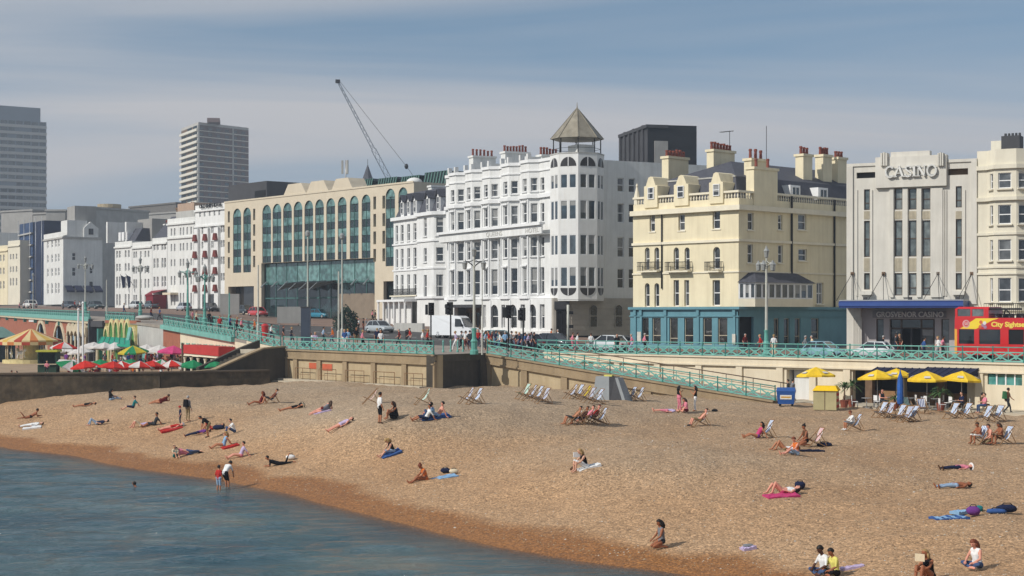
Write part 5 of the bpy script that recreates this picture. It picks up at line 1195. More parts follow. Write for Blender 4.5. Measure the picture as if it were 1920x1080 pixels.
xa, xb = fh.x(428), fh.x(476); Hb.put(MB().box(xa, xb, 1.5, 1.6, 1.9, fh.z(450, 537)), 'shopfront', G_shop); Hb.put(MB().box(xa, xb, 1.2, 1.6, 0, 1.9), 'stone_wall', M_beige)
xa, xb = fh.x(719), fh.x(752); Hb.put(MB().box(xa, xb, 0.85, 0.9, 0, fh.z(735, 527)), 'pane', G_green2)
# glazed ridges and plant on the roof
M_louv = mat('green_glazing_bars', (0.10, 0.20, 0.17), 0.4, 0.2)
for a, b2 in ((662, 698), (703, 743), (746, 785), (790, 838)):
 yq = 7.0; x0, x1 = fh.x(a, yq), fh.x(b2, yq); zz = fh.z(a, 349, yq) - 0.4; zt2 = fh.z((a + b2) / 2, 327 + (790 - a) * 0.075 if a < 780 else 322, yq)
 o = Hb.put(MB().xprism([(x0, zh - 0.9), (x1, zh - 0.9), (x1, zt2), (x0 + 0.9, zt2)], yq, yq + 4), 'rooflight', G_green2)
 for i in range(8): q = x0 + 1.0 + (x1 - x0 - 1.2) * i / 7; MB().beam((q - 0.5, yq - 0.05, zh - 0.7), (q + 0.4, yq - 0.05, zt2), 0.12, 0.2).build('glazing_bar', M_louv, o)
Hb.put(MB().box(fh.x(428, 9), fh.x(500, 9), 9, 20, zh - 1, fh.z(460, 344, 9)), 'plant_room', M_dgrey)
Hb.put(MB().box(fh.x(478, 8.9), fh.x(497, 8.9), 8.85, 9, zh - 0.5, fh.z(490, 357, 9)), 'plant_door', M_dark)
Hb.put(MB().ell((fh.x(777, 3), 3, zh + 0.2), (1.2, 1.2, .7), 12, 6), 'dish', M_white2)
xm_ = fh.x(648, 4); am = MB(); am.tube([(xm_, 4, zh - 1), (xm_, 4, fh.z(648, 300, 4))], 0.12, 6)
mo_ = Hb.put(am, 'antenna_mast', M_galv)
for i in range(3): a = i * 2.1; MB().box(-0.16, 0.16, -0.1, 0.1, fh.z(648, 326, 4), fh.z(648, 301, 4)).build('antenna_panel', M_lgrey, mo_, (xm_ + 0.5 * math.cos(a), 4 + 0.5 * math.sin(a), 0), a)

# ---------------------------------------------------------------- white terraces further along the front
def sline(px): return 3000 / (10.6 * (px + 1520) / 1945)
def terrace(name, label, px0, px1, topy, cols, rows, m=M_white2, z0=9.9, sd=sline, dep=14, hw=2.0, cornices=(), cat='house', g=G_sash, ledge=True):
 f = Fr(px0, sd(px0), px1, sd(px1), z0); b = Bld(f, name, label, cat, small=True, g=g)
 pm_ = (px0 + px1) / 2; zt2 = f.z(px0, topy)
 ops = []
 for r in rows:
  p0, p1 = r[:2]; ra, rb = f.z(px0, p1), f.z(px0, p0)
  for c in (r[2] if len(r) > 2 else cols): ops.append((f.x(c - hw), f.x(c + hw), ra, rb, 'sash'))
 b.wall((0, 0), (f.L, 0), 0, zt2, ops, m, depth=0.25)
 b.shell(0, f.L, 0, dep, 0, zt2, m, M_lgrey, zr=zt2 - 0.3)
 if ledge:
  for py in (topy + 9,) + tuple(cornices): zz = f.z(px0, py); b.ledge([(0, 0), (f.L, 0)], zz - 0.3, zz, 0.3, m)
 return b, f, zt2
b_, f_, zt2 = terrace('hotel', 'tall white hotel with red balcony awnings and black rooftop lettering', 366, 424, 386, [379.5, 384, 397.5, 401.5, 415.5, 419.5], [(397, 408, [375, 383.5, 393, 402, 411]), (424, 440), (454, 467), (484, 498), (514, 528)], M_white, hw=1.5, cornices=(424,), cat='hotel')
M_redaw = mat('deep_red_awning', (0.17, 0.035, 0.028), 0.8, 0.15)
for py in (447, 478, 509, 541):
 for pxc in (371.5, 390.5, 409.5):
  x0 = f_.x(pxc); zz = f_.z(366, py); o = b_.put(MB().xprism([(x0 - 0.7, zz - 0.6), (x0 + 0.7, zz - 0.6), (x0 + 0.35, zz + 0.6), (x0 - 0.35, zz + 0.6)], -0.9, -0.02), 'balcony_awning', M_redaw)
for pxc in (371.5, 390.5, 409.5): x0 = f_.x(pxc); b_.put(MB().box(x0 - 0.7, x0 + 0.7, -0.5, 0.01, 0, f_.z(366, 430)), 'projecting_bay', M_white)
x0, x1 = f_.x(376.5), f_.x(418.5); text('OLD SHIP HOTEL', f_.z(366, 383.5) - f_.z(366, 390.5), M_iron, b_.root, (x0, -0.3, f_.z(366, 392)), ext=0.05, width=x1 - x0, bold=0.03)
b_.put(MB().box(f_.x(381), f_.x(413), -0.2, -0.02, 0, f_.z(366, 552)), 'ground_glazing', G_shop)
T1 = terrace('terrace_house', 'white stucco terrace with paired windows and rooftop penthouse', 314, 365.5, 411, [321.5, 327.5, 338.5, 344, 351, 358.5, 364], [(429, 443), (458, 472), (487, 500), (518, 535), (550, 573)], hw=1.3, cornices=(446,))
b_, f_, zt2 = T1; b_.put(MB().box(f_.x(333, 3), f_.x(364, 3), 3, 10, zt2 - 0.4, f_.z(340, 382, 3)), 'penthouse', mat('pinkish_render', (0.42, 0.30, 0.22), 0.85, 0.15)); b_.put(MB().box(f_.x(331, 2.5), f_.x(366, 2.5), 2.4, 2.6, zt2 - 0.4, f_.z(340, 397, 3)), 'roof_screen', M_lgrey)
for i in range(3): b_.chimney(f_.x(330 + 12 * i, 6), f_.x(330 + 12 * i, 6) + 1.2, 6, 7, zt2, f_.z(345, 388, 6), M_shopbrown, 3)
b_.put(MB().box(f_.x(319), f_.x(334), -1.6, 0, f_.z(314, 553), f_.z(314, 549)), 'awning', M_creamwall)
b_, f_, zt2 = terrace('terrace_house', 'white bow-fronted terrace house above a burgundy awning', 285.5, 313.5, 447, [289.5, 295.5, 304.5, 309.5], [(456, 470), (485, 503), (519, 538)], hw=1.7, cornices=())
M_burg = mat('burgundy_awning', (0.20, 0.015, 0.025), 0.8, 0.1)
o = b_.put(MB().add([(f_.x(281, -2), -3.0, f_.z(290, 553)), (f_.x(313), -3.0, f_.z(290, 551)), (f_.x(313), 0, f_.z(290, 543)), (f_.x(284), 0, f_.z(290, 545)), (f_.x(281, -2), -3.0, f_.z(290, 556)), (f_.x(313), -3.0, f_.z(290, 554))], [(0, 1, 2, 3), (4, 5, 1, 0)]), 'awning', M_burg)
b_.put(MB().box(f_.x(300), f_.x(313), -2.9, -0.05, 0, f_.z(290, 553)), 'shop_screen', M_burg); b_.put(MB().box(f_.x(285.6), f_.x(300), -0.1, 0.05, 0, f_.z(290, 555)), 'shopfront', M_dark)
b_.put(MB().add([(0, 0.2, zt2), (f_.L, 0.2, zt2), (f_.L, 8, zt2), (0, 8, zt2), (1, 3.5, zt2 + 4.2), (f_.L - 1, 3.5, zt2 + 4.2)], [(0, 1, 5, 4), (2, 3, 4, 5), (1, 2, 5), (3, 0, 4)]), 'roof', M_slate)
b_.chimney(f_.x(307, 5), f_.x(307, 5) + 1.4, 5, 6, zt2, f_.z(308, 420, 5), M_white2, 3)
b_, f_, zt2 = terrace('terrace_house', 'white terrace house with flags on poles and a tall grey gable wall', 248, 285, 455, [251.5, 255.5, 264, 272.5, 278.5], [(472, 484), (500, 514), (524, 541), (553, 574)], hw=1.4)
b_.put(MB().box(f_.x(258, 4), f_.x(285, 4), 4, 9, zt2, f_.z(260, 412, 4)), 'gable_wall', M_grey)
M_flag = mat('navy_flag', (0.02, 0.03, 0.08), 0.8, 0.3, 2)
for pxc in (240, 250.5):
 xx = f_.x(pxc); zz = f_.z(250, 535); b_.put(MB().tube([(xx, -0.1, zz), (xx + 0.3, -1.8, zz + 2.2)], 0.05, 5).add([(xx + 0.3, -1.7, zz + 2.0), (xx + 0.2, -0.7, zz + 1.6), (xx + 0.1, -0.7, zz - 0.4), (xx + 0.5, -1.4, zz - 0.6)], [(0, 1, 2, 3)]), 'flag', M_flag)
b_, f_, zt2 = terrace('terrace_house', 'white end terrace with small mansard dormers above the parapet', 215.5, 247.5, 454, [219.5, 224.5, 235.5, 241.5], [(471, 484), (495, 509), (519, 541), (552, 573)], hw=1.5)
b_.put(MB().add([(0.3, 0.6, zt2), (f_.L, 0.6, zt2), (f_.L, 9, zt2), (0.3, 9, zt2), (1.5, 2.5, zt2 + 2.6), (f_.L - 0.5, 2.5, zt2 + 2.6), (f_.L - 0.5, 9, zt2 + 2.6), (1.5, 9, zt2 + 2.6)], [(0, 1, 5, 4), (1, 2, 6, 5), (3, 0, 4, 7), (4, 5, 6, 7)]), 'roof', M_slate)
for pxc in (226, 232, 238): xx = f_.x(pxc, 0.7); b_.put(MB().box(xx - 0.5, xx + 0.5, 0.5, 1.8, zt2 + 0.2, zt2 + 1.9), 'dormer', M_trim)
for pxc in (222, 257.5): xx = f_.x(pxc, 3); b_.put(MB().box(xx - 0.3, xx + 0.3, 0.5, 8, zt2, f_.z(pxc, 417, 3)), 'party_wall', M_white2)

# ---------------------------------------------------------------- grey side street block, wrapped scaffold, far houses
fg = Fr(82, 388, 118.5, 372, 11.2)
g1, f_, zt2 = (lambda b: (b, fg, fg.z(100, 437)))(Bld(fg, 'corner_house', 'white fronted corner house with grey side wall and curved gable', 'house', small=True))
g1.wall((0, 0), (fg.L, 0), 0, zt2, [(fg.x(c - 1.4), fg.x(c + 1.4), fg.z(100, p1), fg.z(100, p0), 'sash') for c in (89.5, 97.5, 104.5, 110) for p0, p1 in ((451, 464), (477, 492), (503, 518), (531, 551))], M_white2)
ys_ = fg.y(192, fg.L)
g1.wall((fg.L, 0), (fg.L, ys_), 0, zt2 - 1.2, [(fg.y(a, fg.L), fg.y(b2, fg.L), PZ(p1, 380) - 11.2, PZ(p0, 380) - 11.2, 'sash') for a, b2, p0, p1 in ((135, 142, 476, 490), (135, 142, 503, 519), (168, 174, 502, 514), (167, 175, 528, 551), (136, 141, 537, 549))], M_white2)
g1.put(MB().box(fg.L - 6, fg.L - 0.3, 1, ys_ * 0.62, zt2 - 1.3, fg.z(135, 409)), 'roof_block', M_white2); g1.put(MB().box(fg.L - 9, fg.L - 2, ys_ * 0.35, ys_ * 0.9, zt2 - 1.3, fg.z(150, 393, 8)), 'roof_block', M_grey)
yc = fg.y(170, fg.L); g1.put(MB().yprism([(yc - 1.6, zt2 - 1.3), (yc + 1.8, zt2 - 1.3), (yc + 1.8, zt2 + 0.9), (yc + 0.9, zt2 + 1.6), (yc, zt2 + 2.4), (yc - 0.9, zt2 + 1.6), (yc - 1.6, zt2 + 0.9)], fg.L - 1.5, fg.L + 0.1), 'gable', M_white2)
g1.put(MB().box(fg.L + 0.1, fg.L + 0.16, yc - 0.5, yc + 0.6, zt2 - 0.6, zt2 + 0.8), 'window', G_sash)
g1.ledge([(0, 0), (fg.L, 0), (fg.L, ys_)], zt2 - 1.6, zt2 - 1.2, 0.3, M_lgrey)
g1.shell(0, fg.L, 0, ys_, 0, zt2 - 1.3, M_lgrey, M_lgrey, right=False)
M_navyaw = mat('navy_awning', (0.012, 0.016, 0.045), 0.8, 0.3)
for k in range(4):
 ya, yb = ys_ * (0.02 + 0.24 * k), ys_ * (0.22 + 0.24 * k); g1.put(MB().add([(fg.L, ya, 4.4), (fg.L, yb, 4.4), (fg.L + 2.6, yb, 3.2), (fg.L + 2.6, ya, 3.2), (fg.L + 2.6, yb, 2.8), (fg.L + 2.6, ya, 2.8)], [(0, 3, 2, 1), (3, 5, 4, 2)]), 'awning', M_navyaw)
fs = Fr(38, 410, 82, 392, 11.3)
M_net = mat('blue_scaffold_netting', (0.040, 0.075, 0.16), 0.9, 0.45, 0.35, streak=0.3); M_netd = mat('dark_blue_netting', (0.020, 0.033, 0.075), 0.9, 0.4, 0.4)
sb_ = Bld(fs, 'wrapped_building', 'building wrapped in dark blue scaffold netting with pale lift boards', 'building')
zt2 = fs.z(60, 417)
for k in range(7):
 sb_.put(MB().box(0, fs.L * 0.58, -0.2, 8, zt2 * k / 7 + 0.3, zt2 * (k + 1) / 7), 'netting', M_net); sb_.put(MB().box(fs.L * 0.58, fs.L, 0.1, 8, zt2 * k / 7, zt2 * (k + 1) / 7), 'netting', M_netd)
 if k: sb_.put(MB().beam((0, -0.4, zt2 * k / 7 + 0.05), (fs.L * 0.58, -0.4, zt2 * k / 7 + 0.25), 0.5, 0.35), 'scaffold_board', M_lgrey)
for k in range(5): sb_.put(MB().tube([(fs.L * k / 4, -0.5, 0), (fs.L * k / 4, -0.5, zt2 + 1)], 0.07, 5), 'scaffold_pole', M_galv)
sd2 = lambda px: 3000 / (7.9 * (px + 1520) / 1640)
terrace('terrace_house', 'narrow cream house left of the wrapped scaffold building', 15, 37.5, 452, [20, 25, 31], [(477, 487), (500, 511), (522, 536)], M_ivory, 11.3, sd2, hw=1.2)
terrace('terrace_house', 'small pale yellow house at the far end of the front', -14, 14.5, 462, [-6, 1, 7], [(479, 491), (503, 515), (528, 542)], M_cream, 11.3, sd2, hw=1.4)
terrace('terrace_house', 'far white terrace house at the edge of view', -60, -14.5, 440, [-50, -40, -30, -22], [(460, 475), (490, 505), (520, 538)], M_white2, 11.5, sd2, hw=1.8)
def block(name, label, px0, px1, d0, d1, py, m, dep=20, z0=11, cat='building', strips=0, mrows=None):
 f = Fr(px0, d0, px1, d1, z0); b = Bld(f, name, label, cat, small=True); zt_ = f.z((px0 + px1) / 2, py)
 b.put(MB().box(0, f.L, 0, dep, 0, zt_), 'block', m); b.put(MB().box(-0.3, f.L + 0.3, -0.3, dep + 0.3, zt_, zt_ + 0.5), 'roof_edge', m)
 return b, f, zt_
block('office_block', 'plain grey block behind the wrapped building', 2, 61, 470, 462, 397, M_grey); block('office_block', 'dark roofed block beside the wrapped building', 62, 86, 452, 450, 402, M_grey); block('office_block', 'mid grey block with flat dark roof behind the corner house', 86, 122, 440, 440, 396, M_grey)
block('office_block', 'pale grey rooftop block rising behind the corner house', 131, 175, 430, 425, 392, M_lgrey)
b_, f_, zt_ = block('apartment_block', 'long dark flat roofed block behind the white terraces', 243, 330, 520, 500, 386, mat('brown_grey_cladding', (.14, .13, .12), .8, .15)); b_.put(MB().box(-2, -0.35, -0.4, 12, zt_ - 4, zt_ - 0.2), 'end_wall', M_ivory)
block('apartment_block', 'lower brown grey block behind the end terrace', 210, 345, 505, 480, 403, M_grey, 12)
fb2 = Fr(176, 450, 212, 445, 11); b2_ = Bld(fb2, 'corner_tower', 'round sandy stone tower with flat cap and dark glass', 'tower', small=True); zt_ = fb2.z(200, 381)
cx_ = fb2.x(205, 4); b2_.put(MB().lathe([(2.9, 0), (2.9, zt_ - 1.2), (3.3, zt_ - 1.0), (3.3, zt_)], 16, (cx_, 4, 0)), 'drum', mat('sandy_stone', (0.42, 0.34, 0.22), 0.85, 0.15)); b2_.put(MB().box(-1, cx_ - 1, 2, 12, 0, fb2.z(190, 402)), 'wing', M_ivory)
b2_.put(MB().box(cx_, cx_ + 2.6, 0.6, 3, 0, fb2.z(205, 409)), 'glass_bay', G_green2); b2_.put(MB().box(cx_ + 2.6, cx_ + 5.5, 1.5, 10, 0, fb2.z(205, 440)), 'dark_wing', M_dgrey)
for k in range(5): b2_.put(MB().box(cx_ - 2 + k * 0.85, cx_ - 1.6 + k * 0.85, 0.95 + abs(k - 2) * 0.25, 1.2 + abs(k - 2) * 0.25, zt_ - 4.5, zt_ - 1.5), 'fin', M_ivory)

# ---------------------------------------------------------------- towers on the skyline
def tower(name, label, faces, z0, topy, nfl, mband, mwall, g, extra=None):
 f0 = faces[0]; root = None
 for fi, (px0, d0, px1, d1, ncol, band) in enumerate(faces):
  f = Fr(px0, d0, px1, d1, z0)
  if root is None: b = Bld(f, name, label, 'tower block', small=True); root = b.root; F0 = f; ztop = f.z((px0 + px1) / 2, topy)
  rel = f.A - F0.A; loc = (rel.dot(F0.u), rel.dot(F0.n), 0); rz = f.rz - F0.rz
  core = MB().quad((0, 0, 0), (f.L, 0, 0), (f.L, 0, ztop), (0, 0, ztop)); core.build('wall', mwall[fi], root, loc, rz)
  fl = ztop / nfl
  wm = MB().box(0, f.L / ncol * (0.80 if fi == 0 else 0.5), -0.05, 0.05, 0, fl * 0.48).mesh('window', g)
  bm = MB().box(-0.1, f.L + 0.1, -band[0], -0.01, 0, fl * band[1]).mesh('spandrel', mband[fi])
  for k in range(nfl):
   place(bm, 'spandrel', root, Vector(loc) + Vector((0, 0, fl * k)), rz)
   if k < nfl:
    for c in range(ncol):
     q = Vector((math.cos(rz), math.sin(rz), 0)) * (f.L * (c + 0.1) / ncol)
     if random.random() < 0.9: place(wm, 'window', root, Vector(loc) + q + Vector((0, 0, fl * (k + band[1]) + 0.25)), rz)
 return b, F0, ztop
M_twb = mat('cream_tower_band', (0.70, 0.66, 0.56), 0.8, 0.06, 0.1); M_conc = mat('pale_tower_concrete', (0.48, 0.46, 0.42), 0.85, 0.1, 0.1); M_tbrick = mat('mauve_tower_brick', (0.17, 0.115, 0.105), 0.9, 0.15, 0.1); M_tbl = mat('blue_grey_tower', (0.20, 0.23, 0.26), 0.85, 0.12, 0.08)
tb, tf, tz = tower('tower_block', 'hazy grey tower block at the left edge of the skyline', [(-75, 840, 87, 865, 11, (0.5, 0.40))], 14, 224, 27, [M_conc], [M_tbl], G_green2)
tb.put(MB().box(0, tf.L - 0.02, 0.02, 28, 0, tz), 'core', M_tbl); tb.put(MB().box(tf.x(-60), tf.x(79), 3, 22, tz, tf.z(40, 199)), 'plant_room', M_tbl)
tb2, tf2, tz2 = tower('tower_block', 'cream banded tower block behind the white hotel with red awnings', [(340, 725, 372, 700, 3, (0.9, 0.42)), (372, 700, 466, 722, 6, (0.15, 0.15))], 13, 240, 30, [M_twb, M_twb], [M_shopbrown, M_tbrick], G_green2)
A0 = tf2.A; cpts = [(0, 0), (tf2.L, 0)]; Bp = Vector((PX(466, 722), 722, 0)) - A0; e = (Bp.dot(tf2.u), Bp.dot(tf2.n)); cpts.append(e); cpts.append((e[0] - tf2.L, e[1]))
inn = [(p[0] + (0.05 if i in (0, 3) else -0.05), p[1] + 0.05) for i, p in enumerate(cpts)]
tb2.put(MB().prism(inn, 0, tz2), 'core', M_tbrick); tb2.put(MB().prism(cpts, tz2, tz2 + 1.2), 'roof_edge', M_conc)
q = [(cpts[1][0] * 0.6 + cpts[2][0] * 0.4 - 4 + dx_, cpts[1][1] * 0.6 + cpts[2][1] * 0.4 + 3 + dy_) for dx_, dy_ in ((-3, -2), (8, -6), (12, 3), (1, 7))]
tb2.put(MB().prism([(tf2.x(390, 6), 6), (tf2.x(390, 6) + 9, 6 - 3), (tf2.x(390, 6) + 11, 8), (tf2.x(390, 6) + 2, 11)], tz2 + 1, tf2.z(400, 222, 6)), 'plant_room', M_tbrick)
for t_ in (0.02, 0.70): p = Vector(cpts[1]).lerp(Vector(cpts[2]), t_); tb2.put(MB().box(p.x - 0.6, p.x + 0.6, p.y - 0.8, p.y - 0.1, 0, tz2), 'rib', M_conc)
# dark block between the white hotel and the pub
b_, f_, zt_ = block('office_block', 'dark slab roofed block rising between the white hotel and the cream pub', 1163, 1214, 262, 248, 249, M_dgrey, 3, 6); ysd = f_.y(1306, f_.L)
b_.put(MB().box(f_.L - 3, f_.L + 0.05, 0.05, ysd, 0, zt_ + 0.5), 'side_block', mat('near_black_cladding', (0.016, 0.018, 0.022), 0.6, 0.2, 0.3))
for k in range(6): b_.put(MB().box(f_.L * k / 6, f_.L * k / 6 + 0.8, -0.25, 0.02, 6, zt_ + (0.6 if k % 2 else 0.1)), 'buttress', M_dgrey)
yy = f_.y(1238, f_.L); b_.put(MB().box(f_.L + 0.05, f_.L + 0.2, yy - 1, yy + 1.2, 5, zt_ - 2.0), 'panel', M_grey)
# church spire
fsp = Fr(672, 420, 694, 418, 9); sp_ = Bld(fsp, 'church_spire', 'thin dark slate church spire behind the beige hotel', 'spire'); zz0, zz1 = fsp.z(683, 345), fsp.z(683, 312)
sp_.put(MB().lathe([(1.9, zz0), (0.06, zz1 + 0.6)], 8, (fsp.L / 2, 1.5, 0), smooth=False), 'spire', M_slate); sp_.put(MB().box(0.2, fsp.L - 0.2, 0.2, 3.0, 0, zz0), 'tower', M_grey); sp_.put(MB().tube([(fsp.L / 2, 1.5, zz1), (fsp.L / 2, 1.5, zz1 + 2)], 0.06, 5), 'finial', M_iron)
# crane
M_crane = mat('blue_grey_crane_steel', (0.15, 0.18, 0.22), 0.6, 0.15)
tip = P(633, 152, 400); basec = P(858, 579, 400); basec.z = upz(858, 400) + 2.2
cr_ = empty('crane', Vector((basec.x, basec.y, upz(858, 400)))); tag(cr_, 'tall leaning lattice boom crane above the beige hotel roof', 'crane'); o0 = cr_.location.copy()
bl_ = MB(); ax = (tip - basec); ln = ax.length; ax.normalize(); s1 = Vector((0, 1, 0)); s2 = ax.cross(s1).normalized(); mid = basec + ax * ln * 0.70
def lat(a, b2, w0, w1, n):
 cs = [(1, 1), (1, -1), (-1, -1), (-1, 1)]; pt = lambda t, c: a + (b2 - a) * t + (s1 * c[0] + s2 * c[1]) * (w0 + (w1 - w0) * t) - o0
 for c in cs: bl_.beam(pt(0, c), pt(1, c), 0.16)
 for k in range(n):
  for i in range(4): bl_.beam(pt(k / n, cs[i]), pt((k + 1) / n, cs[(i + 1) % 4]), 0.07)
lat(basec, mid, 0.66, 0.56, 22); lat(mid, tip, 0.38, 0.18, 12)
bl_.build('boom', M_crane, cr_); MB().box(-0.5, 0.6, -0.4, 0.4, -0.5, 0.35).build('boom_head', M_iron, cr_, tip - o0)
hk = P(762, 312, 400); MB().tube([tip - o0 + Vector((0.5, 0, 0)), hk - o0], 0.045, 4).tube([hk - o0, P(775, 330, 400) - o0], 0.045, 4).build('cable', M_iron, cr_); MB().ell(hk - o0, (0.5, 0.5, 0.7), 8, 6).build('hook_block', M_iron, cr_)
cb = MB(); cb.box(-3, 4, -1.4, 1.4, 0.9, 2.2); cb.box(-4.5, 4.5, -1.3, 1.3, 0.4, 0.9); cb.box(2.2, 4, -1.3, 0, 2.2, 3.6)
for i in range(4): cb.tube([(-3.4 + i * 2.2, -1.5, 0.5), (-3.4 + i * 2.2, 1.5, 0.5)], 0.5, 10)
cb.build('carrier', M_crane, cr_)
# television aerials on the pub roof
ae = MB(); zz = fc.z(1360, 275, 5.5); xx = fc.x(1362, 5.5); ae.tube([(xx, 6, zz), (xx, 6, zz + 1.6)], 0.03, 5).beam((xx - 1.2, 6, zz + 1.55), (xx + 0.5, 6, zz + 1.55), 0.05)
for i in range(6): ae.beam((xx - 1.1 + i * 0.25, 5.7, zz + 1.55), (xx - 1.1 + i * 0.25, 6.3, zz + 1.55), 0.03)
C.put(ae, 'aerial', M_iron); yy = fc.y(1437, fc.L - 2); C.put(MB().tube([(fc.L - 2, yy, zr2 - 1.5), (fc.L - 2, yy, zr2 + 3.2)], 0.03, 5), 'aerial', M_iron)

# ---------------------------------------------------------------- funfair arcade, cafe terrace and their fronts below the upper railing (left)
BRk = Bld(Fr(0, 320, 172, 212, LGZ), 'brick_arcade', 'red brick arcade of pale arches below the turquoise railing', 'arcade')
f_ = BRk.fr; xL = f_.x(-58)
M_stonearch = mat('pale_arch_stone', (0.56, 0.48, 0.34), 0.85, 0.15)
def top_ar(x): return 9.0 - LGZ - 0.85 * max(0, x) / f_.L - 0.25
ar = []
for a, b2 in ((67, 90), (99, 126), (163.5, 171)):
 x0, x1 = f_.x(a), f_.x(b2); ar.append((x0 - xL, x1 - xL, 0.0, 5.0 - (a > 150) * 0.6 - (a > 95) * 0.2, 'arch open'))
ar.append((f_.x(129) - xL, f_.x(161) - xL, 0.0, 3.6, ''))
_w = BRk.window; BRk.window = lambda *a, **k: None
BRk.wall((xL, 0), (f_.L, 0), 0, 5.35, ar, M_brick, depth=0.5); BRk.window = _w
BRk.put(MB().xprism([(xL, 5.34), (f_.L, 5.34), (f_.L, top_ar(f_.L)), (xL, top_ar(xL) + 0.4)], 0.0, 0.6), 'wall', M_brick)
for o in ar[:3]:
 a0, a1, _, b1 = o[0] + xL, o[1] + xL, 0, o[3]; r = (a1 - a0) / 2; cx = (a0 + a1) / 2; n = 10; mb = MB()
 for i in range(n):
  t0, t1 = math.pi * i / n, math.pi * (i + 1) / n; pp = lambda t, q: (cx + (r + q) * math.cos(t), b1 - r + (r + q) * math.sin(t))
  mb.xprism([pp(t0, -0.08), pp(t0, 0.55), pp(t1, 0.55), pp(t1, -0.08)], -0.22, 0.02)
 for s_ in (-1, 1): mb.box(cx + s_ * (r + 0.23) - 0.32, cx + s_ * (r + 0.23) + 0.32, -0.22, 0.02, 0, b1 - r)
 BRk.put(mb, 'arch_surround', M_stonearch); BRk.put(MB().box(a0, a1, 0.7, 0.8, 0, b1), 'shopfront', M_dark)
 BRk.put(MB().box(cx - 0.1, cx + 0.1, 0.6, 0.7, 0, b1), 'mullion', M_stonearch)
BRk.put(MB().box(f_.x(129), f_.x(161), 1.5, 1.6, 0, 3.7), 'shopfront', M_dark)
pel = MB(); x0, x1 = f_.x(127, -0.4), f_.x(162.5, -0.4); n = 5
for i in range(n):
 a, b2 = x0 + (x1 - x0) * i / n, x0 + (x1 - x0) * (i + 1) / n; m_ = (a + b2) / 2
 pel.xprism([(a, 3.2), (a + (b2 - a) * .25, 3.75), (m_, 3.95), (a + (b2 - a) * .75, 3.75), (b2, 3.2), (b2, 4.5), (m_, 5.0), (a, 4.5)], -0.6, -0.3)
BRk.put(pel, 'scalloped_pelmet', M_stonearch)
for i in range(5): xx = f_.x(129) + (f_.x(161) - f_.x(129)) * i / 4; BRk.put(MB().lathe([(0.3, 0), (0.2, 0.4), (0.18, 3.2), (0.3, 3.5)], 8, (xx, -0.2, 0)), 'column', M_stonearch)
BRk.put(MB().xprism([(xL, top_ar(xL) + 0.1), (f_.L, top_ar(f_.L) - 0.3), (f_.L, top_ar(f_.L) + 0.02), (xL, top_ar(xL) + 0.42)], -0.35, 0.0), 'cornice', M_stonearch)
BRk.put(MB().box(f_.x(55), f_.x(64), -0.1, -0.02, 5.0, 6.1), 'sign', M_trim)
for i in range(14): xx = xL + (f_.L - xL) * i / 13; BRk.put(MB().box(xx - 0.2, xx + 0.2, -0.5, 0.0, top_ar(xx) - 0.9, top_ar(xx) - 0.3), 'bracket', M_turqd)
# turquoise fascia under the long railing
BRk.put(MB().xprism([(xL, top_ar(xL) + 0.42), (f_.L, top_ar(f_.L) + 0.02), (f_.L, top_ar(f_.L) + 0.62), (xL, top_ar(xL) + 1.0)], -0.42, -0.1), 'fascia', M_turq)
def edge_fr(p0, p1, z0=LGZ):
 a, b2 = col_at(p0)[0], col_at(p1)[0]; return Fr(p0, a[0], p1, b2[0], z0)
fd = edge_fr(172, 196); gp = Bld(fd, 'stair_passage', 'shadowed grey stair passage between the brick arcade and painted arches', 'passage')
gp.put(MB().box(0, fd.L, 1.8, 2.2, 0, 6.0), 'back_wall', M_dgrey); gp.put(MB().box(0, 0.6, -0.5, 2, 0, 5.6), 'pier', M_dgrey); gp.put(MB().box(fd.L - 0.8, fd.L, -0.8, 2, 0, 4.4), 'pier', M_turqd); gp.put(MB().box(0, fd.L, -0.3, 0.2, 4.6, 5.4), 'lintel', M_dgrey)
fp_ = edge_fr(196, 256); pa = Bld(fp_, 'arcade_front', 'colourful painted arcade front with cream arches above a green awning', 'arcade')
zp_ = 5.15
pa.put(MB().box(0, fp_.L, 0.1, 0.6, 0, zp_), 'wall', mat('ochre_painted_wall', (0.36, 0.30, 0.10), 0.8, 0.5, 0.8)); pa.put(MB().box(0, fp_.L, 0.0, 0.5, zp_, zp_ + 0.35), 'brick_band', M_brick)
M_archy = mat('cream_yellow_arch', (0.66, 0.56, 0.28), 0.8, 0.2, 2); M_greenp = mat('leaf_green_panel', (0.06, 0.22, 0.05), 0.8, 0.4, 1.5)
for i in range(6):
 r = fp_.L / 6 * 0.42; cx = fp_.L * (i + 0.5) / 6; zc = zp_ - 1.15 - (abs(i - 2.3) > 2) * 0.9; mb = MB(); n = 8
 for k in range(n):
  t0, t1 = math.pi * k / n, math.pi * (k + 1) / n; pp = lambda t, q: (cx + (r + q) * math.cos(t), zc + 1.25 * (r + q) * math.sin(t)); mb.xprism([pp(t0, -0.22), pp(t0, 0.1), pp(t1, 0.1), pp(t1, -0.22)], -0.2, 0.1)
 for s_ in (-1, 1): mb.box(cx + s_ * r - 0.14, cx + s_ * r + 0.14, -0.2, 0.1, 0.5, zc)
 pa.put(mb, 'arch', M_archy); pa.put(MB().xprism([(cx + (r - .2) * math.cos(math.pi * k / 8), zc + 1.25 * (r - .2) * math.sin(math.pi * k / 8)) for k in range(9)] + [(cx - r + .2, 0.6), (cx + r - .2, 0.6)], -0.02, 0.12), 'arch_panel', M_greenp)
for i in range(5): pa.put(MB().lathe([(0.24, 0), (0.2, 2.0), (0.34, 2.3)], 8, (0.5 + (fp_.L - 1) * i / 4, -1.0, 0)), 'column', M_stonearch)
M_grnaw = mat('bright_green_awning', (0.010, 0.30, 0.20), 0.7, 0.12)
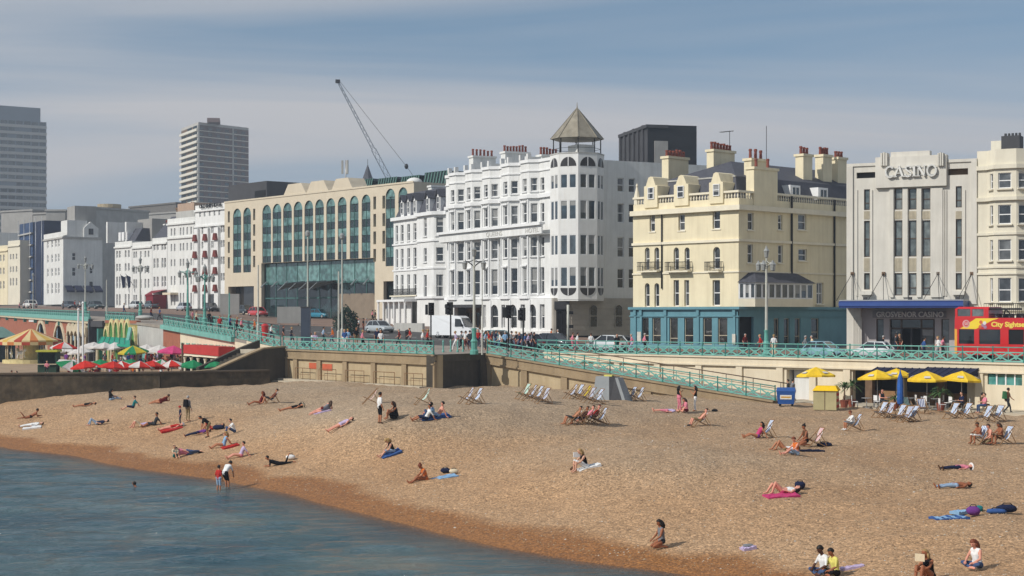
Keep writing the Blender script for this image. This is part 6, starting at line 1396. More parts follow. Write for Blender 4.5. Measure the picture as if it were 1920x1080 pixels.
xa, xb = fp_.x(184, -3.5), fp_.x(244, -3.5); zz0, zz1 = fp_.z(215, 649, -3.5), fp_.z(215, 634, -0.5)
xq, xr_ = fp_.x(190, -.3), fp_.x(243, -.3); aw = pa.put(MB().add([(xa, -3.5, zz0 + 0.3), (xb, -3.5, zz0 + 0.3), (xr_, -0.3, zz1 + 0.1), (xq, -0.3, zz1 + 0.1), (xa, -3.5, zz0), (xb, -3.5, zz0)], [(0, 1, 2, 3), (4, 5, 1, 0)]), 'awning', M_grnaw)
for i in range(7): q = xa + (xb - xa) * i / 6; MB().beam((q, -3.52, zz0 + 0.32), (xq + (xr_ - xq) * i / 6, -0.32, zz1 + 0.13), 0.06).build('awning_rib', M_turqd, aw)
pa.put(MB().ell((fp_.L - 1, 1.2, zp_ + 0.7), (1.6, 1.1, 0.3), 10, 6), 'roof_dome', M_lgrey)
fz = edge_fr(256, 306); rm = Bld(fz, 'ramp_front', 'plain grey retaining wall with turquoise handrails between the arcade fronts', 'wall')
rm.put(MB().box(0, fz.L, 0.1, 0.6, 0, 4.9), 'wall', M_lgrey)
for s_ in ((0.5, 4.6, 2.6, 0.4), (fz.L * 0.55, 2.2, fz.L * 0.98, 1.2)): rm.put(MB().beam((s_[0], -0.8, s_[1]), (s_[2], -2.0, s_[3]), 0.35, 0.5), 'handrail', M_turq)
rm.put(MB().box(fz.L * 0.45, fz.L * 0.95, -0.3, 0.08, 0, 2.6), 'doorway', M_dark)
ft = edge_fr(306, 440); tr_ = Bld(ft, 'beach_bar', 'cream beach bar with turquoise ornament above a long red awning', 'bar')
tz = lambda x: (7.6 - LGZ) + (6.6 - 7.6) * x / ft.L
xo = ft.x(338)
tr_.put(MB().xprism([(0, 0), (xo, 0), (xo, tz(xo) - 0.1), (0, tz(0) - 0.1)], 0, 0.5), 'brick_end', M_brick)
tr_.put(MB().xprism([(xo, 1.9), (ft.L, 1.9), (ft.L, tz(ft.L) - 0.1), (xo, tz(xo) - 0.1)], 0, 0.5), 'wall', M_creamwall)
tr_.put(MB().xprism([(0, tz(0) - 0.35), (ft.L, tz(ft.L) - 0.35), (ft.L, tz(ft.L) + 0.12), (0, tz(0) + 0.12)], -0.35, -0.02), 'fascia', M_turq)
for i in range(9):
 xx = xo + (ft.L - xo) * (i + 0.5) / 9; r = 0.45; mb = MB(); zc = 2.75
 for k in range(8): t0, t1 = 2 * math.pi * k / 8, 2 * math.pi * (k + 1) / 8; mb.beam((xx + r * math.cos(t0), -0.06, zc + r * math.sin(t0)), (xx + r * math.cos(t1), -0.06, zc + r * math.sin(t1)), 0.08, 0.1)
 mb.beam((xx - 0.6, -0.06, zc - .5), (xx + 0.6, -0.06, zc + .5), 0.07).beam((xx - 0.6, -0.06, zc + .5), (xx + 0.6, -0.06, zc - .5), 0.07)
 tr_.put(mb, 'lattice_ornament', M_turq)
xa = ft.x(345, -1.5); zz0, zz1 = ft.z(390, 666, -1.5), ft.z(390, 649, -1.5)
M_redb = mat('red_awning', (0.45, 0.035, 0.03), 0.8, 0.12)
aw = tr_.put(MB().box(xa, ft.L + 0.2, -1.6, -0.05, zz0, zz1), 'awning', M_redb)
tr_.put(MB().box(xa, ft.L, 2.5, 2.6, 0, 2.0), 'bar_front', M_dgrey)
for i in range(6): tr_.put(MB().lathe([(0.16, 0), (0.12, 0.3), (0.12, 1.7), (0.2, 1.95)], 8, (xa + (ft.L - xa) * i / 5, -1.4, 0)), 'column', M_creamtrim)
tr_.put(MB().box(xa, ft.L, -1.5, 0, zz0 - 0.22, zz0 - 0.02), 'beam', M_creamtrim)
fv = edge_fr(440, 531); vw = Bld(fv, 'promenade_wall', 'cream wall behind the dark stairs below the turquoise railing', 'wall')
vw.put(MB().xprism([(0, 0), (fv.L, 0), (fv.L, 5.75 - LGZ - .02), (0, 6.6 - LGZ - .02)], 0.02, 0.6), 'wall', M_creamwall)

# small carousel with a striped tilt
M_str = [mat('tilt_cream', (0.66, 0.52, 0.26), 0.8, 0.1), mat('tilt_orange', (0.52, 0.17, 0.04), 0.8, 0.1), mat('tilt_yellow', (0.62, 0.40, 0.08), 0.8, 0.1), mat('tilt_red', (0.42, 0.06, 0.03), 0.8, 0.1)]
DKP = [(112, 158.5), (338, 158.5), (338, 163), (306, 171), (256, 185), (112, 187)]
def gp_(px, d): return Vector((PX(px, d), d, LGZ + (.65 if 158.5 < d < 187 and 112 < px < 338 else 0)))
tag(MB().prism([(PX(p, d), d) for p, d in DKP], LGZ - .2, LGZ + .65).build('cafe_terrace', M_lowprom), kind='structure')
cr_ = empty('carousel', gp_(58, 205)); tag(cr_, 'small fairground carousel with a striped orange and cream pointed tilt', 'carousel')
MB().lathe([(3.9, 2.75), (3.9, 2.95), (1.6, 3.75), (0.2, 4.35)], 24, mats=[0, 1, 0, 2, 0, 3], smooth=False).build('tilt', M_str, cr_); MB().lathe([(3.92, 2.35), (3.92, 2.75)], 24, mats=[1, 0, 3, 0], smooth=False).build('rounding_board', M_str, cr_)
MB().lathe([(3.5, 0), (3.5, 0.45)], 24).build('platform', M_archy, cr_); MB().lathe([(1.0, 0.45), (1.0, 2.6)], 12).build('centre', M_archy, cr_)
for i in range(8): a = i * math.pi / 4; MB().tube([(3.2 * math.cos(a), 3.2 * math.sin(a), 0.45), (3.2 * math.cos(a), 3.2 * math.sin(a), 2.4)], 0.08, 6).build('post', M_stonearch, cr_)
for i in range(6):
 a = i * math.pi / 3 + 0.3; p = (2.4 * math.cos(a), 2.4 * math.sin(a), 1.1); o = MB().ell((0, 0, 0.2), (0.55, 0.2, 0.26), 8, 6).ell((0.55, 0, 0.6), (0.18, 0.1, 0.22), 6, 5).beam((0.35, 0, 0.3), (0.55, 0, 0.6), 0.16).beam((0.3, 0.1, 0.1), (0.5, 0.1, -0.35), 0.08).beam((-0.35, -0.1, 0.1), (-0.5, -0.1, -0.35), 0.08).tube([(0, 0, -0.65), (0, 0, 1.4)], 0.03, 5).build('horse', M_trim, cr_, p, a + math.pi / 2)
# booth with green roof at the left edge
fk2 = Fr(-70, 216, -6, 209, LGZ); kb = Bld(fk2, 'fair_booth', 'fairground booth with pale green hipped roof at the left edge', 'booth')
kb.put(MB().box(0, fk2.L, 0, 2.6, 0, 3.2), 'booth_wall', mat('dark_teal_booth', (0.03, 0.06, 0.08), 0.8, 0.3)); kb.put(MB().box(-0.1, fk2.L + 0.1, -0.12, -0.01, 2.1, 3.1), 'sign_board', mat('mustard_sign', (0.20, 0.12, 0.02), 0.8, 0.4, 2)); kb.put(MB().box(0.2, fk2.L - .2, -0.05, 0.0, 1.0, 2.0), 'counter_opening', mat('maroon_shadow', (0.10, 0.02, 0.02), 0.8, 0.3))
kb.put(MB().prism([(-0.4, -0.5), (fk2.L + 0.4, -0.5), (fk2.L + 0.4, 3.1), (-0.4, 3.1)], 3.2, 4.6, top=[(1.5, 1.2), (fk2.L - 1.5, 1.2), (fk2.L - 1.5, 1.6), (1.5, 1.6)]), 'roof', mat('pale_green_roof', (0.18, 0.30, 0.26), 0.7, 0.2))
M_darkgreen = mat('dark_green_paint', (0.015, 0.05, 0.03), 0.7, 0.2)
kz = empty('ticket_kiosk', gp_(92, 172)); tag(kz, 'dark green kiosk with lit yellow top beside the carousel', 'kiosk')
MB().box(-1.0, 1.0, -0.8, 0.8, 0, 0.9).box(-1.0, -0.9, -0.8, 0.8, 0.9, 2.2).box(0.9, 1.0, -0.8, 0.8, 0.9, 2.2).box(-0.9, 0.9, 0.7, 0.8, 0.9, 2.2).build('booth_wall', M_darkgreen, kz); MB().box(-1.15, 1.15, -1.0, 0.9, 2.2, 2.4).build('roof', mat('lime_yellow', (0.45, 0.45, 0.05), 0.7, 0.1), kz); MB().box(-1.05, 1.05, -1.0, -0.8, 0.85, 0.95).build('counter', M_stonearch, kz)

# parasols
def parasol_mesh(n=8, sag=0.06):
 mb = MB(); vs = []
 for j in range(n): a0, a1 = 2 * math.pi * j / n, 2 * math.pi * (j + 1) / n; A = (math.cos(a0), math.sin(a0)); B2 = (math.cos(a1), math.sin(a1)); M2 = ((A[0] + B2[0]) / 2, (A[1] + B2[1]) / 2); m_ = j % 2
 for j in range(n):
  a0, a1 = 2 * math.pi * j / n, 2 * math.pi * (j + 1) / n; A = Vector((math.cos(a0), math.sin(a0), 0)); B2 = Vector((math.cos(a1), math.sin(a1), 0)); top = Vector((0, 0, 0.42)); hA, hB = A * 0.5 + Vector((0, 0, 0.24)), B2 * 0.5 + Vector((0, 0, 0.24)); mm = (A + B2) / 2 * 0.97 + Vector((0, 0, -0.01)); hm = (hA + hB) / 2 - Vector((0, 0, 0.02))
  mb.add([top, hA, hm, hB, A, mm, B2], [(0, 1, 2), (0, 2, 3), (1, 4, 5, 2), (2, 5, 6, 3)], j % 2)
  dn = Vector((0, 0, -0.09)); mb.add([A, A + dn, mm + dn, mm, B2 + dn, B2], [(0, 1, 2, 3), (3, 2, 4, 5)], j % 2)
 return mb
PARM = parasol_mesh().mesh('canopy', [M_trim, M_trim])
PPOLE = MB().tube([(0, 0, 0), (0, 0, 2.3)], 0.03, 6).mesh('pole', M_galv); PBASE = MB().lathe([(0.3, 0), (0.3, 0.08), (0.06, 0.14)], 10).mesh('base', M_lgrey)
def parasol(p, label, c1, c2=None, r=1.35, h=2.05, group='cafe parasols', tilt=(0, 0)):
 root = empty('parasol', p); tag(root, label, 'parasol', group)
 o = place(PARM, 'canopy', root, (0, 0, h), rot=(tilt[0], tilt[1], random.random())); o.scale = (r, r, r); recolor(o, [c1, c2 or c1])
 if group[0] == 'y':
  for j in (0, 2, 4, 6):
   a = 2 * math.pi * (j + .5) / 8; c_, s_ = math.cos(a), math.sin(a); f3 = lambda r_, w_: (c_ * r_ - s_ * w_, s_ * r_ + c_ * w_, .24 - (r_ - .5) * .48 + .006)
   MB().quad(f3(.62, -.13), f3(.80, -.16), f3(.80, .16), f3(.62, .13)).build('logo', PW, o)
 q = place(PPOLE, 'pole', root); q.scale = (1, 1, (h + 0.3 * r) / 2.3); place(PBASE, 'base', root); return root
PR, PG, PW, PP = cloth((196, 52, 44)), cloth((40, 128, 84)), cloth((205, 200, 195)), cloth((200, 70, 120))
for i, (px, d, a, b2, lab) in enumerate([
  (132, 143, PG, PW, 'green and white tilted parasol at the left end of the cafe row'), (160, 141, PR, PR, 'plain red parasol third from the left in the front cafe row'), (188, 145, PG, PG, 'green parasol behind the front red ones'),
  (212, 139, PR, PR, 'large red parasol in the middle of the front cafe row'), (228, 140, PR, PW, 'red and white parasol overlapping the large red one'), (246, 146, PG, PG, 'green parasol behind the middle red parasols'), (262, 140, PR, PW, 'red and white parasol right of the cafe row middle'),
  (285, 141, PR, PR, 'red parasol second from the right of the cafe row'), (303, 145, PG, PW, 'green and cream parasol near the bar posts'), (322, 143, PR, PW, 'red and white parasol at the right end of the cafe row'),
  (120, 186, PR, PW, 'red parasol behind the kiosk beside white parasols'), (132, 192, PW, PW, 'white parasol leftmost before the brick arcade'), (152, 190, PW, PW, 'white parasol between the two tall white poles'), (176, 186, PW, PW, 'white parasol below the left end of the green awning'),
  (196, 184, PW, PW, 'white parasol below the middle of the green awning'), (216, 184, PW, PW, 'white parasol below the right end of the green awning'), (276, 172, PW, PW, 'large pale parasol before the grey retaining wall'), (300, 168, PW, PW, 'large pale parasol beside the magenta one'),
  (325, 164, PP, PP, 'magenta parasol before the cream beach bar'), (250, 165, cloth((190, 170, 60)), PG, 'yellow and green parasol among the crowd'), (362, 143, PG, PG, 'green parasol under the left of the red awning'), (400, 141, PG, PG, 'green parasol under the right of the red awning')]):
 parasol(gp_(px, d), lab, a, b2, 1.3 if d < 160 else 1.6, 1.62 if d < 160 else 1.72, tilt=(random.uniform(-.12, .12), random.uniform(-.12, .12)) if i else (0.35, 0.3))
for px, d, h_, lab in ((147, 158, 6.6, 'tall white pole left of its pair among the cafe parasols'), (155.5, 150, 7.2, 'tall white pole right of its pair among the cafe parasols'), (342, 146, 3.4, 'short brown post beside the red awning')):
 mb = MB().lathe([(0.14, 0), (0.14, 0.4), (0.1, 0.5), (0.09, h_), (0.14, h_ + 0.1), (0.03, h_ + 0.25)], 8); tag(mb.build('flag_pole' if h_ > 4 else 'post', M_trim if h_ > 4 else M_shopbrown, None, gp_(px, d)), lab, 'pole')

# ---------------------------------------------------------------- vehicles
M_tyre = mat('tyre_rubber', (0.012, 0.012, 0.012), 0.8, 0.1); M_carglass = glassmat('car_glass', (0.008, 0.010, 0.012), (0.02, 0.025, 0.03)); M_headl = mat('headlamp', (0.65, 0.66, 0.66), 0.15, 0.05); M_taill = mat('tail_lamp', (0.35, 0.01, 0.01), 0.2, 0.05)
def paint(rgb, rough=0.3): return mat('paint_%d_%d_%d' % rgb, srgb(*rgb), rough, 0.04, 1.0, spec=0.5, coat=0.6)
def car_meshes():
 Lh, w = 2.05, 0.86
 sec = [(-2.05, .45, .62, .70), (-1.95, .30, .82, .80), (-1.2, .22, .92, .86), (0.0, .20, .92, .87), (1.0, .22, .90, .86), (1.75, .27, .74, .80), (2.05, .42, .58, .66)]
 b_ = MB(); vs = []
 for x, zb_, zt_, hw in sec: vs += [(x, -hw, zb_ + .1), (x, -hw * .93, zb_), (x, hw * .93, zb_), (x, hw, zb_ + .1), (x, hw, zt_ - .10), (x, hw * .9, zt_), (x, -hw * .9, zt_), (x, -hw, zt_ - .10)]
 n = 8; fs_ = [(i * n + j, i * n + (j + 1) % n, (i + 1) * n + (j + 1) % n, (i + 1) * n + j) for i in range(len(sec) - 1) for j in range(n)] + [tuple(range(n - 1, -1, -1)), tuple(range((len(sec) - 1) * n, len(sec) * n))]
 b_.add(vs, fs_, 0, True)
 cab = [(-1.75, .78, .80), (-1.15, .66, 1.40), (0.25, .66, 1.45), (1.1, .78, .86)]
 gl = MB(); vs = [(x, -hw, z) for x, hw, z in cab] + [(x, hw, z) for x, hw, z in cab]; gl.add(vs, [(0, 3, 2, 1), (4, 5, 6, 7), (0, 1, 5, 4), (1, 2, 6, 5), (2, 3, 7, 6)])
 rf_ = MB(); rf_.prism([(-1.22, -.64), (.32, -.64), (.32, .64), (-1.22, .64)], 1.40, 1.49, top=[(-1.1, -.56), (.2, -.56), (.2, .56), (-1.1, .56)])
 for s_ in (-1, 1):
  rf_.beam((.3, s_ * .66, 1.44), (1.08, s_ * .78, .88), .07); rf_.beam((-1.18, s_ * .66, 1.42), (-1.72, s_ * .78, .84), .10); rf_.beam((-.4, s_ * .67, 1.44), (-.42, s_ * .79, .88), .07)
 wh = MB().tube([(0, -.1, 0), (0, .1, 0)], .31, 14).tube([(0, -.112, 0), (0, .112, 0)], .19, 10, 1)
 return b_.mesh('body', [paint((120, 120, 120))]), gl.mesh('windows', [M_carglass]), rf_.mesh('roof', [paint((120, 120, 120))]), wh.mesh('wheel', [M_tyre, M_galv]), MB().box(0, .06, -.16, .16, -.07, .07).mesh('headlight', [M_headl]), MB().box(0, .06, -.14, .14, -.09, .09).mesh('tail_light', [M_taill])
CARM = car_meshes()
def car(px, d, heading, rgb, label, group='cars on the seafront road', sc=1.0):
 p = U(px, d); root = empty('car', p, heading); tag(root, label, 'car', group); root.scale = (sc,) * 3; m = paint(rgb)
 recolor(place(CARM[0], 'body', root), [m]); place(CARM[1], 'windows', root); recolor(place(CARM[2], 'roof', root), [m])
 for x in (-1.28, 1.30):
  for y in (-.76, .76): place(CARM[3], 'wheel', root, (x, y, .31))
 for y in (-.55, .55): place(CARM[4], 'headlight', root, (1.92, y, .62), rot=(0, rad(-14), 0)); place(CARM[5], 'tail_light', root, (-2.07, y, .66))
 return root
car(1040, 152, rad(-42), (38, 50, 58), 'dark saloon car behind the railing left of the grey stone side wall'); car(1140, 147, rad(140), (196, 200, 202), 'silver car passing the side street between hotel and pub')
car(1545, 127.5, rad(-40), (130, 165, 180), 'pale blue car beside the teal pub corner', sc=.88); car(1636, 126, rad(150), (205, 208, 210), 'white car before the left side of the casino', sc=.88)
car(457, 262, rad(130), (40, 52, 58), 'dark estate car parked before the beige hotel left wing', sc=1.05); car(484, 255, rad(-55), (190, 55, 62), 'red hatchback before the beige hotel left wing', sc=1.05); car(395, 280, rad(-60), (30, 36, 42), 'dark car before the white hotel with red awnings', sc=1.05)
car(600, 250, rad(-40), (32, 120, 145), 'bright blue car outside the glass atrium'); car(712, 191, rad(-50), (168, 176, 180), 'silver estate car before the white porch'); car(283, 300, rad(125), (70, 90, 100), 'grey car below the burgundy awning'); car(255, 295, rad(125), (200, 205, 205), 'white car below the flags of the terrace'); car(345, 278, rad(120), (175, 180, 188), 'light grey car left of the turquoise lamp bases')
car(56, 352, rad(125), (222, 220, 212), 'white van-like car on the road above the brick arcade', sc=1.2); car(130, 318, rad(-50), (60, 70, 80), 'slate grey car before the navy awnings'); car(180, 300, rad(-50), (40, 60, 62), 'dark green car left of the end terrace'); car(935, 158, rad(-50), (90, 130, 135), 'teal grey car half hidden by the crowd below the traffic lights'); car(985, 150, rad(130), (60, 70, 85), 'navy blue car behind people at the ramp top')
def van(px, d, heading, rgb, label):
 root = empty('van', U(px, d), heading); tag(root, label, 'van'); m = paint(rgb)
 prof = [(-2.6, .35), (2.55, .35), (2.6, .9), (2.35, 1.15), (1.75, 1.25), (1.25, 2.25), (.9, 2.45), (-2.55, 2.5), (-2.65, 2.3)]
 mb = MB(); n = len(prof); ins = lambda p: .98 - .10 * max(0, p[1] - 1.3)
 mb.add([(p[0], -ins(p), p[1]) for p in prof] + [(p[0], ins(p), p[1]) for p in prof], [tuple(range(n)), tuple(range(2 * n - 1, n - 1, -1))] + [(i, n + i, n + (i + 1) % n, (i + 1) % n) for i in range(n)]); mb.build('body', m, root)
 MB().add([(1.78, -.85, 1.27), (1.78, .85, 1.27), (1.28, .78, 2.2), (1.28, -.78, 2.2)], [(0, 1, 2, 3)]).build('windscreen', M_carglass, root, (.03, 0, .01))
 for s_ in (-1, 1): MB().add([(.55, s_ * 1.0, 1.3), (1.6, s_ * 1.0, 1.3), (1.2, s_ * .93, 2.1), (.55, s_ * .93, 2.15)], [(0, 1, 2, 3)]).build('side_window', M_carglass, root); MB().box(1.4, 1.5, s_ * 1.1 - .1, s_ * 1.1 + .1, 1.3, 1.6).build('mirror', M_iron, root); place(CARM[4], 'headlight', root, (2.45, s_ * .72, .95))
 for x in (-1.6, 1.7):
  for y in (-.85, .85): o = place(CARM[3], 'wheel', root, (x, y, .36)); o.scale = (1.15, 1.15, 1.15)
 MB().box(2.55, 2.66, -.9, .9, .38, .62).build('bumper', M_iron, root)
 return root
van(853, 174, rad(-28), (232, 234, 236), 'large white high-roofed van behind the ornate lamp post')
# open-top sightseeing bus
fbz = Fr(1790, 123.5, 2045, 116.5, 5.5 - ROADLOW); bus = empty('sightseeing_bus', fbz.A, fbz.rz); tag(bus, 'red open-top double-decker sightseeing bus with yellow swoosh', 'bus'); BL = 10.6
M_bus = paint((196, 30, 32)); M_busy = paint((236, 205, 50)); zb = fbz.z
zl, zu = 1.18, 2.30   # lower window band
lowops = [(0.35, 1.6), (2.0, 3.7), (4.35, 5.55), (6.2, 7.9), (8.2, 9.9)]
hull = MB(); xs_ = [0] + [c for o in lowops for c in o] + [BL]
hull.box(0, BL, 0, 2.5, .35, zl); hull.box(0, BL, 0, 2.5, zu, 3.18)
for i in range(0, len(xs_), 2): hull.box(xs_[i], xs_[i + 1], 0, 2.5, zl - .01, zu + .01)
hull.box(0, BL, .35, 2.2, zl, zl + .02)
hull.build('body', M_bus, bus)
for a, b2 in lowops: MB().box(a, b2, .06, .1, zl, zu).build('window', M_carglass if a < 4 or a > 6 else M_dark, bus)
MB().box(.12, BL - .1, 1.2, 1.25, zl, zu).build('aisle', M_dgrey, bus)
# covered front part of the upper deck
MB().box(.02, 2.75, .02, 2.48, 3.18, 3.30).box(.02, .22, .02, 2.48, 3.3, 3.86).box(1.28, 1.42, .02, 2.48, 3.3, 3.86).box(2.35, 2.75, .02, 2.48, 3.3, 3.86).prism([(.02, .02), (2.75, .02), (2.75, 2.48), (.02, 2.48)], 3.86, 4.02, top=[(.25, .2), (2.75, .2), (2.75, 2.3), (.25, 2.3)]).build('upper_cabin', M_bus, bus)
for a, b2 in ((.22, 1.28), (1.42, 2.35)): MB().box(a, b2, .06, .1, 3.3, 3.86).build('upper_window', G_pale, bus)
MB().box(2.75, 4.4, .3, 2.3, 3.78, 3.92).build('roof_hood', M_iron, bus)
for i in range(7): o = MB().box(0, .42, .15, .95, 0, .12).box(-.12, 0, .15, .95, 0, .75).box(0, .42, 1.5, 2.3, 0, .12).box(-.12, 0, 1.5, 2.3, 0, .75).build('seat', M_dgrey, bus, (3.4 + i * 1.0, 0, 2.75));
MB().beam((3.9, .05, 3.18), (4.1, .05, 3.86), .1).beam((4.1, .05, 3.86), (4.7, .05, 3.2), .08).build('roof_strut', M_iron, bus)
MB().tube([(2.8, .06, 3.45), (BL, .06, 3.45)], .03, 6).build('guard_rail', M_iron, bus)
y_ = -.012
MB().add([(.45, y_, zu + .04), (1.75, y_, zu + .02), (3.05, y_, 2.98), (3.6, y_, 3.14), (1.75, y_, 3.14)], [(0, 1, 2, 3, 4)]).build('yellow_swoosh', M_busy, bus)
MB().box(.0, .2, -.015, .01, .4, zu + .02).build('yellow_panel', mat('amber_panel', (0.75, 0.36, 0.05), 0.5, 0.05), bus)
MB().lathe([(.0, 0), (.28, .001), (.3, .004)], 16).build('round_badge', mat('badge_pink', (0.62, 0.35, 0.36), 0.6, 0.15, 8), bus, (.95, y_ - .004, 2.72)).rotation_euler = (rad(90), 0, 0)
MB().lathe([(.0, 0), (.19, .001), (.2, .004)], 14).build('badge_centre', M_bus, bus, (.95, y_ - .010, 2.72)).rotation_euler = (rad(90), 0, 0)
M_busy2 = mat('yellow_lettering', (0.80, 0.62, 0.10), 0.5, 0.05)
text('City Sightseeing Brighton', .36, M_busy2, bus, (2.98, y_, 2.52), ext=.006, width=5.6, bold=.02)
text('50', .22, M_letterw, bus, (.80, y_ - .014, 2.62), ext=.004)
for k, (x, z) in enumerate(((2.15, 2.85), (2.3, 2.62), (2.45, 2.78), (2.1, 2.5), (2.5, 2.48))): MB().lathe([(.0, 0), (.13, .002), (.14, .004)], 9).build('decal', mat('decal_' + ('red', 'mauve', 'white')[k % 3], ((.6, .12, .05), (.35, .2, .3), (.7, .68, .66))[k % 3], .6, .1), bus, (x, y_ - .004 - k * .002, z)).rotation_euler = (rad(90), 0, 0)
for x in (2.9, 8.2):
 for y in (.25, 2.25): o = place(CARM[3], 'wheel', bus, (x - 1.1, y, .48)); o.scale = (1.5, 1.5, 1.5)

# ---------------------------------------------------------------- lamps, lights, signs on the promenade
M_lampg = mat('sea_green_lamp_base', (0.12, 0.36, 0.30), 0.5, 0.2, 2)
LAN = MB().lathe([(.05, -.5), (.16, -.45), (.2, -.05), (.24, 0), (.1, .18), (.03, .34)], 8).mesh('lantern', M_lantern); LANT = MB().lathe([(.08, 0), (.13, .05), (.2, .5), (.24, .55), (.1, .75), (.03, .95)], 8).mesh('lantern', M_lantern)
def ornate_lamp(px, d, h, label, arms, mid=M_lamp, arm=.75, base=2.1, z=None):
 p = U(px, d); root = empty('street_lamp', p); tag(root, label, 'street lamp', 'ornate seafront lamps')
 MB().lathe([(.34, 0), (.34, .3), (.24, .4), (.24, base * .45), (.3, base * .5), (.18, base * .6), (.16, base * .9), (.22, base)], 10).build('base', M_lampg, root)
 MB().lathe([(.12, base), (.10, h * .6), (.08, h - 1.4), (.14, h - 1.35), (.07, h - 1.2), (.06, h - .5)], 10).build('column', mid, root)
 for k in range(arms):
  a = 2 * math.pi * k / arms + (0.0 if arms == 2 else .4); c, s_ = math.cos(a), math.sin(a); q = lambda r, z_: (c * r, s_ * r, z_)
  MB().tube([q(.05, h - 1.3), q(arm * .5, h - 1.05), q(arm * .9, h - .9), q(arm, h - 1.05)], [.05, .05, .045, .04], 6).tube([q(.05, h - .8), q(arm * .4, h - .95), q(arm * .7, h - .92)], .03, 5).build('bracket', M_iron if mid is M_lamp and arms == 2 else mid, root)
  place(LAN, 'lantern', root, q(arm, h - 1.08))
 place(LANT, 'lantern', root, (0, 0, h - .55)); return root
ornate_lamp(889, 128.5, 8.4, 'ornate cream lamp post with two hanging lanterns before the white hotel', 2)
ornate_lamp(1437, 125.5, 8.3, 'tall cream lamp post with lantern cluster before the teal pub', 5, arm=.62)
ornate_lamp(160, 235, 8.5, 'distant ornate lamp before the grey side wall', 4, arm=1.0); ornate_lamp(263, 206, 7.7, 'ornate lamp before the terrace with flags', 4, arm=.9); ornate_lamp(352, 176, 7.0, 'ornate lamp on a turquoise base left of the red awning hotel', 4, mid=M_lampg, arm=.9); ornate_lamp(384, 172, 6.6, 'ornate lamp with scrolled head before the red balcony awnings', 5, mid=M_lampg, arm=.9)
def pole(px, d, h, label, name='lamp_post', r=.08, head=True, m=M_lamp, green=1.6):
 root = empty(name, U(px, d)); tag(root, label, 'lamp post', 'plain posts along the promenade')
 MB().lathe([(r * 1.8, 0), (r * 1.8, green), (r, green + .1), (r * .8, h)], 8).build('column', m, root)
 if head: MB().lathe([(.05, 0), (.22, .1), (.24, .4), (.1, .6)], 8).build('lamp_head', M_lantern, root, (0, 0, h))
 return root
pole(577, 150, 10.2, 'tall slim white lamp post left of the atrium'); pole(641.5, 146, 9.8, 'tall slim white lamp post before the right of the atrium'); pole(635, 139, 6.8, 'shorter white post beside the leafy dark bush', head=False); pole(484, 150, 7.2, 'thin white pole right of the red car', head=False)
pole(62, 300, 6.8, 'thin lamp post before the wrapped scaffold building'); pole(904, 127.5, 7.0, 'thin pale pole beside the two-lantern lamp', head=False, r=.04); pole(200, 214, 5.2, 'slender white pole above the stair passage', head=False); pole(430, 170, 4.0, 'short turquoise post left of the grey sign board', head=False, m=M_lampg)
TL = MB().box(-.24, .24, -.14, .14, 0, 1.15).mesh('signal_head', M_iron); HOOD = MB().tube([(0, -.14, 0), (0, -.30, 0)], .11, 8, caps=False).mesh('hood', M_iron); LENS = MB().lathe([(0, 0), (.09, .001), (.09, .01)], 8).mesh('lens', mat('signal_lens', (.06, .02, .02), .3, .1))
def traffic_light(px, d, h, label, rz):
 root = empty('traffic_light', U(px, d), rz); tag(root, label, 'traffic light', 'traffic lights at the crossing'); MB().tube([(0, 0, 0), (0, 0, h)], .07, 8).build('pole', M_iron, root)
 o = place(TL, 'signal_head', root, (0, -.12, h - 1.0)); o2 = place(TL, 'signal_head', root, (-.38, .1, h - .95), rad(70)); o2.scale = (.8, .8, .8)
 for k in range(3): place(HOOD, 'hood', o, (0, 0, .22 + .35 * k)); place(LENS, 'lens', o, (0, -.145, .22 + .35 * k), rot=(rad(90), 0, 0))
 return root
traffic_light(808, 146, 3.9, 'black traffic light left of the white van', .3); traffic_light(845, 143, 4.0, 'black traffic light before the white van bonnet', -.5); traffic_light(953.5, 140, 3.9, 'black traffic light before the white hotel arches, taller of the right pair', .1); traffic_light(981, 143, 3.7, 'black traffic light before the white hotel arches, shorter of the right pair', -.6)
tt = empty('information_pillar', U(573.5, 146)); tag(tt, 'dark blue grey information pillar before the hotel atrium', 'pillar'); MB().box(-.42, .42, -.3, .3, 0, 3.6).build('pillar', mat('slate_blue_panel', (.055, .07, .10), .5, .15), tt); MB().box(-.46, .46, -.34, .34, 3.6, 3.7).build('cap', M_dgrey, tt)
for px, d, w_, h_, lab in ((431, 236, 2.8, 3.4, 'plain grey hoarding board left of the parked cars'), (543, 218, 3.4, 2.6, 'wide grey hoarding with dark patches before the atrium')):
 o = MB().box(-w_ / 2, w_ / 2, -.1, .1, .35, h_).box(-w_ / 2 + .2, -w_ / 2 + .35, -.05, .05, 0, .4).box(w_ / 2 - .35, w_ / 2 - .2, -.05, .05, 0, .4).build('hoarding', M_grey, None, U(px, d)); tag(o, lab, 'hoarding')
tag(MB().lathe([(.32, 0), (.34, 1.45), (.38, 1.5), (.36, 1.62), (.2, 1.75)], 14).build('post_box', paint((186, 34, 30), .5), None, U(497, 152)), 'red pillar post box by the railing left of the block', 'post box')
bn = MB().lathe([(.28, 0), (.3, .8), (.34, .85), (.3, 1.0), (.1, 1.1)], 12).mesh('litter_bin', M_iron)
for px, d, lab in ((398, 190, 'black litter bin right of the scrolled turquoise lamp'), (765, 170, 'black litter bin before the white porch')): tag(place(bn, 'litter_bin', None, U(px, d)), lab, 'litter bin', 'litter bins')
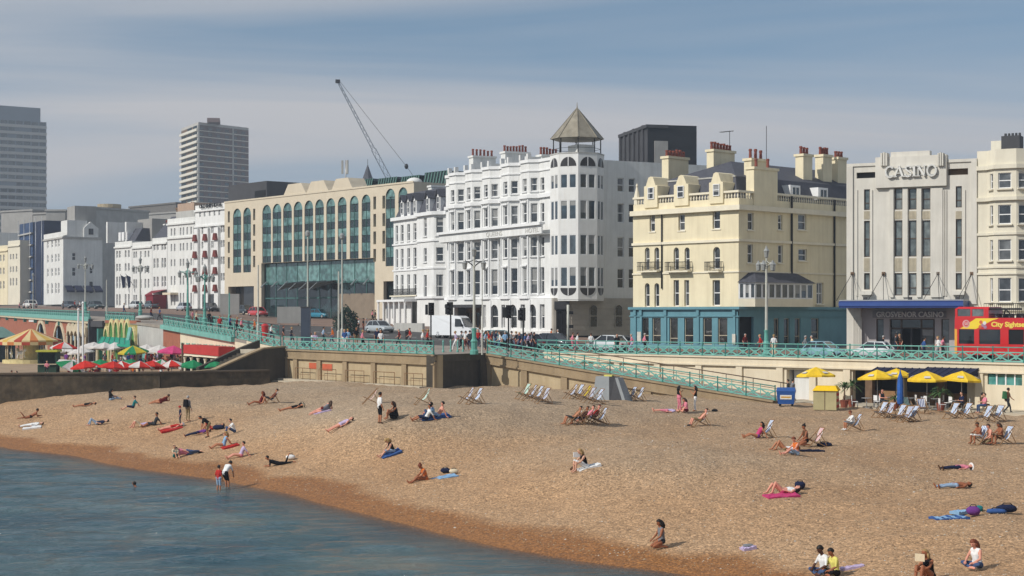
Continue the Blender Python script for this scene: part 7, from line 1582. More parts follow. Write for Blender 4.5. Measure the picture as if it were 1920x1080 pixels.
# clock tower style sign post with black arms by the hotel corner
sg = empty('sign_post', U(1065, 151)); tag(sg, 'cream post with two black finger boards at the hotel corner', 'sign post'); MB().tube([(0, 0, 0), (0, 0, 4.2)], .12, 8).build('post', M_lamp, sg)
for z in (2.0, 3.3): MB().box(-.5, .5, -.04, .04, z, z + .3).build('finger_board', M_iron, sg)
# garden wall before the porch
gw = Fr(738, 200, 792, 192, 0); gwz = upz(765, 196); o = MB().box(0, gw.L, 0, .3, gwz - .4, gwz + 1.0).build('garden_wall', M_lgrey, None, gw.A, gw.rz); tag(o, 'low grey garden wall before the white porch', 'wall')
# dark round bush beside the lamp posts
def leaf_blob(name, label, p, rx, rz_, n, m, trunk=None):
 root = empty(name, p); tag(root, label, 'bush'); rg = np.random.default_rng(int(p.x * 10) % 97 + 5); mb = MB()
 for i in range(n):
  v = rg.normal(size=3); v /= np.linalg.norm(v); r = rg.uniform(.55, 1.05) * (1 + .18 * math.sin(5 * v[0] + 3 * v[2])); c = Vector((v[0] * rx * r, v[1] * rx * r, rz_ + v[2] * rz_ * r)); a = Vector(rg.normal(size=3)).normalized() * .11; b2 = a.cross(Vector(rg.normal(size=3))).normalized() * .07
  mb.add([c - a, c + b2, c + a, c - b2], [(0, 1, 2, 3)])
 mb.build('crown', m, root); MB().tube([(0, 0, 0), (0, 0, rz_)], [.12, .06], 6).build('trunk', M_shopbrown, root); return root
M_leafd = mat('dark_green_leaf', (.016, .045, .030), .6, .3, 1.5)
leaf_blob('bush', 'dark green rounded bush beside the white posts', U(652, 176), 1.35, 1.7, 2600, M_leafd)

# ---------------------------------------------------------------- people: one continuous body per pose (capsules fused by voxel remesh), shared between people
TAGS = ['head', 'chest', 'belly', 'hip', 'thigh', 'shin', 'foot', 'uparm', 'forearm', 'hand', 'eye']
def V(*a): return Vector(a)
def capsule(mb, p, q, r0, r1, n=10):
 p, q = Vector(p), Vector(q); d = (q - p); l = d.length
 d = d.normalized() if l > 1e-6 else Vector((0, 0, 1))
 pts_, rs_ = [], []
 for k in range(4): a = math.pi / 2 * k / 3; pts_.append(p - d * r0 * math.cos(a)); rs_.append(max(.002, r0 * math.sin(a)))
 for k in range(1, 4): a = math.pi / 2 * k / 3; pts_.append(q + d * r1 * math.sin(a)); rs_.append(max(.002, r1 * math.cos(a)))
 if l > 1e-6: pts_.insert(4, q); rs_.insert(4, r1)
 mb.tube(pts_, rs_, n)
def make_body(name, J, fat=1.0, voxel=.022):
 """J: pelvis, chest, neck, head, face (direction), knees, ankles, toes, elbows, wrists, hands given as left and right lists"""
 pel, che, nek, hd = (Vector(J[k]) for k in ('pelvis', 'chest', 'neck', 'head')); fc_ = Vector(J.get('face', (1, 0, 0))).normalized()
 side = Vector(J.get('side', (0, 1, 0))).normalized(); sside = Vector(J.get('sside', side)).normalized()
 caps = []
 add = lambda t, p, q, a, b2: caps.append((TAGS.index(t), Vector(p), Vector(q), a, b2))
 up = (hd - nek).normalized()
 hips = [pel + side * .09, pel - side * .09]; sh = [che + sside * .165, che - sside * .165]
 add('hip', hips[0], hips[1], .115 * fat, .115 * fat); w = pel.lerp(che, .45)
 add('belly', pel + side * .04, w + side * .045, .118 * fat, .108 * fat); add('belly', pel - side * .04, w - side * .045, .118 * fat, .108 * fat)
 t3 = pel.lerp(che, .78); add('chest', w + side * .045, t3 + sside * .07, .108 * fat, .112 * fat); add('chest', w - side * .045, t3 - sside * .07, .108 * fat, .112 * fat)
 add('chest', sh[0] - sside * .05, sh[1] + sside * .05, .082, .082)
 add('head', che, hd - up * .05, .06, .052)
 add('head', hd - up * .04 + fc_ * .018, hd + up * .035, .074, .094)
 add('head', hd - up * .07 + fc_ * .035, hd - up * .05 + fc_ * .03, .05, .055)
 add('head', hd + fc_ * .085 - up * .0, hd + fc_ * .108 - up * .03, .012, .02)
 es = fc_.cross(up).normalized()
 for s_ in (-1, 1): add('head', hd + es * s_ * .088, hd + es * s_ * .09 - up * .03, .022, .016)
 for i in range(2):
  k, a, t = (Vector(J[x][i]) for x in ('knees', 'ankles', 'toes'))
  add('thigh', hips[i], hips[i].lerp(k, .5), .098 * fat, .082 * fat); add('thigh', hips[i].lerp(k, .5), k, .082 * fat, .058)
  add('shin', k, k.lerp(a, .35), .056, .060); add('shin', k.lerp(a, .35), a, .058, .038); add('foot', a, t, .042, .034); add('foot', a, a + (a - t).normalized() * .05 - Vector((0, 0, .02)), .038, .034)
  e, wr, hn = (Vector(J[x][i]) for x in ('elbows', 'wrists', 'hands'))
  add('uparm', sh[i], sh[i].lerp(e, .45), .056, .052); add('uparm', sh[i].lerp(e, .45), e, .050, .039); add('forearm', e, e.lerp(wr, .35), .040, .042); add('forearm', e.lerp(wr, .35), wr, .041, .027)
  add('hand', wr, wr + (hn - wr).normalized() * .075, .028, .036)
 mb = MB()
 for t, p, q, a, b2 in caps: capsule(mb, p, q, a, b2)
 tmp = bpy.data.objects.new('tmp', mb.mesh('tmp')); COL.objects.link(tmp)
 md = tmp.modifiers.new('r', 'REMESH'); md.mode = 'VOXEL'; md.voxel_size = voxel; md.use_smooth_shade = True; sm = tmp.modifiers.new('s', 'SMOOTH'); sm.iterations = 3; sm.factor = .5
 dg = bpy.context.evaluated_depsgraph_get(); me = bpy.data.meshes.new_from_object(tmp.evaluated_get(dg)); bpy.data.objects.remove(tmp)
 vs = np.empty(len(me.vertices) * 3); me.vertices.foreach_get('co', vs); vs = vs.reshape(-1, 3); fs_ = [tuple(p.vertices) for p in me.polygons]; cen = np.array([vs[list(f)].mean(0) for f in fs_])
 best = np.full(len(cen), 1e9); tg = np.zeros(len(cen), int)
 for t, p, q, a, b2 in caps:
  p_, q_ = np.array(p), np.array(q); d = q_ - p_; L2 = max(1e-9, d @ d); tt_ = np.clip(((cen - p_) @ d) / L2, 0, 1); dist = np.linalg.norm(cen - p_ - tt_[:, None] * d, axis=1) - (a + (b2 - a) * tt_)
  m_ = dist < best; best[m_] = dist[m_]; tg[m_] = t
 out_ = MB(); out_.v = [tuple(v) for v in vs]; out_.f = fs_; out_.m = tg.tolist(); out_.sm = [True] * len(fs_)
 bpy.data.meshes.remove(me)
 # five fingers on each hand, rooted in the palm
 for i in range(2):
  wr, hn = Vector(J['wrists'][i]), Vector(J['hands'][i]); d = (hn - wr).normalized(); sd = d.cross(Vector((0, 0, 1))); sd = sd.normalized() if sd.length > .2 else Vector((0, 1, 0)); cu = d.cross(sd).normalized(); cu = cu if cu.z < 0 else -cu
  k0 = wr + d * .085
  for j, ln in enumerate((.062, .075, .070, .055)):
   b0 = k0 + sd * (.028 - .019 * j); out_.tube([b0 - d * .02, b0 + d * ln * .5 + cu * .004, b0 + d * ln * .9 + cu * .022], [.009, .0085, .006], 5, 9)
  tb_ = wr + d * .03 + sd * .03; out_.tube([tb_ - sd * .015, tb_ + d * .03 + sd * .018, tb_ + d * .06 + sd * .018 + cu * .01], [.011, .010, .007], 5, 9)
 for s_ in (-1, 1): out_.ell(hd + fc_ * .088 + es * s_ * .034 + up * .012, (.012, .012, .009), 6, 4, 10)
 me = out_.mesh(name, [M_trim] * len(TAGS)); me.name = name
 return {'mesh': me, 'head': hd, 'up': up, 'face': fc_}
def mirror(p): return (p[0], -p[1], p[2])
def both(p): return [p, mirror(p)]
POSES = {}
# figures face +X, left is +Y, standing height about 1.72
POSES['stand'] = dict(pelvis=(0, 0, .93), chest=(.01, 0, 1.36), neck=(.02, 0, 1.46), head=(.04, 0, 1.60), knees=both((.03, .10, .50)), ankles=both((0, .11, .09)), toes=both((.15, .13, .04)), elbows=both((-.03, .24, 1.10)), wrists=both((.08, .25, .86)), hands=both((.12, .24, .75)))
POSES['walk'] = dict(pelvis=(0, 0, .92), chest=(.03, 0, 1.35), neck=(.05, 0, 1.45), head=(.07, 0, 1.59), knees=[(.22, .09, .53), (.02, -.09, .49)], ankles=[(.30, .09, .11), (-.30, -.09, .16)], toes=[(.45, .10, .07), (-.18, -.10, .06)], elbows=[(-.14, .22, 1.12), (.10, -.22, 1.11)], wrists=[(-.08, .22, .90), (.28, -.20, .95)], hands=[(-.02, .21, .80), (.37, -.18, .92)])
POSES['handup'] = dict(pelvis=(0, 0, .93), chest=(0, 0, 1.36), neck=(.01, 0, 1.46), head=(.03, 0, 1.60), knees=[(.03, .10, .50), (.06, -.10, .50)], ankles=[(-.02, .11, .09), (.05, -.13, .09)], toes=[(.13, .13, .04), (.19, -.17, .04)], elbows=[(.10, .24, 1.14), (.02, -.28, 1.13)], wrists=[(.28, .12, 1.32), (.14, -.16, .98)], hands=[(.33, .08, 1.41), (.20, -.10, .96)])
POSES['bend'] = dict(pelvis=(-.10, 0, .90), chest=(.24, 0, 1.18), neck=(.33, 0, 1.22), head=(.45, 0, 1.26), face=(.8, 0, -.6), knees=[(.05, .10, .49), (.0, -.10, .48)], ankles=[(0, .11, .09), (-.08, -.11, .09)], toes=[(.15, .13, .04), (.07, -.13, .04)], elbows=both((.30, .20, .90)), wrists=both((.36, .16, .66)), hands=both((.38, .15, .55)))
POSES['sitknees'] = dict(pelvis=(0, 0, .11), chest=(.02, 0, .56), neck=(.06, 0, .66), head=(.10, 0, .80), knees=both((.40, .12, .46)), ankles=both((.55, .10, .08)), toes=both((.70, .11, .04)), elbows=both((.22, .22, .42)), wrists=both((.44, .12, .36)), hands=both((.51, .04, .34)))
POSES['sitback'] = dict(pelvis=(0, 0, .11), chest=(-.22, 0, .50), neck=(-.25, 0, .60), head=(-.24, 0, .75), knees=both((.40, .11, .22)), ankles=both((.80, .10, .07)), toes=both((.86, .12, .20)), elbows=both((-.36, .24, .28)), wrists=both((-.42, .26, .05)), hands=both((-.50, .28, .03)))
POSES['sitlegs'] = dict(pelvis=(0, 0, .11), chest=(.06, 0, .55), neck=(.11, 0, .64), head=(.19, 0, .76), face=(.75, 0, -.65), knees=[(.42, .12, .30), (.42, -.10, .14)], ankles=[(.74, .10, .08), (.84, -.10, .07)], toes=[(.86, .11, .08), (.90, -.12, .18)], elbows=both((.22, .21, .34)), wrists=both((.42, .11, .28)), hands=both((.50, .06, .25)))
POSES['sitcross'] = dict(pelvis=(0, 0, .11), chest=(.07, 0, .55), neck=(.11, 0, .64), head=(.18, 0, .77), face=(.85, 0, -.5), knees=both((.30, .33, .17)), ankles=[(.30, -.10, .07), (.38, .08, .07)], toes=[(.26, -.24, .05), (.36, .22, .05)], elbows=both((.16, .26, .32)), wrists=both((.34, .16, .22)), hands=both((.42, .10, .18)))
POSES['lieback'] = dict(pelvis=(0, 0, .11), chest=(-.46, 0, .13), neck=(-.56, 0, .13), head=(-.71, 0, .13), face=(0, 0, 1), knees=[(.42, .10, .12), (.42, -.11, .12)], ankles=[(.84, .12, .08), (.84, -.13, .08)], toes=[(.90, .16, .20), (.90, -.17, .20)], elbows=both((-.26, .27, .07)), wrists=both((-.02, .27, .07)), hands=both((.08, .25, .06)))
POSES['lieknees'] = dict(pelvis=(0, 0, .11), chest=(-.46, 0, .13), neck=(-.56, 0, .14), head=(-.70, 0, .17), face=(.25, 0, 1), knees=[(.30, .10, .48), (.36, -.10, .40)], ankles=[(.46, .10, .08), (.60, -.10, .08)], toes=[(.60, .11, .04), (.74, -.11, .04)], elbows=[(-.30, .28, .08), (-.62, -.30, .12)], wrists=[(-.06, .22, .16), (-.80, -.14, .10)], hands=[(.02, .14, .20), (-.82, -.04, .10)])
POSES['prone'] = dict(pelvis=(0, 0, .11), chest=(.40, 0, .30), neck=(.47, 0, .38), head=(.54, 0, .50), face=(.95, 0, -.2), knees=[(-.42, .10, .07), (-.42, -.10, .07)], ankles=[(-.82, .10, .08), (-.60, -.10, .42)], toes=[(-.95, .10, .05), (-.68, -.10, .54)], elbows=both((.46, .20, .06)), wrists=both((.66, .10, .08)), hands=both((.74, .06, .08)))
POSES['proneflat'] = dict(pelvis=(0, 0, .11), chest=(.45, 0, .12), neck=(.56, 0, .13), head=(.70, .02, .13), face=(.2, .7, -.5), knees=[(-.42, .10, .08), (-.42, -.10, .08)], ankles=[(-.82, .11, .08), (-.82, -.11, .08)], toes=[(-.95, .12, .04), (-.95, -.12, .04)], elbows=both((.60, .30, .06)), wrists=both((.74, .12, .05)), hands=both((.80, .04, .04)))
POSES['lieside'] = dict(pelvis=(0, 0, .15), chest=(-.42, .02, .26), neck=(-.50, .02, .33), head=(-.58, .02, .45), face=(.3, -.9, .1), side=(0, .25, .95), sside=(0, .4, .9), knees=[(.34, -.16, .20), (.40, -.06, .09)], ankles=[(.72, -.08, .14), (.80, .0, .07)], toes=[(.80, -.20, .12), (.88, -.12, .05)], elbows=[(-.22, -.12, .34), (-.60, -.08, .06)], wrists=[(-.04, -.20, .24), (-.62, -.06, .32)], hands=[(.04, -.22, .18), (-.60, -.04, .40)])
POSES['deck'] = dict(pelvis=(.02, 0, .36), chest=(-.28, 0, .68), neck=(-.34, 0, .77), head=(-.36, 0, .91), face=(1, 0, .1), knees=both((.46, .13, .48)), ankles=both((.62, .14, .09)), toes=both((.77, .16, .04)), elbows=both((-.12, .27, .46)), wrists=both((.12, .18, .46)), hands=both((.20, .12, .47)))
POSES['deckfwd'] = dict(pelvis=(.05, 0, .38), chest=(.10, 0, .80), neck=(.15, 0, .89), head=(.21, 0, 1.02), face=(.9, 0, -.4), knees=both((.50, .13, .48)), ankles=both((.50, .14, .09)), toes=both((.65, .16, .04)), elbows=both((.30, .22, .58)), wrists=both((.48, .10, .60)), hands=both((.56, .04, .63)))
POSES['chair'] = dict(pelvis=(0, 0, .53), chest=(-.04, 0, .96), neck=(-.02, 0, 1.06), head=(.01, 0, 1.20), knees=both((.44, .12, .52)), ankles=both((.44, .13, .09)), toes=both((.59, .15, .04)), elbows=both((.06, .24, .74)), wrists=both((.30, .16, .74)), hands=both((.38, .10, .75)))
POSES['kneel'] = dict(pelvis=(0, 0, .26), chest=(.04, 0, .70), neck=(.07, 0, .80), head=(.11, 0, .94), face=(.9, 0, -.4), knees=both((.36, .12, .08)), ankles=both((-.06, .12, .07)), toes=both((-.18, .12, .04)), elbows=both((.14, .23, .46)), wrists=both((.32, .14, .32)), hands=both((.40, .10, .27)))
POSES['swim'] = dict(pelvis=(-.62, 0, -.30), chest=(-.16, 0, -.12), neck=(-.06, 0, -.02), head=(.02, 0, .11), knees=both((-1.0, .1, -.35)), ankles=both((-1.38, .1, -.30)), toes=both((-1.5, .1, -.28)), elbows=both((.14, .28, -.16)), wrists=both((.34, .34, -.10)), hands=both((.42, .34, -.08)))
BODY = {k: make_body('person', v) for k, v in POSES.items()}
HAIRS = {}
def hair_mesh(kind):
 if kind in HAIRS: return HAIRS[kind]
 mb = MB()     # head frame: x face, y left, z up, centred on the head
 n, k = 12, 7; vs = []
 for i in range(k + 1):
  ph = math.pi * .62 * i / k
  for j in range(n):
   t = 2 * math.pi * j / n; x, y, z = math.sin(ph) * math.cos(t), math.sin(ph) * math.sin(t), math.cos(ph)
   cut = 0.0 if x < .2 else -.55 * max(0, i / k - .55) * max(0, x)
   vs.append((x * .112 - .012 + cut * .3, y * .104, z * .118 + .018 + (max(0, x) * .06 if i > k * .6 else 0)))
 mb.add(vs, [(i * n + j, (i + 1) * n + j, (i + 1) * n + (j + 1) % n, i * n + (j + 1) % n) for i in range(k) for j in range(n)], 0, True)
 if kind == 'long': mb.tube([(-.06, 0, .03), (-.095, 0, -.08), (-.10, 0, -.18), (-.085, 0, -.27)], [.085, .092, .085, .05], 9); [mb.tube([(-.02, s_ * .085, .0), (-.03, s_ * .095, -.10), (-.045, s_ * .085, -.20)], [.04, .038, .02], 7) for s_ in (-1, 1)]
 if kind == 'bun': mb.ell((-.09, 0, .10), (.052, .052, .05), 8, 6)
 HAIRS[kind] = mb.mesh('hair', [M_shopbrown]); return HAIRS[kind]
HATM = MB().lathe([(.19, .03), (.18, .045), (.112, .05), (.105, .12), (.06, .15)], 12).mesh('hat', [M_trim])
SK = {'fair': mat('skin_fair', srgb(205, 156, 130), .6, .08, 6), 'tan': mat('skin_tan', srgb(176, 118, 86), .6, .08, 6), 'deep': mat('skin_deep', srgb(150, 92, 62), .6, .08, 6), 'pink': mat('skin_pink', srgb(214, 150, 128), .6, .08, 6), 'dark': mat('skin_dark', srgb(84, 52, 38), .6, .08, 6)}
HC = {'dark': mat('hair_dark', (.012, .009, .007), .6, .2, 8), 'brown': mat('hair_brown', (.06, .03, .015), .6, .2, 8), 'blond': mat('hair_blond', (.36, .23, .09), .6, .2, 8), 'grey': mat('hair_grey', (.35, .34, .32), .6, .2, 8), 'red': mat('hair_red', (.16, .04, .015), .6, .2, 8)}
M_eye = mat('eye_dark', (.01, .008, .006), .3, 0)
CW = {'white': (226, 226, 224), 'black': (26, 26, 30), 'navy': (34, 40, 66), 'red': (176, 48, 44), 'maroon': (104, 34, 34), 'pink': (214, 130, 146), 'blue': (58, 88, 142), 'sky': (132, 168, 200), 'jeans': (66, 84, 118), 'paleblue': (150, 172, 196), 'yellow': (214, 204, 110), 'green': (60, 110, 74), 'grey': (120, 122, 126), 'khaki': (140, 124, 92), 'purple': (110, 60, 130), 'orange': (206, 110, 50), 'teal': (40, 120, 124), 'lilac': (186, 170, 200), 'brown': (92, 66, 48), 'cream': (216, 200, 170), 'magenta': (190, 66, 112), 'charcoal': (56, 58, 62)}
def col(n): return cloth(CW[n])
def person(p, pose, heading, label, top=None, bottom='navy', sleeves='short', legs='long', skin='fair', hair='brown', hk='short', shoes=None, sc=1.0, hat=None, group=None, belly=None, tilt=None):
 """heading in degrees: 0 faces right in the picture, 180 left, -90 the camera"""
 B = BODY[pose]; s_ = SK[skin]; T = col(top) if top else s_; Bm = col(bottom) if bottom else s_
 mats = {'head': s_, 'chest': T, 'belly': (col(belly) if belly else (T if top and sleeves != 'bikini' else s_)), 'hip': Bm, 'thigh': Bm if legs in ('long', 'shorts') else s_, 'shin': Bm if legs == 'long' else s_, 'foot': col(shoes) if shoes else s_, 'uparm': T if top and sleeves in ('short', 'long') else s_, 'forearm': T if sleeves == 'long' and top else s_, 'hand': s_, 'eye': M_eye}
 o = place(B['mesh'], 'person', None, p, rad(heading)); o.scale = (sc,) * 3; recolor(o, [mats[t] for t in TAGS]); tag(o, label, 'person', group)
 if tilt: o.rotation_euler = tilt
 x = B['face']; z = (B['up'] - x * B['up'].dot(x)); z = z.normalized() if z.length > .1 else Vector((-1, 0, 0)); x = (x - z * x.dot(z)).normalized(); y = z.cross(x); Rm = Matrix((x, y, z)).transposed().to_4x4(); Mx = Matrix.Translation(B['head']) @ Rm
 h = place(hair_mesh(hk), 'hair', o); h.matrix_local = Mx; recolor(h, [HC[hair]])
 if hat: q = place(HATM, 'hat', o); q.matrix_local = Mx; recolor(q, [col(hat)])
 return o
def on_beach(px, py, pose, heading, label, **k):
 p = beach(px, py); gx, gy = slope_at(p); a = rad(heading); lie = pose in ('lieback', 'lieknees', 'prone', 'proneflat', 'lieside', 'sitback', 'sitlegs', 'sitknees')
 if lie:
  fwd = Vector((math.cos(a), math.sin(a), gx * math.cos(a) + gy * math.sin(a))).normalized(); nrm = Vector((-gx, -gy, 1)).normalized(); lft = nrm.cross(fwd).normalized(); Rm = Matrix((fwd, lft, nrm)).transposed(); k['tilt'] = Rm.to_euler()
 return person(p + Vector((0, 0, .02)), pose, heading, label, **k)

# ---------------------------------------------------------------- beach furniture
M_wood = mat('beech_wood', (.30, .17, .08), .7, .2, 4)
def deck_parts():
 rl = MB().beam((.48, 0, .0), (-.46, 0, .98), .045, .035).mesh('side_rail', M_wood); rl2 = MB().beam((-.56, 0, .0), (.42, 0, .46), .045, .035).mesh('side_rail', M_wood); pr_ = MB().beam((-.20, 0, .70), (-.56, 0, .10), .035, .03).mesh('prop', M_wood)
 cb = MB().beam((0, -.29, 0), (0, .29, 0), .04, .035).mesh('crossbar', M_wood)
 prof = [(-.45, .97), (-.36, .80), (-.27, .60), (-.17, .42), (-.02, .30), (.16, .31), (.32, .39), (.42, .46)]; mb = MB(); ns = 9
 for j in range(ns):
  y0, y1 = -.235 + .47 * j / ns, -.235 + .47 * (j + 1) / ns
  for (a, b2) in zip(prof[:-1], prof[1:]): mb.quad((a[0], y0, a[1]), (b2[0], y0, b2[1]), (b2[0], y1, b2[1]), (a[0], y1, a[1]), j % 2)
 return rl, rl2, pr_, cb, mb.mesh('canvas', [M_trim, M_trim])
DK = deck_parts()
STR = {'blue': (cloth((228, 230, 232)), cloth((92, 128, 176))), 'green': (cloth((226, 230, 226)), cloth((74, 160, 128))), 'navy': (cloth((222, 224, 230)), cloth((70, 84, 130))), 'pink': (cloth((226, 214, 208)), cloth((206, 140, 130))), 'yellow': (cloth((196, 176, 60)), cloth((180, 156, 40))), 'red': (cloth((228, 226, 226)), cloth((190, 90, 90)))}
def deckchair(p, heading, label, colr='blue', group='striped deckchairs', sc=1.0):
 root = empty('deckchair', p, rad(heading)); root.scale = (sc,) * 3; tag(root, label, 'deckchair', group)
 for y in (-.29, .29): place(DK[0], 'side_rail', root, (0, y, 0)); place(DK[2], 'prop', root, (0, y * .95, 0))
 for y in (-.25, .25): place(DK[1], 'side_rail', root, (0, y, 0))
 for x, z in ((-.46, .98), (.42, .46), (-.56, .03), (.47, .03)): place(DK[3], 'crossbar', root, (x, 0, z))
 recolor(place(DK[4], 'canvas', root), STR[colr]); return root
CH = [(694, 758, 190, 'pink', 'pink striped deckchair left of the man in the white shirt'), (792, 759, 200, 'green', 'lone green striped deckchair before the sandstone panels'), (874, 757, 200, 'navy', 'left deckchair of the pair below the dark return wall'), (890, 758, 200, 'blue', 'right deckchair of the pair below the dark return wall'),
  (981, 748, 200, 'green', 'green striped deckchair, leftmost of the row below the ramp'), (993, 751, 200, 'navy', 'second deckchair from the left in the row of four below the ramp'), (1005, 753, 200, 'blue', 'third deckchair from the left in the row of four below the ramp'), (1017, 757, 200, 'navy', 'rightmost deckchair of the row of four below the ramp'),
  (1070, 748, 200, 'navy', 'deckchair farthest from the grey concrete shelter'), (1082, 748, 200, 'blue', 'deckchair just left of the yellow one'), (1095, 751, 200, 'yellow', 'plain yellow canvas deckchair near the grey shelter'), (1103, 755, 200, 'navy', 'deckchair just right of the yellow one'), (1118, 758, 200, 'blue', 'deckchair touching the grey concrete shelter'),
  (1181, 752, 200, 'blue', 'left deckchair of the pair right of the grey shelter'), (1195, 753, 200, 'blue', 'right deckchair of the pair right of the grey shelter'),
  (1650, 783, 205, 'blue', 'leftmost empty deckchair before the cafe parasols'), (1664, 784, 205, 'navy', 'second empty deckchair from the left before the cafe'), (1684, 789, 205, 'blue', 'third empty deckchair from the left before the cafe'), (1698, 792, 205, 'navy', 'nearest empty deckchair of the cafe row middle'), (1708, 791, 205, 'blue', 'deckchair beside the nearest one in the cafe row middle'),
  (1703, 772, -70, 'green', 'green striped deckchair facing the sea below the closed blue parasol'), (1730, 776, -80, 'navy', 'navy striped deckchair facing the sea beside the green one'), (1784, 785, 205, 'blue', 'left deckchair of the pair below the rightmost parasol'), (1808, 785, 205, 'blue', 'right deckchair of the pair below the rightmost parasol'), (1846, 791, 205, 'blue', 'left deckchair before the seated cafe guests'), (1868, 790, 205, 'blue', 'right deckchair before the walking man')]
for px, py, h, c, lab in CH: p = beach(px, py); deckchair(p, h + random.uniform(-8, 8), lab, c)
def lump(px, py, rx, ry, rz_, c, label, name='bag', cat='bag', strap=True, h=0):
 p = beach(px, py); root = empty(name, p, rad(h)); tag(root, label, cat)
 rg = np.random.default_rng(int(px)); mb = MB(); n, k = 12, 8
 vs = []
 for i in range(k + 1):
  ph = math.pi * i / k
  for j in range(n):
   t = 2 * math.pi * j / n; q = 1 + rg.uniform(-.10, .10); sx_ = abs(math.cos(t)) ** .6 * math.copysign(1, math.cos(t)); sy_ = abs(math.sin(t)) ** .6 * math.copysign(1, math.sin(t)); vs.append((rx * math.sin(ph) ** .7 * sx_ * q if 0 < i < k else 0, ry * math.sin(ph) ** .7 * sy_ * q if 0 < i < k else 0, rz_ - rz_ * math.cos(ph)))
 mb.add(vs, [(i * n + j, i * n + (j + 1) % n, (i + 1) * n + (j + 1) % n, (i + 1) * n + j) for i in range(k) for j in range(n)], 0, True); mb.build('bag_body', col(c) if isinstance(c, str) else c, root)
 if strap: MB().tube([(-rx * .6, 0, rz_ * 1.7), (-rx * .3, 0, rz_ * 2.3), (rx * .3, 0, rz_ * 2.3), (rx * .6, 0, rz_ * 1.7)], .018, 6).build('strap', M_iron, root)
 return root
def towel(px, py, l, w, c, heading, label, stripe=None):
 l *= .85; w *= .8
 p = beach(px, py); gx, gy = slope_at(p); a = rad(heading); fwd = Vector((math.cos(a), math.sin(a), gx * math.cos(a) + gy * math.sin(a))).normalized(); nrm = Vector((-gx, -gy, 1)).normalized(); lft = nrm.cross(fwd); rg = np.random.default_rng(int(px * 3)); mb = MB(); nx, ny = 9, 5
 hz = rg.uniform(.025, .075, (nx + 1, ny + 1)); q = lambda i, j, z: (l * (i / nx - .5) + rg.uniform(-.01, .01), w * (j / ny - .5), hz[i, j] + z); g_ = [[q(i, j, .02) for j in range(ny + 1)] for i in range(nx + 1)]
 for i in range(nx):
  for j in range(ny): mb.quad(g_[i][j], g_[i + 1][j], g_[i + 1][j + 1], g_[i][j + 1], 1 if stripe and i % 2 else 0)
 rim = [g_[i][0] for i in range(nx + 1)] + [g_[nx][j] for j in range(1, ny + 1)] + [g_[i][ny] for i in range(nx - 1, -1, -1)] + [g_[0][j] for j in range(ny - 1, 0, -1)]
 for a_, b2 in zip(rim, rim[1:] + rim[:1]): mb.quad((a_[0], a_[1], -.04), (b2[0], b2[1], -.04), b2, a_)
 o = mb.build('beach_towel', [col(c), col(stripe or c)]); o.location = p; o.rotation_euler = Matrix((fwd, lft, nrm)).transposed().to_euler(); return tag(o, label, 'towel', 'towels on the shingle')
# blue bin, grey shelter, olive booth
bp0 = beach(1474, 762); bi = empty('wheelie_bin', bp0 + Vector((0, 0, .02)), rad(-12)); tag(bi, 'large blue four-wheeled bin with white sign at the ramp foot', 'bin')
M_binb = mat('blue_bin_plastic', (.02, .085, .30), .45, .12)
MB().prism([(-.55, -.4), (.55, -.4), (.55, .4), (-.55, .4)], .16, 1.05, top=[(-.65, -.48), (.65, -.48), (.65, .48), (-.65, .48)]).build('bin_body', M_binb, bi); MB().prism([(-.68, -.5), (.68, -.5), (.68, .5), (-.68, .5)], 1.05, 1.30, top=[(-.62, -.36), (.62, -.36), (.62, .44), (-.62, .44)]).build('lid', M_binb, bi)
MB().add([(-.40, -.455, .50), (.40, -.455, .50), (.40, -.475, .80), (-.40, -.475, .80)], [(0, 1, 2, 3)]).build('notice', mat('white_notice', (.75, .73, .66), .7, .15, 9), bi); MB().add([(-.33, -.47, .60), (.33, -.47, .60), (.33, -.482, .70), (-.33, -.482, .70)], [(0, 1, 2, 3)]).build('notice_band', mat('amber_print', (.62, .33, .04), .7, .1), bi)
for x in (-.42, .42):
 for y in (-.3, .3): MB().tube([(x, y - .03, .08), (x, y + .03, .08)], .08, 10).build('caster', M_tyre, bi)
M_shel = mat('pale_blue_grey_concrete', (.30, .32, .33), .85, .15, .8, streak=.2)
sh0 = beach(1142, 750); sh_ = empty('concrete_shelter', sh0, rad(-28)); tag(sh_, 'grey wedge-shaped concrete shelter leaning against the ramp wall', 'shelter')
MB().prism([(-.95, -.75), (.35, -.75), (.35, .75), (-.95, .75)], -.3, 1.62, top=[(-.75, -.55), (.25, -.55), (.25, .55), (-.75, .55)]).build('block', M_shel, sh_)
MB().prism([(.36, -.75), (1.35, -.6), (1.35, .6), (.36, .75)], -.3, 1.60, top=[(.26, -.55), (.62, -.4), (.62, .4), (.26, .55)]).build('recess_shade_wedge', M_dgrey, sh_); MB().prism([(1.36, -.62), (1.6, -.62), (1.6, .62), (1.36, .62)], -.3, 1.55, top=[(.63, -.42), (.85, -.42), (.85, .42), (.63, .42)]).build('side_slab', M_shel, sh_)  # dark wedge between the blocks: shade of the recessed opening put into its colour
MB().box(-.3, .3, -.2, .2, 1.62, 1.72).build('yellow_sheet', col('yellow'), sh_)
bo0 = beach(1549, 768); bo_ = empty('food_booth', bo0, rad(-20)); tag(bo_, 'pale olive food booth with yellow canopy beside the garage door', 'booth')
M_olive = mat('pale_olive_board', (.42, .37, .20), .8, .15)
MB().box(-.78, .78, -.6, .6, 0, 1.30).build('counter', M_olive, bo_); MB().box(-.02, .02, -.62, -.6, 0, 1.30).build('panel_joint', M_shopbrown, bo_); MB().prism([(-.85, -.7), (.9, -.7), (.9, .7), (-.85, .7)], 1.30, 1.62, top=[(-.6, -.4), (.7, -.4), (.7, .4), (-.6, .4)]).build('canopy', cloth((232, 190, 40)), bo_)
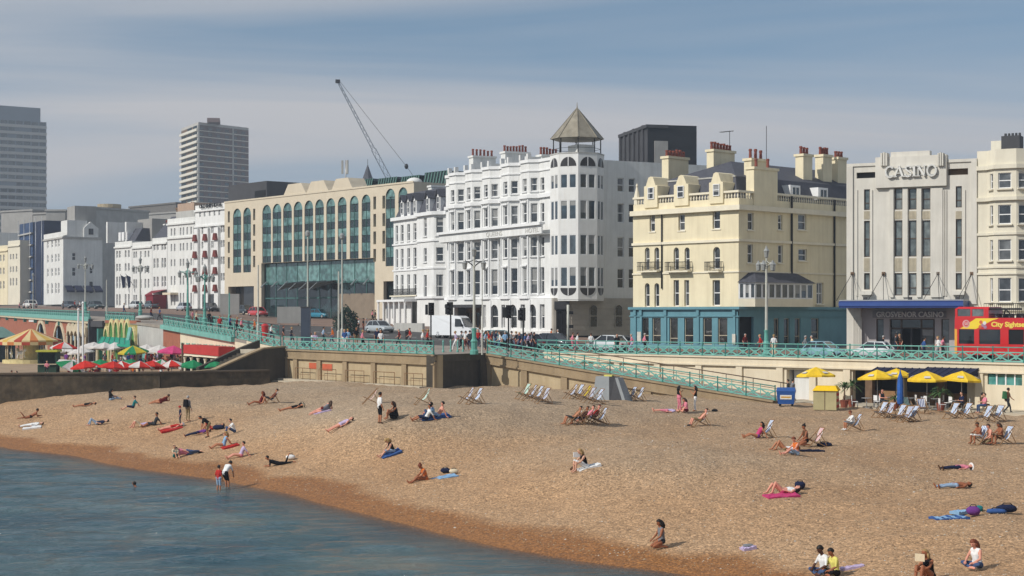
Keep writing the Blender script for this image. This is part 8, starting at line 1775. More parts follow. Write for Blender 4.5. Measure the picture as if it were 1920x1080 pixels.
for z in (.15, .55, .95): MB().add([(.79, -.6, z), (.79, .6, z), (.79, .6, z + .2), (.79, -.6, z + .2)], [(0, 1, 2, 3)]).build('warning_stripe', M_redb, bo_)
# cafe
Y1, Y2 = cloth((236, 200, 60)), cloth((226, 186, 48))
def cz(px, d): return Vector((PX(px, d), d, 2.36))
for px, d, lab in ((1530, 116, 'yellow parasol over the olive food booth'), (1645, 111.5, 'yellow parasol at the left of the cafe terrace'), (1681, 113.5, 'yellow parasol behind the closed blue one'), (1738, 110, 'yellow parasol right of the closed blue one'), (1803, 107.5, 'rightmost yellow parasol of the cafe terrace')): parasol(cz(px, d), lab, Y1, Y2, random.uniform(1.34, 1.48), random.uniform(1.98, 2.12), 'yellow cafe parasols', (random.uniform(-.06, .06), random.uniform(-.06, .06)))
cl = empty('parasol', cz(1688, 107.8)); tag(cl, 'tall closed blue parasol before the cafe', 'parasol'); MB().lathe([(.06, .2), (.06, .35), (.19, .45), (.24, .7), (.20, 1.3), (.22, 1.6), (.17, 2.2), (.05, 2.55), (.02, 2.75)], 10).build('folded_canopy', mat('royal_blue_cloth', (.02, .10, .36), .7, .3, 3), cl); MB().tube([(0, 0, 0), (0, 0, .5)], .03, 6).build('pole', M_galv, cl); place(PBASE, 'base', cl)
for a, b2 in ((1632, 1724), (1727, 1821)):
 x0, x1 = fw.x(a, -1.0), fw.x(b2, -1.0); zz0, zz1 = fw.z(a, 707, -1.6), fw.z(a, 688, -.1)
 o = MB().add([(x0, -1.7, zz0 + .18), (x1, -1.7, zz0 + .18), (x1, -.02, zz1), (x0, -.02, zz1), (x0, -1.7, zz0), (x1, -1.7, zz0), (x0, -.02, zz0 + .1), (x1, -.02, zz0 + .1)], [(0, 1, 2, 3), (4, 5, 1, 0), (0, 3, 6), (1, 7, 2)]).build('awning', M_navyaw, backw)
 for i in range(8): q = x0 + (x1 - x0) * i / 7; MB().beam((q, -1.71, zz0 + .2), (q, -.03, zz1 + .015), .05).build('awning_rib', mat('slate_navy_rib', (.03, .04, .09), .8, .1), backw)
for i, p in enumerate((1630, 1690, 1765, 1822)): xx = fw.x(p, .8); MB().box(xx - .3, xx + .3, .7, 1.1, 2.2, 4.7).build('cafe_pier', M_creamwall if i % 2 else M_shopbrown, backw)
MB().box(fw.x(1640, 1.5), fw.x(1815, 1.5), 1.6, 2.2, 2.2, 3.2).build('bar_counter', M_wood, backw)
x0, x1 = fw.x(1474), fw.x(1516); MB().box(x0 + .1, x1 - .1, .9, .96, 2.2, 4.55).build('garage_door', M_white2, backw)
TBL = [MB().lathe([(.36, .70), (.36, .73)], 14).mesh('table_top', M_galv), MB().tube([(0, 0, .02), (0, 0, .70)], .03, 6).mesh('stem', M_galv), MB().lathe([(.25, 0), (.22, .03), (.04, .06)], 10).mesh('foot', M_galv)]
CHR = [MB().box(-.2, .2, -.2, .2, .44, .47).mesh('seat', M_trim), MB().box(-.22, -.19, -.2, .2, .50, .86).mesh('backrest', M_trim), MB().tube([(0, 0, 0), (0, 0, .44)], .016, 5).mesh('leg', M_galv)]
for px, d, w_ in ((1625, 110, 'left of the cafe terrace'), (1665, 111, 'below the second yellow parasol'), (1708, 110, 'right of the closed blue parasol'), (1755, 109, 'beside the potted palm'), (1790, 106.5, 'below the rightmost parasol'), (1742, 111.5, 'behind the middle deckchairs')):
 root = empty('cafe_table', cz(px, d)); tag(root, 'round metal cafe table ' + w_, 'table', 'cafe tables')
 for m_, nm in zip(TBL, ('table_top', 'stem', 'foot')): place(m_, nm, root)
 for k, s_ in enumerate((-1, 1)):
  a = random.uniform(-.5, .5) + (math.pi if s_ > 0 else 0); c_ = empty('cafe_chair', cz(px, d) + Vector((s_ * .75, random.uniform(-.3, .3), 0)), a); tag(c_, 'white metal cafe chair %s of the table %s' % (('on the left', 'on the right')[k], w_), 'chair', 'cafe chairs'); place(CHR[0], 'seat', c_); place(CHR[1], 'backrest', c_)
  for x in (-.18, .18):
   for y in (-.18, .18): place(CHR[2], 'leg', c_, (x, y, 0))
M_palm = mat('palm_leaf', (.05, .11, .03), .6, .3, 3); M_pot2 = mat('red_brown_pot', (.26, .07, .04), .7, .2)
def palm(p, label, h=1.1, n=26, r=.95):
 root = empty('potted_palm', p); tag(root, label, 'plant', 'potted palms'); MB().lathe([(.22, 0), (.30, .45), (.34, .5), (.26, .52)], 12).build('pot', M_pot2, root); MB().tube([(0, 0, .4), (.02, 0, h)], [.07, .05], 7).build('trunk', M_shopbrown, root); rg = random.Random(int(p.x * 7))
 for i in range(n):
  a = rg.uniform(0, 6.28); el = rg.uniform(-.1, 1.3); c, s_ = math.cos(a), math.sin(a); q = [Vector((0, 0, h))]
  for k in range(1, 6): t_ = k / 5; q.append(Vector((c * r * t_ * math.cos(el), s_ * r * t_ * math.cos(el), h + r * (math.sin(el) * t_ - .55 * t_ * t_))))
  mb = MB(); sd = Vector((-s_, c, 0))
  for k in range(5): w0, w1 = .07 * math.sin(math.pi * (k / 5 * .85 + .12)), .07 * math.sin(math.pi * ((k + 1) / 5 * .85 + .12)); mb.quad(q[k] - sd * w0, q[k + 1] - sd * w1, q[k + 1] + Vector((0, 0, .02)), q[k] + Vector((0, 0, .02))); mb.quad(q[k] + Vector((0, 0, .02)), q[k + 1] + Vector((0, 0, .02)), q[k + 1] + sd * w1, q[k] + sd * w0)
  mb.build('frond', M_palm, root)
 return root
palm(cz(1583, 111), 'potted palm between the olive booth and the cafe', 1.4, 26); palm(cz(1597, 112), 'potted palm at the left end of the cafe terrace', 1.5, 22); palm(cz(1764, 107.5), 'potted palm below the gap of the right parasols', 1.2, 26); palm(cz(1678, 108.6), 'small potted palm beside the closed blue parasol', .8, 16, .6)
# ---------------------------------------------------------------- towels and bags on the shingle
towel(322, 806, 1.7, .8, 'red', 20, 'red towel under the person lying left of the stooping man'); towel(432, 838, 1.2, .7, 'red', 25, 'red towel beside the blond sitter'); towel(815, 782, 2.0, 1.0, 'blue', 22, 'blue towel under the three friends'); towel(733, 852, 1.3, .8, 'blue', 20, 'blue towel under the blond reader in black'); towel(826, 898, 1.9, 1.0, 'sky', 22, 'pale blue towel beside the bent sunbather')
towel(1104, 878, 1.2, .7, 'white', 15, 'white towel under the girl reading a book'); towel(1465, 931, 1.6, .8, 'magenta', 15, 'bright pink towel under the sunbather with raised knees'); towel(1780, 973, 1.5, .9, 'blue', 8, 'bright blue patterned towel left of the scattered bags', 'sky'); towel(1800, 962, .7, .6, 'sky', 30, 'crumpled pale blue towel above the bright blue one'); towel(1403, 1030, .6, .4, 'lilac', 20, 'small pale towel alone on the shingle'); towel(1520, 846, 1.6, .6, 'navy', 20, 'navy towel beside the pair by the red striped deckchair'); towel(1598, 1066, .9, .3, 'lilac', 10, 'small lilac scarf behind the couple by the water'); towel(605, 774, 1.2, .6, 'lilac', 20, 'pale lilac towel under the side-lying sunbather'); towel(60, 803, 1.5, .7, 'white', 10, 'white towel at the left edge of the beach')
lump(738, 786, .25, .18, .20, 'black', 'black rucksack beside the sitter behind the standing man'); lump(410, 806, .38, .22, .16, 'navy', 'dark holdall right of the stooping person'); lump(545, 862, .26, .18, .14, 'white', 'white bag beside the person lying in black'); lump(835, 887, .25, .15, .12, 'navy', 'navy bag on the pale blue towel'); lump(851, 889, .22, .18, .12, 'cream', 'cream straw bag at the end of the pale blue towel'); lump(1075, 884, .16, .12, .08, 'brown', 'small dark brown bag left of the reading girl'); lump(1500, 918, .22, .18, .16, 'navy', 'navy and white bag by the head of the sunbather on the pink towel'); lump(1546, 838, .40, .22, .12, 'navy', 'long navy holdall behind the red striped deckchair')
lump(1825, 967, .24, .20, .17, 'purple', 'deep purple bag beside the blue towels'); lump(1836, 960, .13, .12, .12, 'teal', 'turquoise bag touching the purple one', strap=False); lump(1868, 964, .36, .18, .10, 'blue', 'royal blue bag before the navy holdall'); lump(1888, 961, .38, .22, .15, 'navy', 'dark navy holdall at the right of the scattered bags'); lump(566, 764, .22, .2, .16, 'black', 'black bag behind the sunbather with a sun hat'); lump(1340, 772, .2, .15, .08, 'charcoal', 'dark bag right of the two women in light skirts'); lump(1403, 1027, .2, .14, .07, 'grey', 'small grey bag on the lone pale towel', strap=False); lump(375, 850, .14, .1, .06, 'black', 'small black bag right of the pink-shirted recliner')
# ---------------------------------------------------------------- people on the beach
B_ = on_beach
B_(126, 739, 'sitback', 195, 'person sitting by the dark sea wall in red and white', top='red', bottom='white', legs='shorts', skin='fair', hair='grey')
B_(207, 752, 'sitlegs', 30, 'person in dark top sitting alone near the dark sea wall', top='black', bottom='paleblue', skin='tan', hair='dark', hk='long')
B_(302, 756, 'lieside', 190, 'dark swimsuited person lying on one side near the sea wall', top='maroon', bottom='maroon', legs='brief', sleeves='none', skin='tan', hair='brown')
B_(352, 791, 'stand', 60, 'standing person in grey with a dark rucksack', top='grey', bottom='khaki', sleeves='long', hair='grey')
B_(338, 797, 'stand', 200, 'small child in red hat and dark clothes beside the standing person in grey', top='navy', bottom='navy', hair='red', sc=.72, hat='red')
B_(58, 784, 'prone', 20, 'brown-skinned sunbather propped on elbows at the left edge', top=None, bottom='black', legs='brief', skin='deep', hair='dark')
B_(60, 800, 'lieback', 190, 'person in white lying on the white towel at the left', top='white', bottom='white', sleeves='long', hair='brown')
B_(182, 797, 'lieknees', 188, 'person lying flat with knees up left of the couple', top='navy', bottom='paleblue', legs='long', hair='dark')
B_(264, 801, 'lieknees', 195, 'pale sunbather lying with knees up beside a dark-topped friend', top='lilac', bottom='cream', legs='shorts', skin='pink')
B_(290, 799, 'sitback', 195, 'dark-topped friend leaning back beside the pale sunbather', top='charcoal', bottom='charcoal', legs='shorts', skin='deep', hair='dark')
B_(322, 804, 'lieback', 195, 'person lying on the red towel with pale hat', top='red', bottom='red', sleeves='none', legs='brief', skin='pink', hat='white')
B_(389, 822, 'bend', 200, 'stooping man in black shirt between two sunbathers', top='black', bottom='khaki', legs='shorts', hair='dark', skin='tan', shoes='black')
B_(372, 815, 'lieback', 195, 'person in purple lying behind the stooping man', top='purple', bottom='navy', skin='tan')
B_(420, 838, 'sitback', 200, 'blond person in pale blue swimwear sitting by the red towel', top='sky', bottom='sky', sleeves='none', legs='brief', skin='tan', hair='blond', hk='long')
B_(329, 858, 'sitknees', -60, 'small child sitting beside the pink-shirted recliner', top='cream', bottom='teal', legs='shorts', hair='dark', sc=.8, skin='fair')
B_(352, 854, 'lieside', 20, 'pink-shirted person in jeans leaning on one elbow', top='pink', bottom='jeans', hair='dark', hk='short', skin='fair')
B_(452, 858, 'sitback', 200, 'person in white and pink leaning back near the waterline', top='lilac', bottom='pink', legs='brief', skin='pink', hair='dark')
B_(522, 873, 'prone', 190, 'person in black lying propped near the wet shingle', top='black', bottom='black', hair='dark', skin='tan', hk='short')
B_(160, 762, 'lieback', 190, 'sunbather in black lying near the foot of the dark wall', top='black', bottom='black', legs='brief', sleeves='none', skin='tan'); B_(440, 812, 'sitknees', 200, 'person in white shirt sitting behind the blond sitter', top='white', bottom='jeans', hair='dark'); B_(398, 806, 'lieknees', 190, 'sunbather in red shorts lying behind the stooping man', top=None, bottom='red', legs='shorts', skin='tan', hair='dark'); B_(250, 766, 'sitback', 190, 'person in teal sitting back between the wall and the couple', top='teal', bottom='navy', legs='shorts', hair='brown'); B_(640, 800, 'lieback', 195, 'sunbather in lilac lying left of the standing man', top='lilac', bottom='lilac', legs='brief', sleeves='none', skin='pink', hair='brown')
# paddlers and swimmer
def water_pt(px, py, z=-.12): d = F * H / (py - YH); return Vector((PX(px, d), d, z))
person(water_pt(410, 917, -.22), 'stand', 60, 'child in red shirt and pale shorts paddling at the waterline', top='red', bottom='paleblue', legs='shorts', hair='dark', sc=.83, skin='tan')
person(water_pt(428, 913, -.12), 'bend', 40, 'paddling man in white shirt and black shorts leaning over the child', top='white', bottom='black', legs='shorts', hair='dark', sc=1.0, skin='tan', tilt=(0, rad(-12), rad(60)))
person(water_pt(252, 912, .02), 'swim', 150, 'lone swimmer with only the dark head above water', top=None, bottom='navy', legs='brief', hair='dark', skin='deep')
# middle of the beach
B_(488, 758, 'sitback', 195, 'sunburnt person with legs stretched beside the deckchair at the stair foot', top='maroon', bottom='maroon', legs='brief', sleeves='none', skin='deep', hair='red', hk='long')
p = beach(509, 758); deckchair(p, 195, 'deckchair with a person in maroon near the concrete step', 'navy'); person(p + V(.02, 0, .03), 'deck', 195, 'person in maroon reclining in the deckchair near the concrete step', top='maroon', bottom='charcoal', legs='shorts', skin='tan', hair='dark')
B_(548, 768, 'lieback', 200, 'sunbather in dark swimsuit and straw hat lying below the sandstone wall', top='black', bottom='black', sleeves='none', legs='brief', skin='tan', hat='cream', hair='brown'); B_(606, 773, 'lieside', 195, 'side-lying sunbather in grey swimwear on the pale lilac towel', top='grey', bottom='maroon', sleeves='none', legs='brief', skin='pink', hair='brown', hk='long')
B_(712, 796, 'stand', 30, 'standing man in white shirt and black shorts', top='white', bottom='black', legs='shorts', hair='dark', skin='tan', shoes='brown', sc=1.03)
B_(744, 783, 'sitknees', 195, 'bare-shouldered sitter with knees drawn up behind the black rucksack', top='black', bottom='charcoal', legs='brief', sleeves='none', skin='tan', hair='brown', hk='long')
B_(799, 788, 'sitback', 195, 'white-shirted friend nearest the sea in the group of three', top='white', bottom='navy', legs='shorts', skin='tan', hair='dark'); B_(812, 785, 'sitknees', 195, 'pale blue clad friend in the middle of the group of three', top='sky', bottom='jeans', legs='long', skin='pink', hair='dark'); B_(822, 782, 'sitback', 190, 'bare-chested friend at the right of the group of three', top=None, bottom='paleblue', legs='shorts', skin='pink', hair='dark')
B_(738, 850, 'sitlegs', 200, 'blond reader in black top sitting on the small blue towel', top='black', bottom='paleblue', legs='shorts', sleeves='none', skin='fair', hair='blond', hk='long')
B_(799, 903, 'sitlegs', 200, 'tanned sunbather bending over beside the pale blue towel', top='orange', bottom='orange', sleeves='bikini', legs='brief', skin='deep', hair='red', hk='bun')
for i, (px, py, top, bot, sk_, lab) in enumerate(((1077, 797, None, 'charcoal', 'tan', 'bare-chested sitter with bent knees at the left of the group of four'), (1090, 797, None, 'navy', 'deep', 'sitter in navy shorts second in the group of four'), (1101, 795, 'pink', 'khaki', 'pink', 'pink-topped sitter third in the group of four'), (1112, 794, 'red', 'charcoal', 'pink', 'red-topped sitter beside the white deckchair'))):
 p = beach(px, py); deckchair(p, 193, ('deckchair under the left sitter of the group of four', 'deckchair under the second sitter of the group of four', 'deckchair under the pink-topped sitter', 'deckchair under the red-topped sitter')[i], 'blue'); person(p + V(.02, 0, .03), 'deck', 193, lab, top=top, bottom=bot, legs='shorts', skin=sk_, hair=('dark', 'brown', 'brown', 'red')[i])
deckchair(beach(1123, 797), 193, 'empty white deckchair behind the red-topped sitter', 'blue')
B_(1273, 772, 'handup', 20, 'standing woman in pink skirt facing another woman', top='black', bottom='pink', sleeves='none', skin='tan', hair='dark', hk='long', belly='pink', sc=.95); B_(1304, 772, 'handup', 170, 'standing woman in white skirt and black top', top='black', bottom='white', sleeves='none', skin='tan', hair='dark', hk='long', sc=.95)
B_(1287, 773, 'sitcross', 200, 'person sitting between the two standing women', top='pink', bottom='maroon', legs='shorts', skin='pink', hair='brown', hk='long'); B_(1250, 774, 'lieback', 185, 'person lying left of the two standing women', top='lilac', bottom='pink', legs='shorts', skin='pink', hair='blond')
p = beach(1313, 800); deckchair(p, 190, 'deckchair under the bare-chested man right of the two women', 'blue'); person(p + V(.02, 0, .03), 'deck', 190, 'bare-chested man in camouflage shorts in a deckchair', top=None, bottom='khaki', legs='shorts', skin='pink', hair='brown', shoes='charcoal')
B_(1099, 879, 'sitknees', 200, 'blond girl reading a white book in mid beach', top='black', bottom='white', legs='shorts', sleeves='none', skin='fair', hair='blond', hk='long')
bk = MB().box(-.16, .16, -.02, .02, -.11, .11); p = beach(1099, 879); tag(bk.build('book', M_trim, None, p + V(-.42, -.16, .62), rad(20)), 'open white book held up by the blond girl', 'book')
p = beach(1434, 821); deckchair(p, 195, 'deckchair behind the person in magenta', 'blue'); B_(1420, 822, 'sitback', 195, 'person in magenta and purple sitting before a deckchair', top='magenta', bottom='purple', legs='brief', sleeves='none', skin='tan', hair='dark', hk='long')
B_(1470, 846, 'lieknees', 190, 'bare-legged sunbather lying with knees up left of the bikini pair', top='white', bottom='khaki', legs='brief', sleeves='none', skin='tan', hair='brown')
B_(1493, 855, 'sitlegs', 205, 'red-haired sunbather hunched beside the taller bikini woman', top='orange', bottom='paleblue', legs='shorts', sleeves='bikini', skin='pink', hair='red', hk='short')
p = beach(1511, 838); deckchair(beach(1527, 838), 195, 'red striped deckchair behind the bikini woman', 'red'); person(p + V(0, 0, .05), 'kneel', 195, 'upright bikini woman with dark bun beside the red striped deckchair', top='brown', bottom='black', sleeves='bikini', legs='brief', skin='deep', hair='dark', hk='bun', sc=1.05)
p = beach(1600, 808); deckchair(p, 188, 'deckchair under the woman in the white blouse', 'blue'); person(p + V(.02, 0, .03), 'deckfwd', 188, 'woman in white blouse leaning forward in a deckchair', top='white', bottom='grey', legs='shorts', sleeves='long', skin='tan', hair='red', shoes='white')
p = beach(1838, 833); deckchair(p, 215, 'deckchair under the bare-chested man raising a hand', 'blue'); person(p + V(0, 0, .03), 'deckfwd', 205, 'bare-chested man in white shorts sitting in a deckchair at the right', top=None, bottom='white', legs='shorts', skin='deep', hair='brown')
B_(1856, 833, 'kneel', 200, 'bare-chested person between the two right deckchairs', top=None, bottom='khaki', legs='shorts', skin='pink', hair='brown'); p = beach(1882, 834); deckchair(p, 200, 'deckchair under the rightmost sitter', 'blue'); person(p + V(-.1, 0, .03), 'deckfwd', 200, 'rightmost sitter in brown shorts in a deckchair', top=None, bottom='brown', legs='shorts', skin='deep', hair='brown', hk='long')
B_(1795, 882, 'lieback', 200, 'person in pink top and dark jeans lying with a white hat', top='pink', bottom='navy', hair='brown', hat='white', skin='pink', shoes='brown'); B_(1790, 916, 'lieback', 200, 'shirtless person in pale jeans lying on a red cloth', top=None, bottom='paleblue', hair='dark', skin='deep')
B_(1466, 926, 'lieknees', 192, 'sunbather with raised knees on the bright pink towel', top='white', bottom='magenta', legs='brief', sleeves='bikini', skin='pink', hair='dark', hk='long')
B_(1241, 1029, 'kneel', 195, 'young woman kneeling alone at the edge of the wet shingle', top='grey', bottom='charcoal', sleeves='none', legs='brief', skin='deep', hair='dark', hk='long', sc=.97)
B_(1547, 1080, 'sitcross', 205, 'man in white shirt and jeans sitting by the water', top='white', bottom='jeans', skin='dark', hair='dark', sc=1.08); B_(1567, 1081, 'sitcross', 200, 'woman in pale yellow top and black trousers beside the man in white', top='yellow', bottom='black', sleeves='short', skin='deep', hair='dark')
B_(1745, 1088, 'sitknees', 215, 'blond woman in black top reading at the bottom of the beach', top='black', bottom='black', legs='brief', sleeves='none', skin='deep', hair='blond', hk='long'); p = beach(1745, 1088); tag(MB().box(-.15, .15, -.015, .015, -.11, .11).build('book', col('cream'), None, p + V(-.40, -.30, .72), rad(-35)), 'cream book held before the blond woman in black', 'book')
B_(1833, 1067, 'sitcross', 210, 'woman in white top and jeans sitting cross-legged near the corner', top='white', bottom='jeans', sleeves='none', skin='pink', hair='red', hk='long', sc=1.02)
# cafe guests and passers
def at(px, d, z=2.36): return Vector((PX(px, d), d, z))
person(at(1654, 110), 'chair', -60, 'bare-armed cafe guest facing the sea below the left parasol', top='charcoal', bottom='charcoal', sleeves='none', skin='pink', hair='brown'); person(at(1803, 106.3), 'chair', 200, 'dark-clad cafe guest below the rightmost parasol', top='navy', bottom='charcoal', hair='dark'); person(at(1846, 104.5), 'chair', 190, 'cafe guest in pink shirt and jeans at the wall', top='pink', bottom='jeans', hair='brown'); person(at(1842, 105.2), 'chair', 20, 'cafe guest in brown opposite the pink shirt', top='brown', bottom='brown', hair='dark')
B_(1889, 776, 'walk', 10, 'man walking along the lower path with a green rucksack', top='brown', bottom='charcoal', hair='dark', skin='tan', shoes='black')
ruck = MB().prism([(-.14, -.17), (.10, -.17), (.10, .17), (-.14, .17)], 0, .5, top=[(-.10, -.13), (.08, -.13), (.08, .13), (-.10, .13)]); p = beach(1889, 776); tag(ruck.build('rucksack', col('green'), None, p + V(-.18, 0, 1.0)), 'green rucksack on the back of the walking man', 'rucksack')
p = beach(352, 791); tag(MB().prism([(-.10, -.17), (.12, -.17), (.12, .17), (-.10, .17)], 0, .5, top=[(-.08, -.13), (.08, -.13), (.08, .13), (-.08, .13)]).build('rucksack', col('black'), None, p + V(-.10, -.17, 1.0), rad(60)), 'dark rucksack worn by the standing person in grey', 'rucksack')
person(at(1478, 117), 'stand', 160, 'person behind the big blue bin', top='charcoal', bottom='charcoal', hair='dark'); person(at(1486, 117.5), 'stand', 20, 'second person behind the big blue bin in grey', top='grey', bottom='navy', hair='dark')
person(fb.w(-2.3, -.45, 3.16), 'sitback', 200, 'person in pale shirt leaning on the end of the concrete step', top='paleblue', bottom='charcoal', hair='dark', legs='shorts');
# ---------------------------------------------------------------- people on the promenade
def prom(px, d, pose, h, top, bottom, where, legs='long', skin='fair', hair='brown', hk='short', **k):
 lab = 'person in %s top and %s %s %s' % (top, bottom, 'trousers' if legs == 'long' else 'shorts', where); person(U(px, d), pose, h, lab, top=top, bottom=bottom, legs=legs, skin=skin, hair=hair, hk=hk, group='people on the promenade', **k)
W1, W2, W3, W4, W5, W6 = 'behind the railing above the sandstone block', 'in the crowd left of the two-lantern lamp', 'in the crowd at the head of the ramp', 'behind the railing before the white hotel corner', 'behind the railing before the teal pub', 'before the casino entrance'
for a in [(546, 152, 'walk', 0, 'charcoal', 'navy', W1), (583, 148, 'chair', -90, 'white', 'sky', W1), (591, 148, 'chair', -80, 'lilac', 'khaki', W1), (606, 152, 'walk', 10, 'paleblue', 'charcoal', W1), (624, 150, 'walk', 180, 'orange', 'jeans', W1), (646, 142, 'stand', -90, 'blue', 'white', W1), (652, 143, 'stand', 90, 'sky', 'grey', W1), (668, 150, 'stand', -60, 'black', 'khaki', W1, 'shorts'), (679, 139, 'walk', 0, 'pink', 'black', W1), (707, 146, 'stand', 90, 'navy', 'black', W1), (714, 138, 'stand', -90, 'white', 'navy', W1, 'shorts'), (749, 144, 'walk', 180, 'maroon', 'black', W1), (769, 148, 'walk', 180, 'red', 'grey', W1), (792, 140, 'walk', 0, 'white', 'grey', W1), (801, 141, 'walk', 0, 'red', 'charcoal', W1),
   (698, 226, 'walk', 0, 'pink', 'black', 'by the stone wall of the beige hotel'), (704, 226, 'walk', 180, 'charcoal', 'black', 'by the stone wall of the beige hotel'), (668, 196, 'stand', 0, 'charcoal', 'brown', 'left of the silver estate car'), (673, 195, 'stand', 180, 'white', 'black', 'left of the silver estate car'), (681, 193, 'stand', 0, 'black', 'maroon', 'left of the silver estate car'), (687, 193, 'stand', 180, 'grey', 'brown', 'left of the silver estate car'),
   (864, 137, 'walk', 0, 'grey', 'black', W2), (872, 138, 'walk', 0, 'white', 'maroon', W2, 'shorts'), (881, 140, 'stand', 90, 'charcoal', 'navy', W2), (855, 136, 'walk', 180, 'lilac', 'white', W2),
   (896, 146, 'stand', -90, 'red', 'navy', W3), (903, 144, 'walk', 0, 'pink', 'grey', W3), (910, 139, 'stand', 0, 'paleblue', 'charcoal', W3), (917, 142, 'walk', 180, 'red', 'khaki', W3, 'shorts'), (922, 141, 'stand', 0, 'maroon', 'black', W3), (929, 145, 'walk', 0, 'navy', 'jeans', W3), (938, 139, 'walk', 180, 'white', 'jeans', W3), (947, 142, 'stand', 90, 'sky', 'black', W3), (958, 144, 'walk', 0, 'grey', 'charcoal', W3), (967, 143, 'stand', 0, 'charcoal', 'maroon', W3), (975, 140, 'walk', 180, 'navy', 'navy', W3), (984, 139.5, 'stand', 0, 'blue', 'charcoal', W3), (990, 140, 'walk', 0, 'lilac', 'black', W3), (997, 143.5, 'stand', 180, 'grey', 'navy', W3), (1001, 143, 'stand', 0, 'black', 'black', W3),
   (1033, 158, 'walk', 0, 'orange', 'white', W4), (1047, 156, 'walk', 180, 'white', 'khaki', W4), (1073, 143, 'walk', 0, 'pink', 'pink', W4), (1082, 142, 'walk', 0, 'white', 'pink', W4), (1108, 145, 'stand', 90, 'white', 'grey', W4, 'shorts'), (1157, 141, 'stand', -90, 'black', 'black', W4), (1185, 142, 'walk', 180, 'pink', 'lilac', W4),
   (1208, 138, 'walk', 0, 'pink', 'black', W5), (1426, 129, 'walk', 180, 'red', 'maroon', W5), (1451, 128, 'stand', 90, 'white', 'cream', W5), (1509, 131, 'walk', 0, 'grey', 'navy', W5), (1523, 131, 'walk', 180, 'cream', 'khaki', W5), (1397, 143, 'stand', -60, 'maroon', 'charcoal', W5),
   (1655, 131, 'walk', 0, 'black', 'maroon', W6), (1679, 132, 'stand', 0, 'charcoal', 'navy', W6), (1688, 132, 'walk', 180, 'brown', 'maroon', W6), (1732, 121, 'walk', 0, 'blue', 'navy', W6), (1760, 118, 'walk', 180, 'white', 'grey', W6), (1767, 118.5, 'walk', 0, 'pink', 'charcoal', W6),
   (283, 200, 'walk', 0, 'maroon', 'navy', 'on the road above the grey retaining wall'), (300, 196, 'walk', 180, 'blue', 'charcoal', 'on the road above the grey retaining wall'), (361, 184, 'stand', 0, 'pink', 'brown', 'beside the turquoise lamp bases'), (368, 182, 'walk', 0, 'cream', 'maroon', 'beside the turquoise lamp bases'), (392, 188, 'stand', 90, 'black', 'charcoal', 'beside the turquoise lamp bases'), (412, 162, 'stand', -90, 'red', 'navy', 'on the terrace above the red awning'), (431, 166, 'walk', 0, 'blue', 'navy', 'on the terrace above the red awning'), (444, 162, 'walk', 0, 'maroon', 'black', 'on the terrace above the red awning'), (452, 161, 'walk', 0, 'pink', 'brown', 'on the terrace above the red awning'), (478, 166, 'walk', 180, 'orange', 'brown', 'left of the red post box'), (508, 156, 'walk', 0, 'white', 'navy', 'right of the red post box'), (531, 158, 'stand', 0, 'charcoal', 'brown', 'right of the red post box'),
   (36, 335, 'walk', 0, 'pink', 'navy', 'on the road above the brick arcade'), (46, 335, 'walk', 180, 'white', 'black', 'on the road above the brick arcade'), (140, 298, 'walk', 0, 'red', 'charcoal', 'on the road above the brick arcade'), (150, 290, 'walk', 180, 'white', 'navy', 'on the road above the brick arcade'), (118, 305, 'stand', 0, 'grey', 'black', 'on the road above the brick arcade'), (232, 245, 'walk', 0, 'navy', 'jeans', 'on the road above the brick arcade')]:
 prom(*a, skin=random.choice(['fair', 'fair', 'tan', 'pink']), hair=random.choice(['dark', 'brown', 'blond', 'grey'])) if len(a) == 7 else prom(*a, skin=random.choice(['fair', 'tan']))
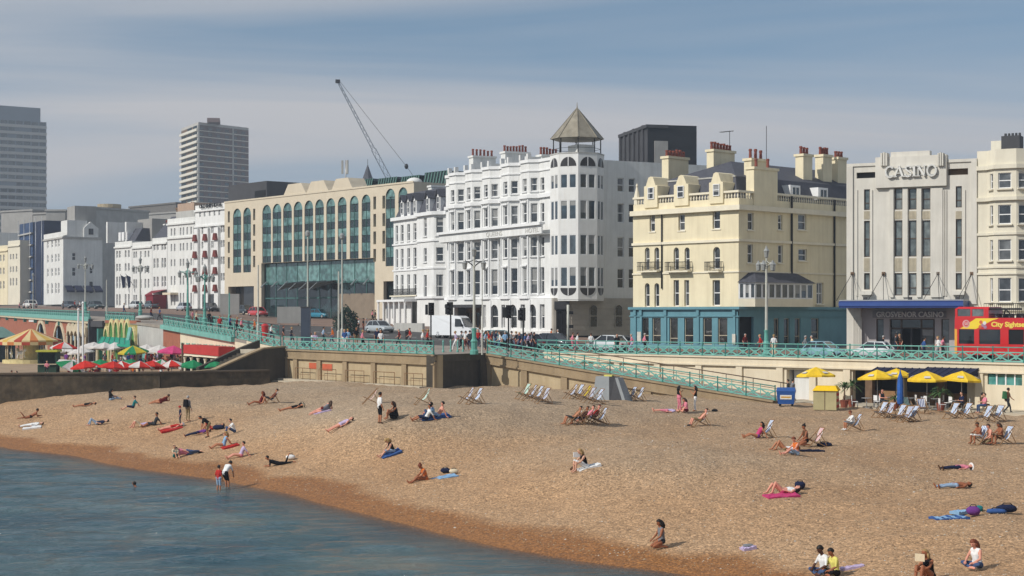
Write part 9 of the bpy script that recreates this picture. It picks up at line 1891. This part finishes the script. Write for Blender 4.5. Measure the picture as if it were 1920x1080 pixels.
# ---------------------------------------------------------------- cafe crowd below the arcade
rg = random.Random(11); used = set(); tops = ['white', 'red', 'navy', 'black', 'pink', 'blue', 'grey', 'maroon', 'lilac', 'sky', 'charcoal', 'orange', 'purple', 'cream']; bots = ['navy', 'black', 'jeans', 'khaki', 'charcoal', 'grey', 'white', 'brown']
for px in list(range(122, 342, 8)) + list(range(150, 330, 11)):
 d = rg.uniform(140, 150) if rg.random() < .35 else rg.uniform(160, 170)
 zone = 'left of the white poles' if px < 146 else 'by the two white poles' if px < 165 else 'below the green awning' if px < 245 else 'before the grey retaining wall' if px < 305 else 'by the magenta parasol'
 row = 'in the front cafe row' if d < 158 else 'in the rear cafe crowd'
 while True:
  tp_, bt_ = rg.choice(tops), rg.choice(bots)
  if (tp_, bt_, zone, row) not in used: used.add((tp_, bt_, zone, row)); break
 st_ = rg.random() < .6; o = person(gp_(px + rg.uniform(-3, 3), d), 'stand' if st_ else 'chair', rg.uniform(0, 360), '%s person in %s and %s %s %s' % ('standing' if st_ else 'seated', tp_, bt_, row, zone), top=tp_, bottom=bt_, skin=rg.choice(['fair', 'tan', 'pink', 'deep']), hair=rg.choice(['dark', 'brown', 'blond', 'grey']), group='cafe crowd below the arcade')
 if not st_: c_ = empty('cafe_chair', o.location, o.rotation_euler.z); tag(c_, 'chair under seated person in %s and %s, %s, %s' % (tp_, bt_, row.replace('in the ', ''), zone), 'chair', 'chairs of the lower cafe'); place(MB().box(-.22, .22, -.22, .22, .40, .44).mesh('seat', M_shopbrown), 'seat', c_); place(MB().box(-.24, -.20, -.22, .22, .44, .85).mesh('backrest', M_shopbrown), 'backrest', c_); [place(CHR[2], 'leg', c_, (x, y, 0)) for x in (-.18, .18) for y in (-.18, .18)]
person(gp_(88, 170), 'chair', -80, 'vendor in pale shirt inside the dark green kiosk', top='pink', bottom='black', hair='brown'); person(gp_(33, 150), 'sitknees', 200, 'dark-clad person sitting by the sea wall at the far left', top='navy', bottom='navy', hair='dark'); person(gp_(20, 152), 'sitknees', 20, 'person in white sitting by the sea wall at the far left', top='white', bottom='grey', hair='brown')

# ---------------------------------------------------------------- sea air
hz = bpy.data.materials.new('sea_air'); hz.use_nodes = True; t = hz.node_tree; t.nodes.clear(); o_ = N(t, 'ShaderNodeOutputMaterial'); pv = N(t, 'ShaderNodeVolumePrincipled'); pv.inputs['Color'].default_value = (.78, .88, 1.0, 1); pv.inputs['Density'].default_value = 0.00042; pv.inputs['Anisotropy'].default_value = 0.2; t.links.new(pv.outputs[0], o_.inputs['Volume'])
hb = MB().box(-6800, 6800, -4800, 6800, -6, 140).build('haze', hz); tag(hb, kind='stuff')
SC.cycles.volume_step_rate = 4; SC.cycles.volume_max_steps = 64
dup = [k for k, v in LABELS.items() if len(v) > 1]
if dup: print('DUPLICATE LABELS', dup)
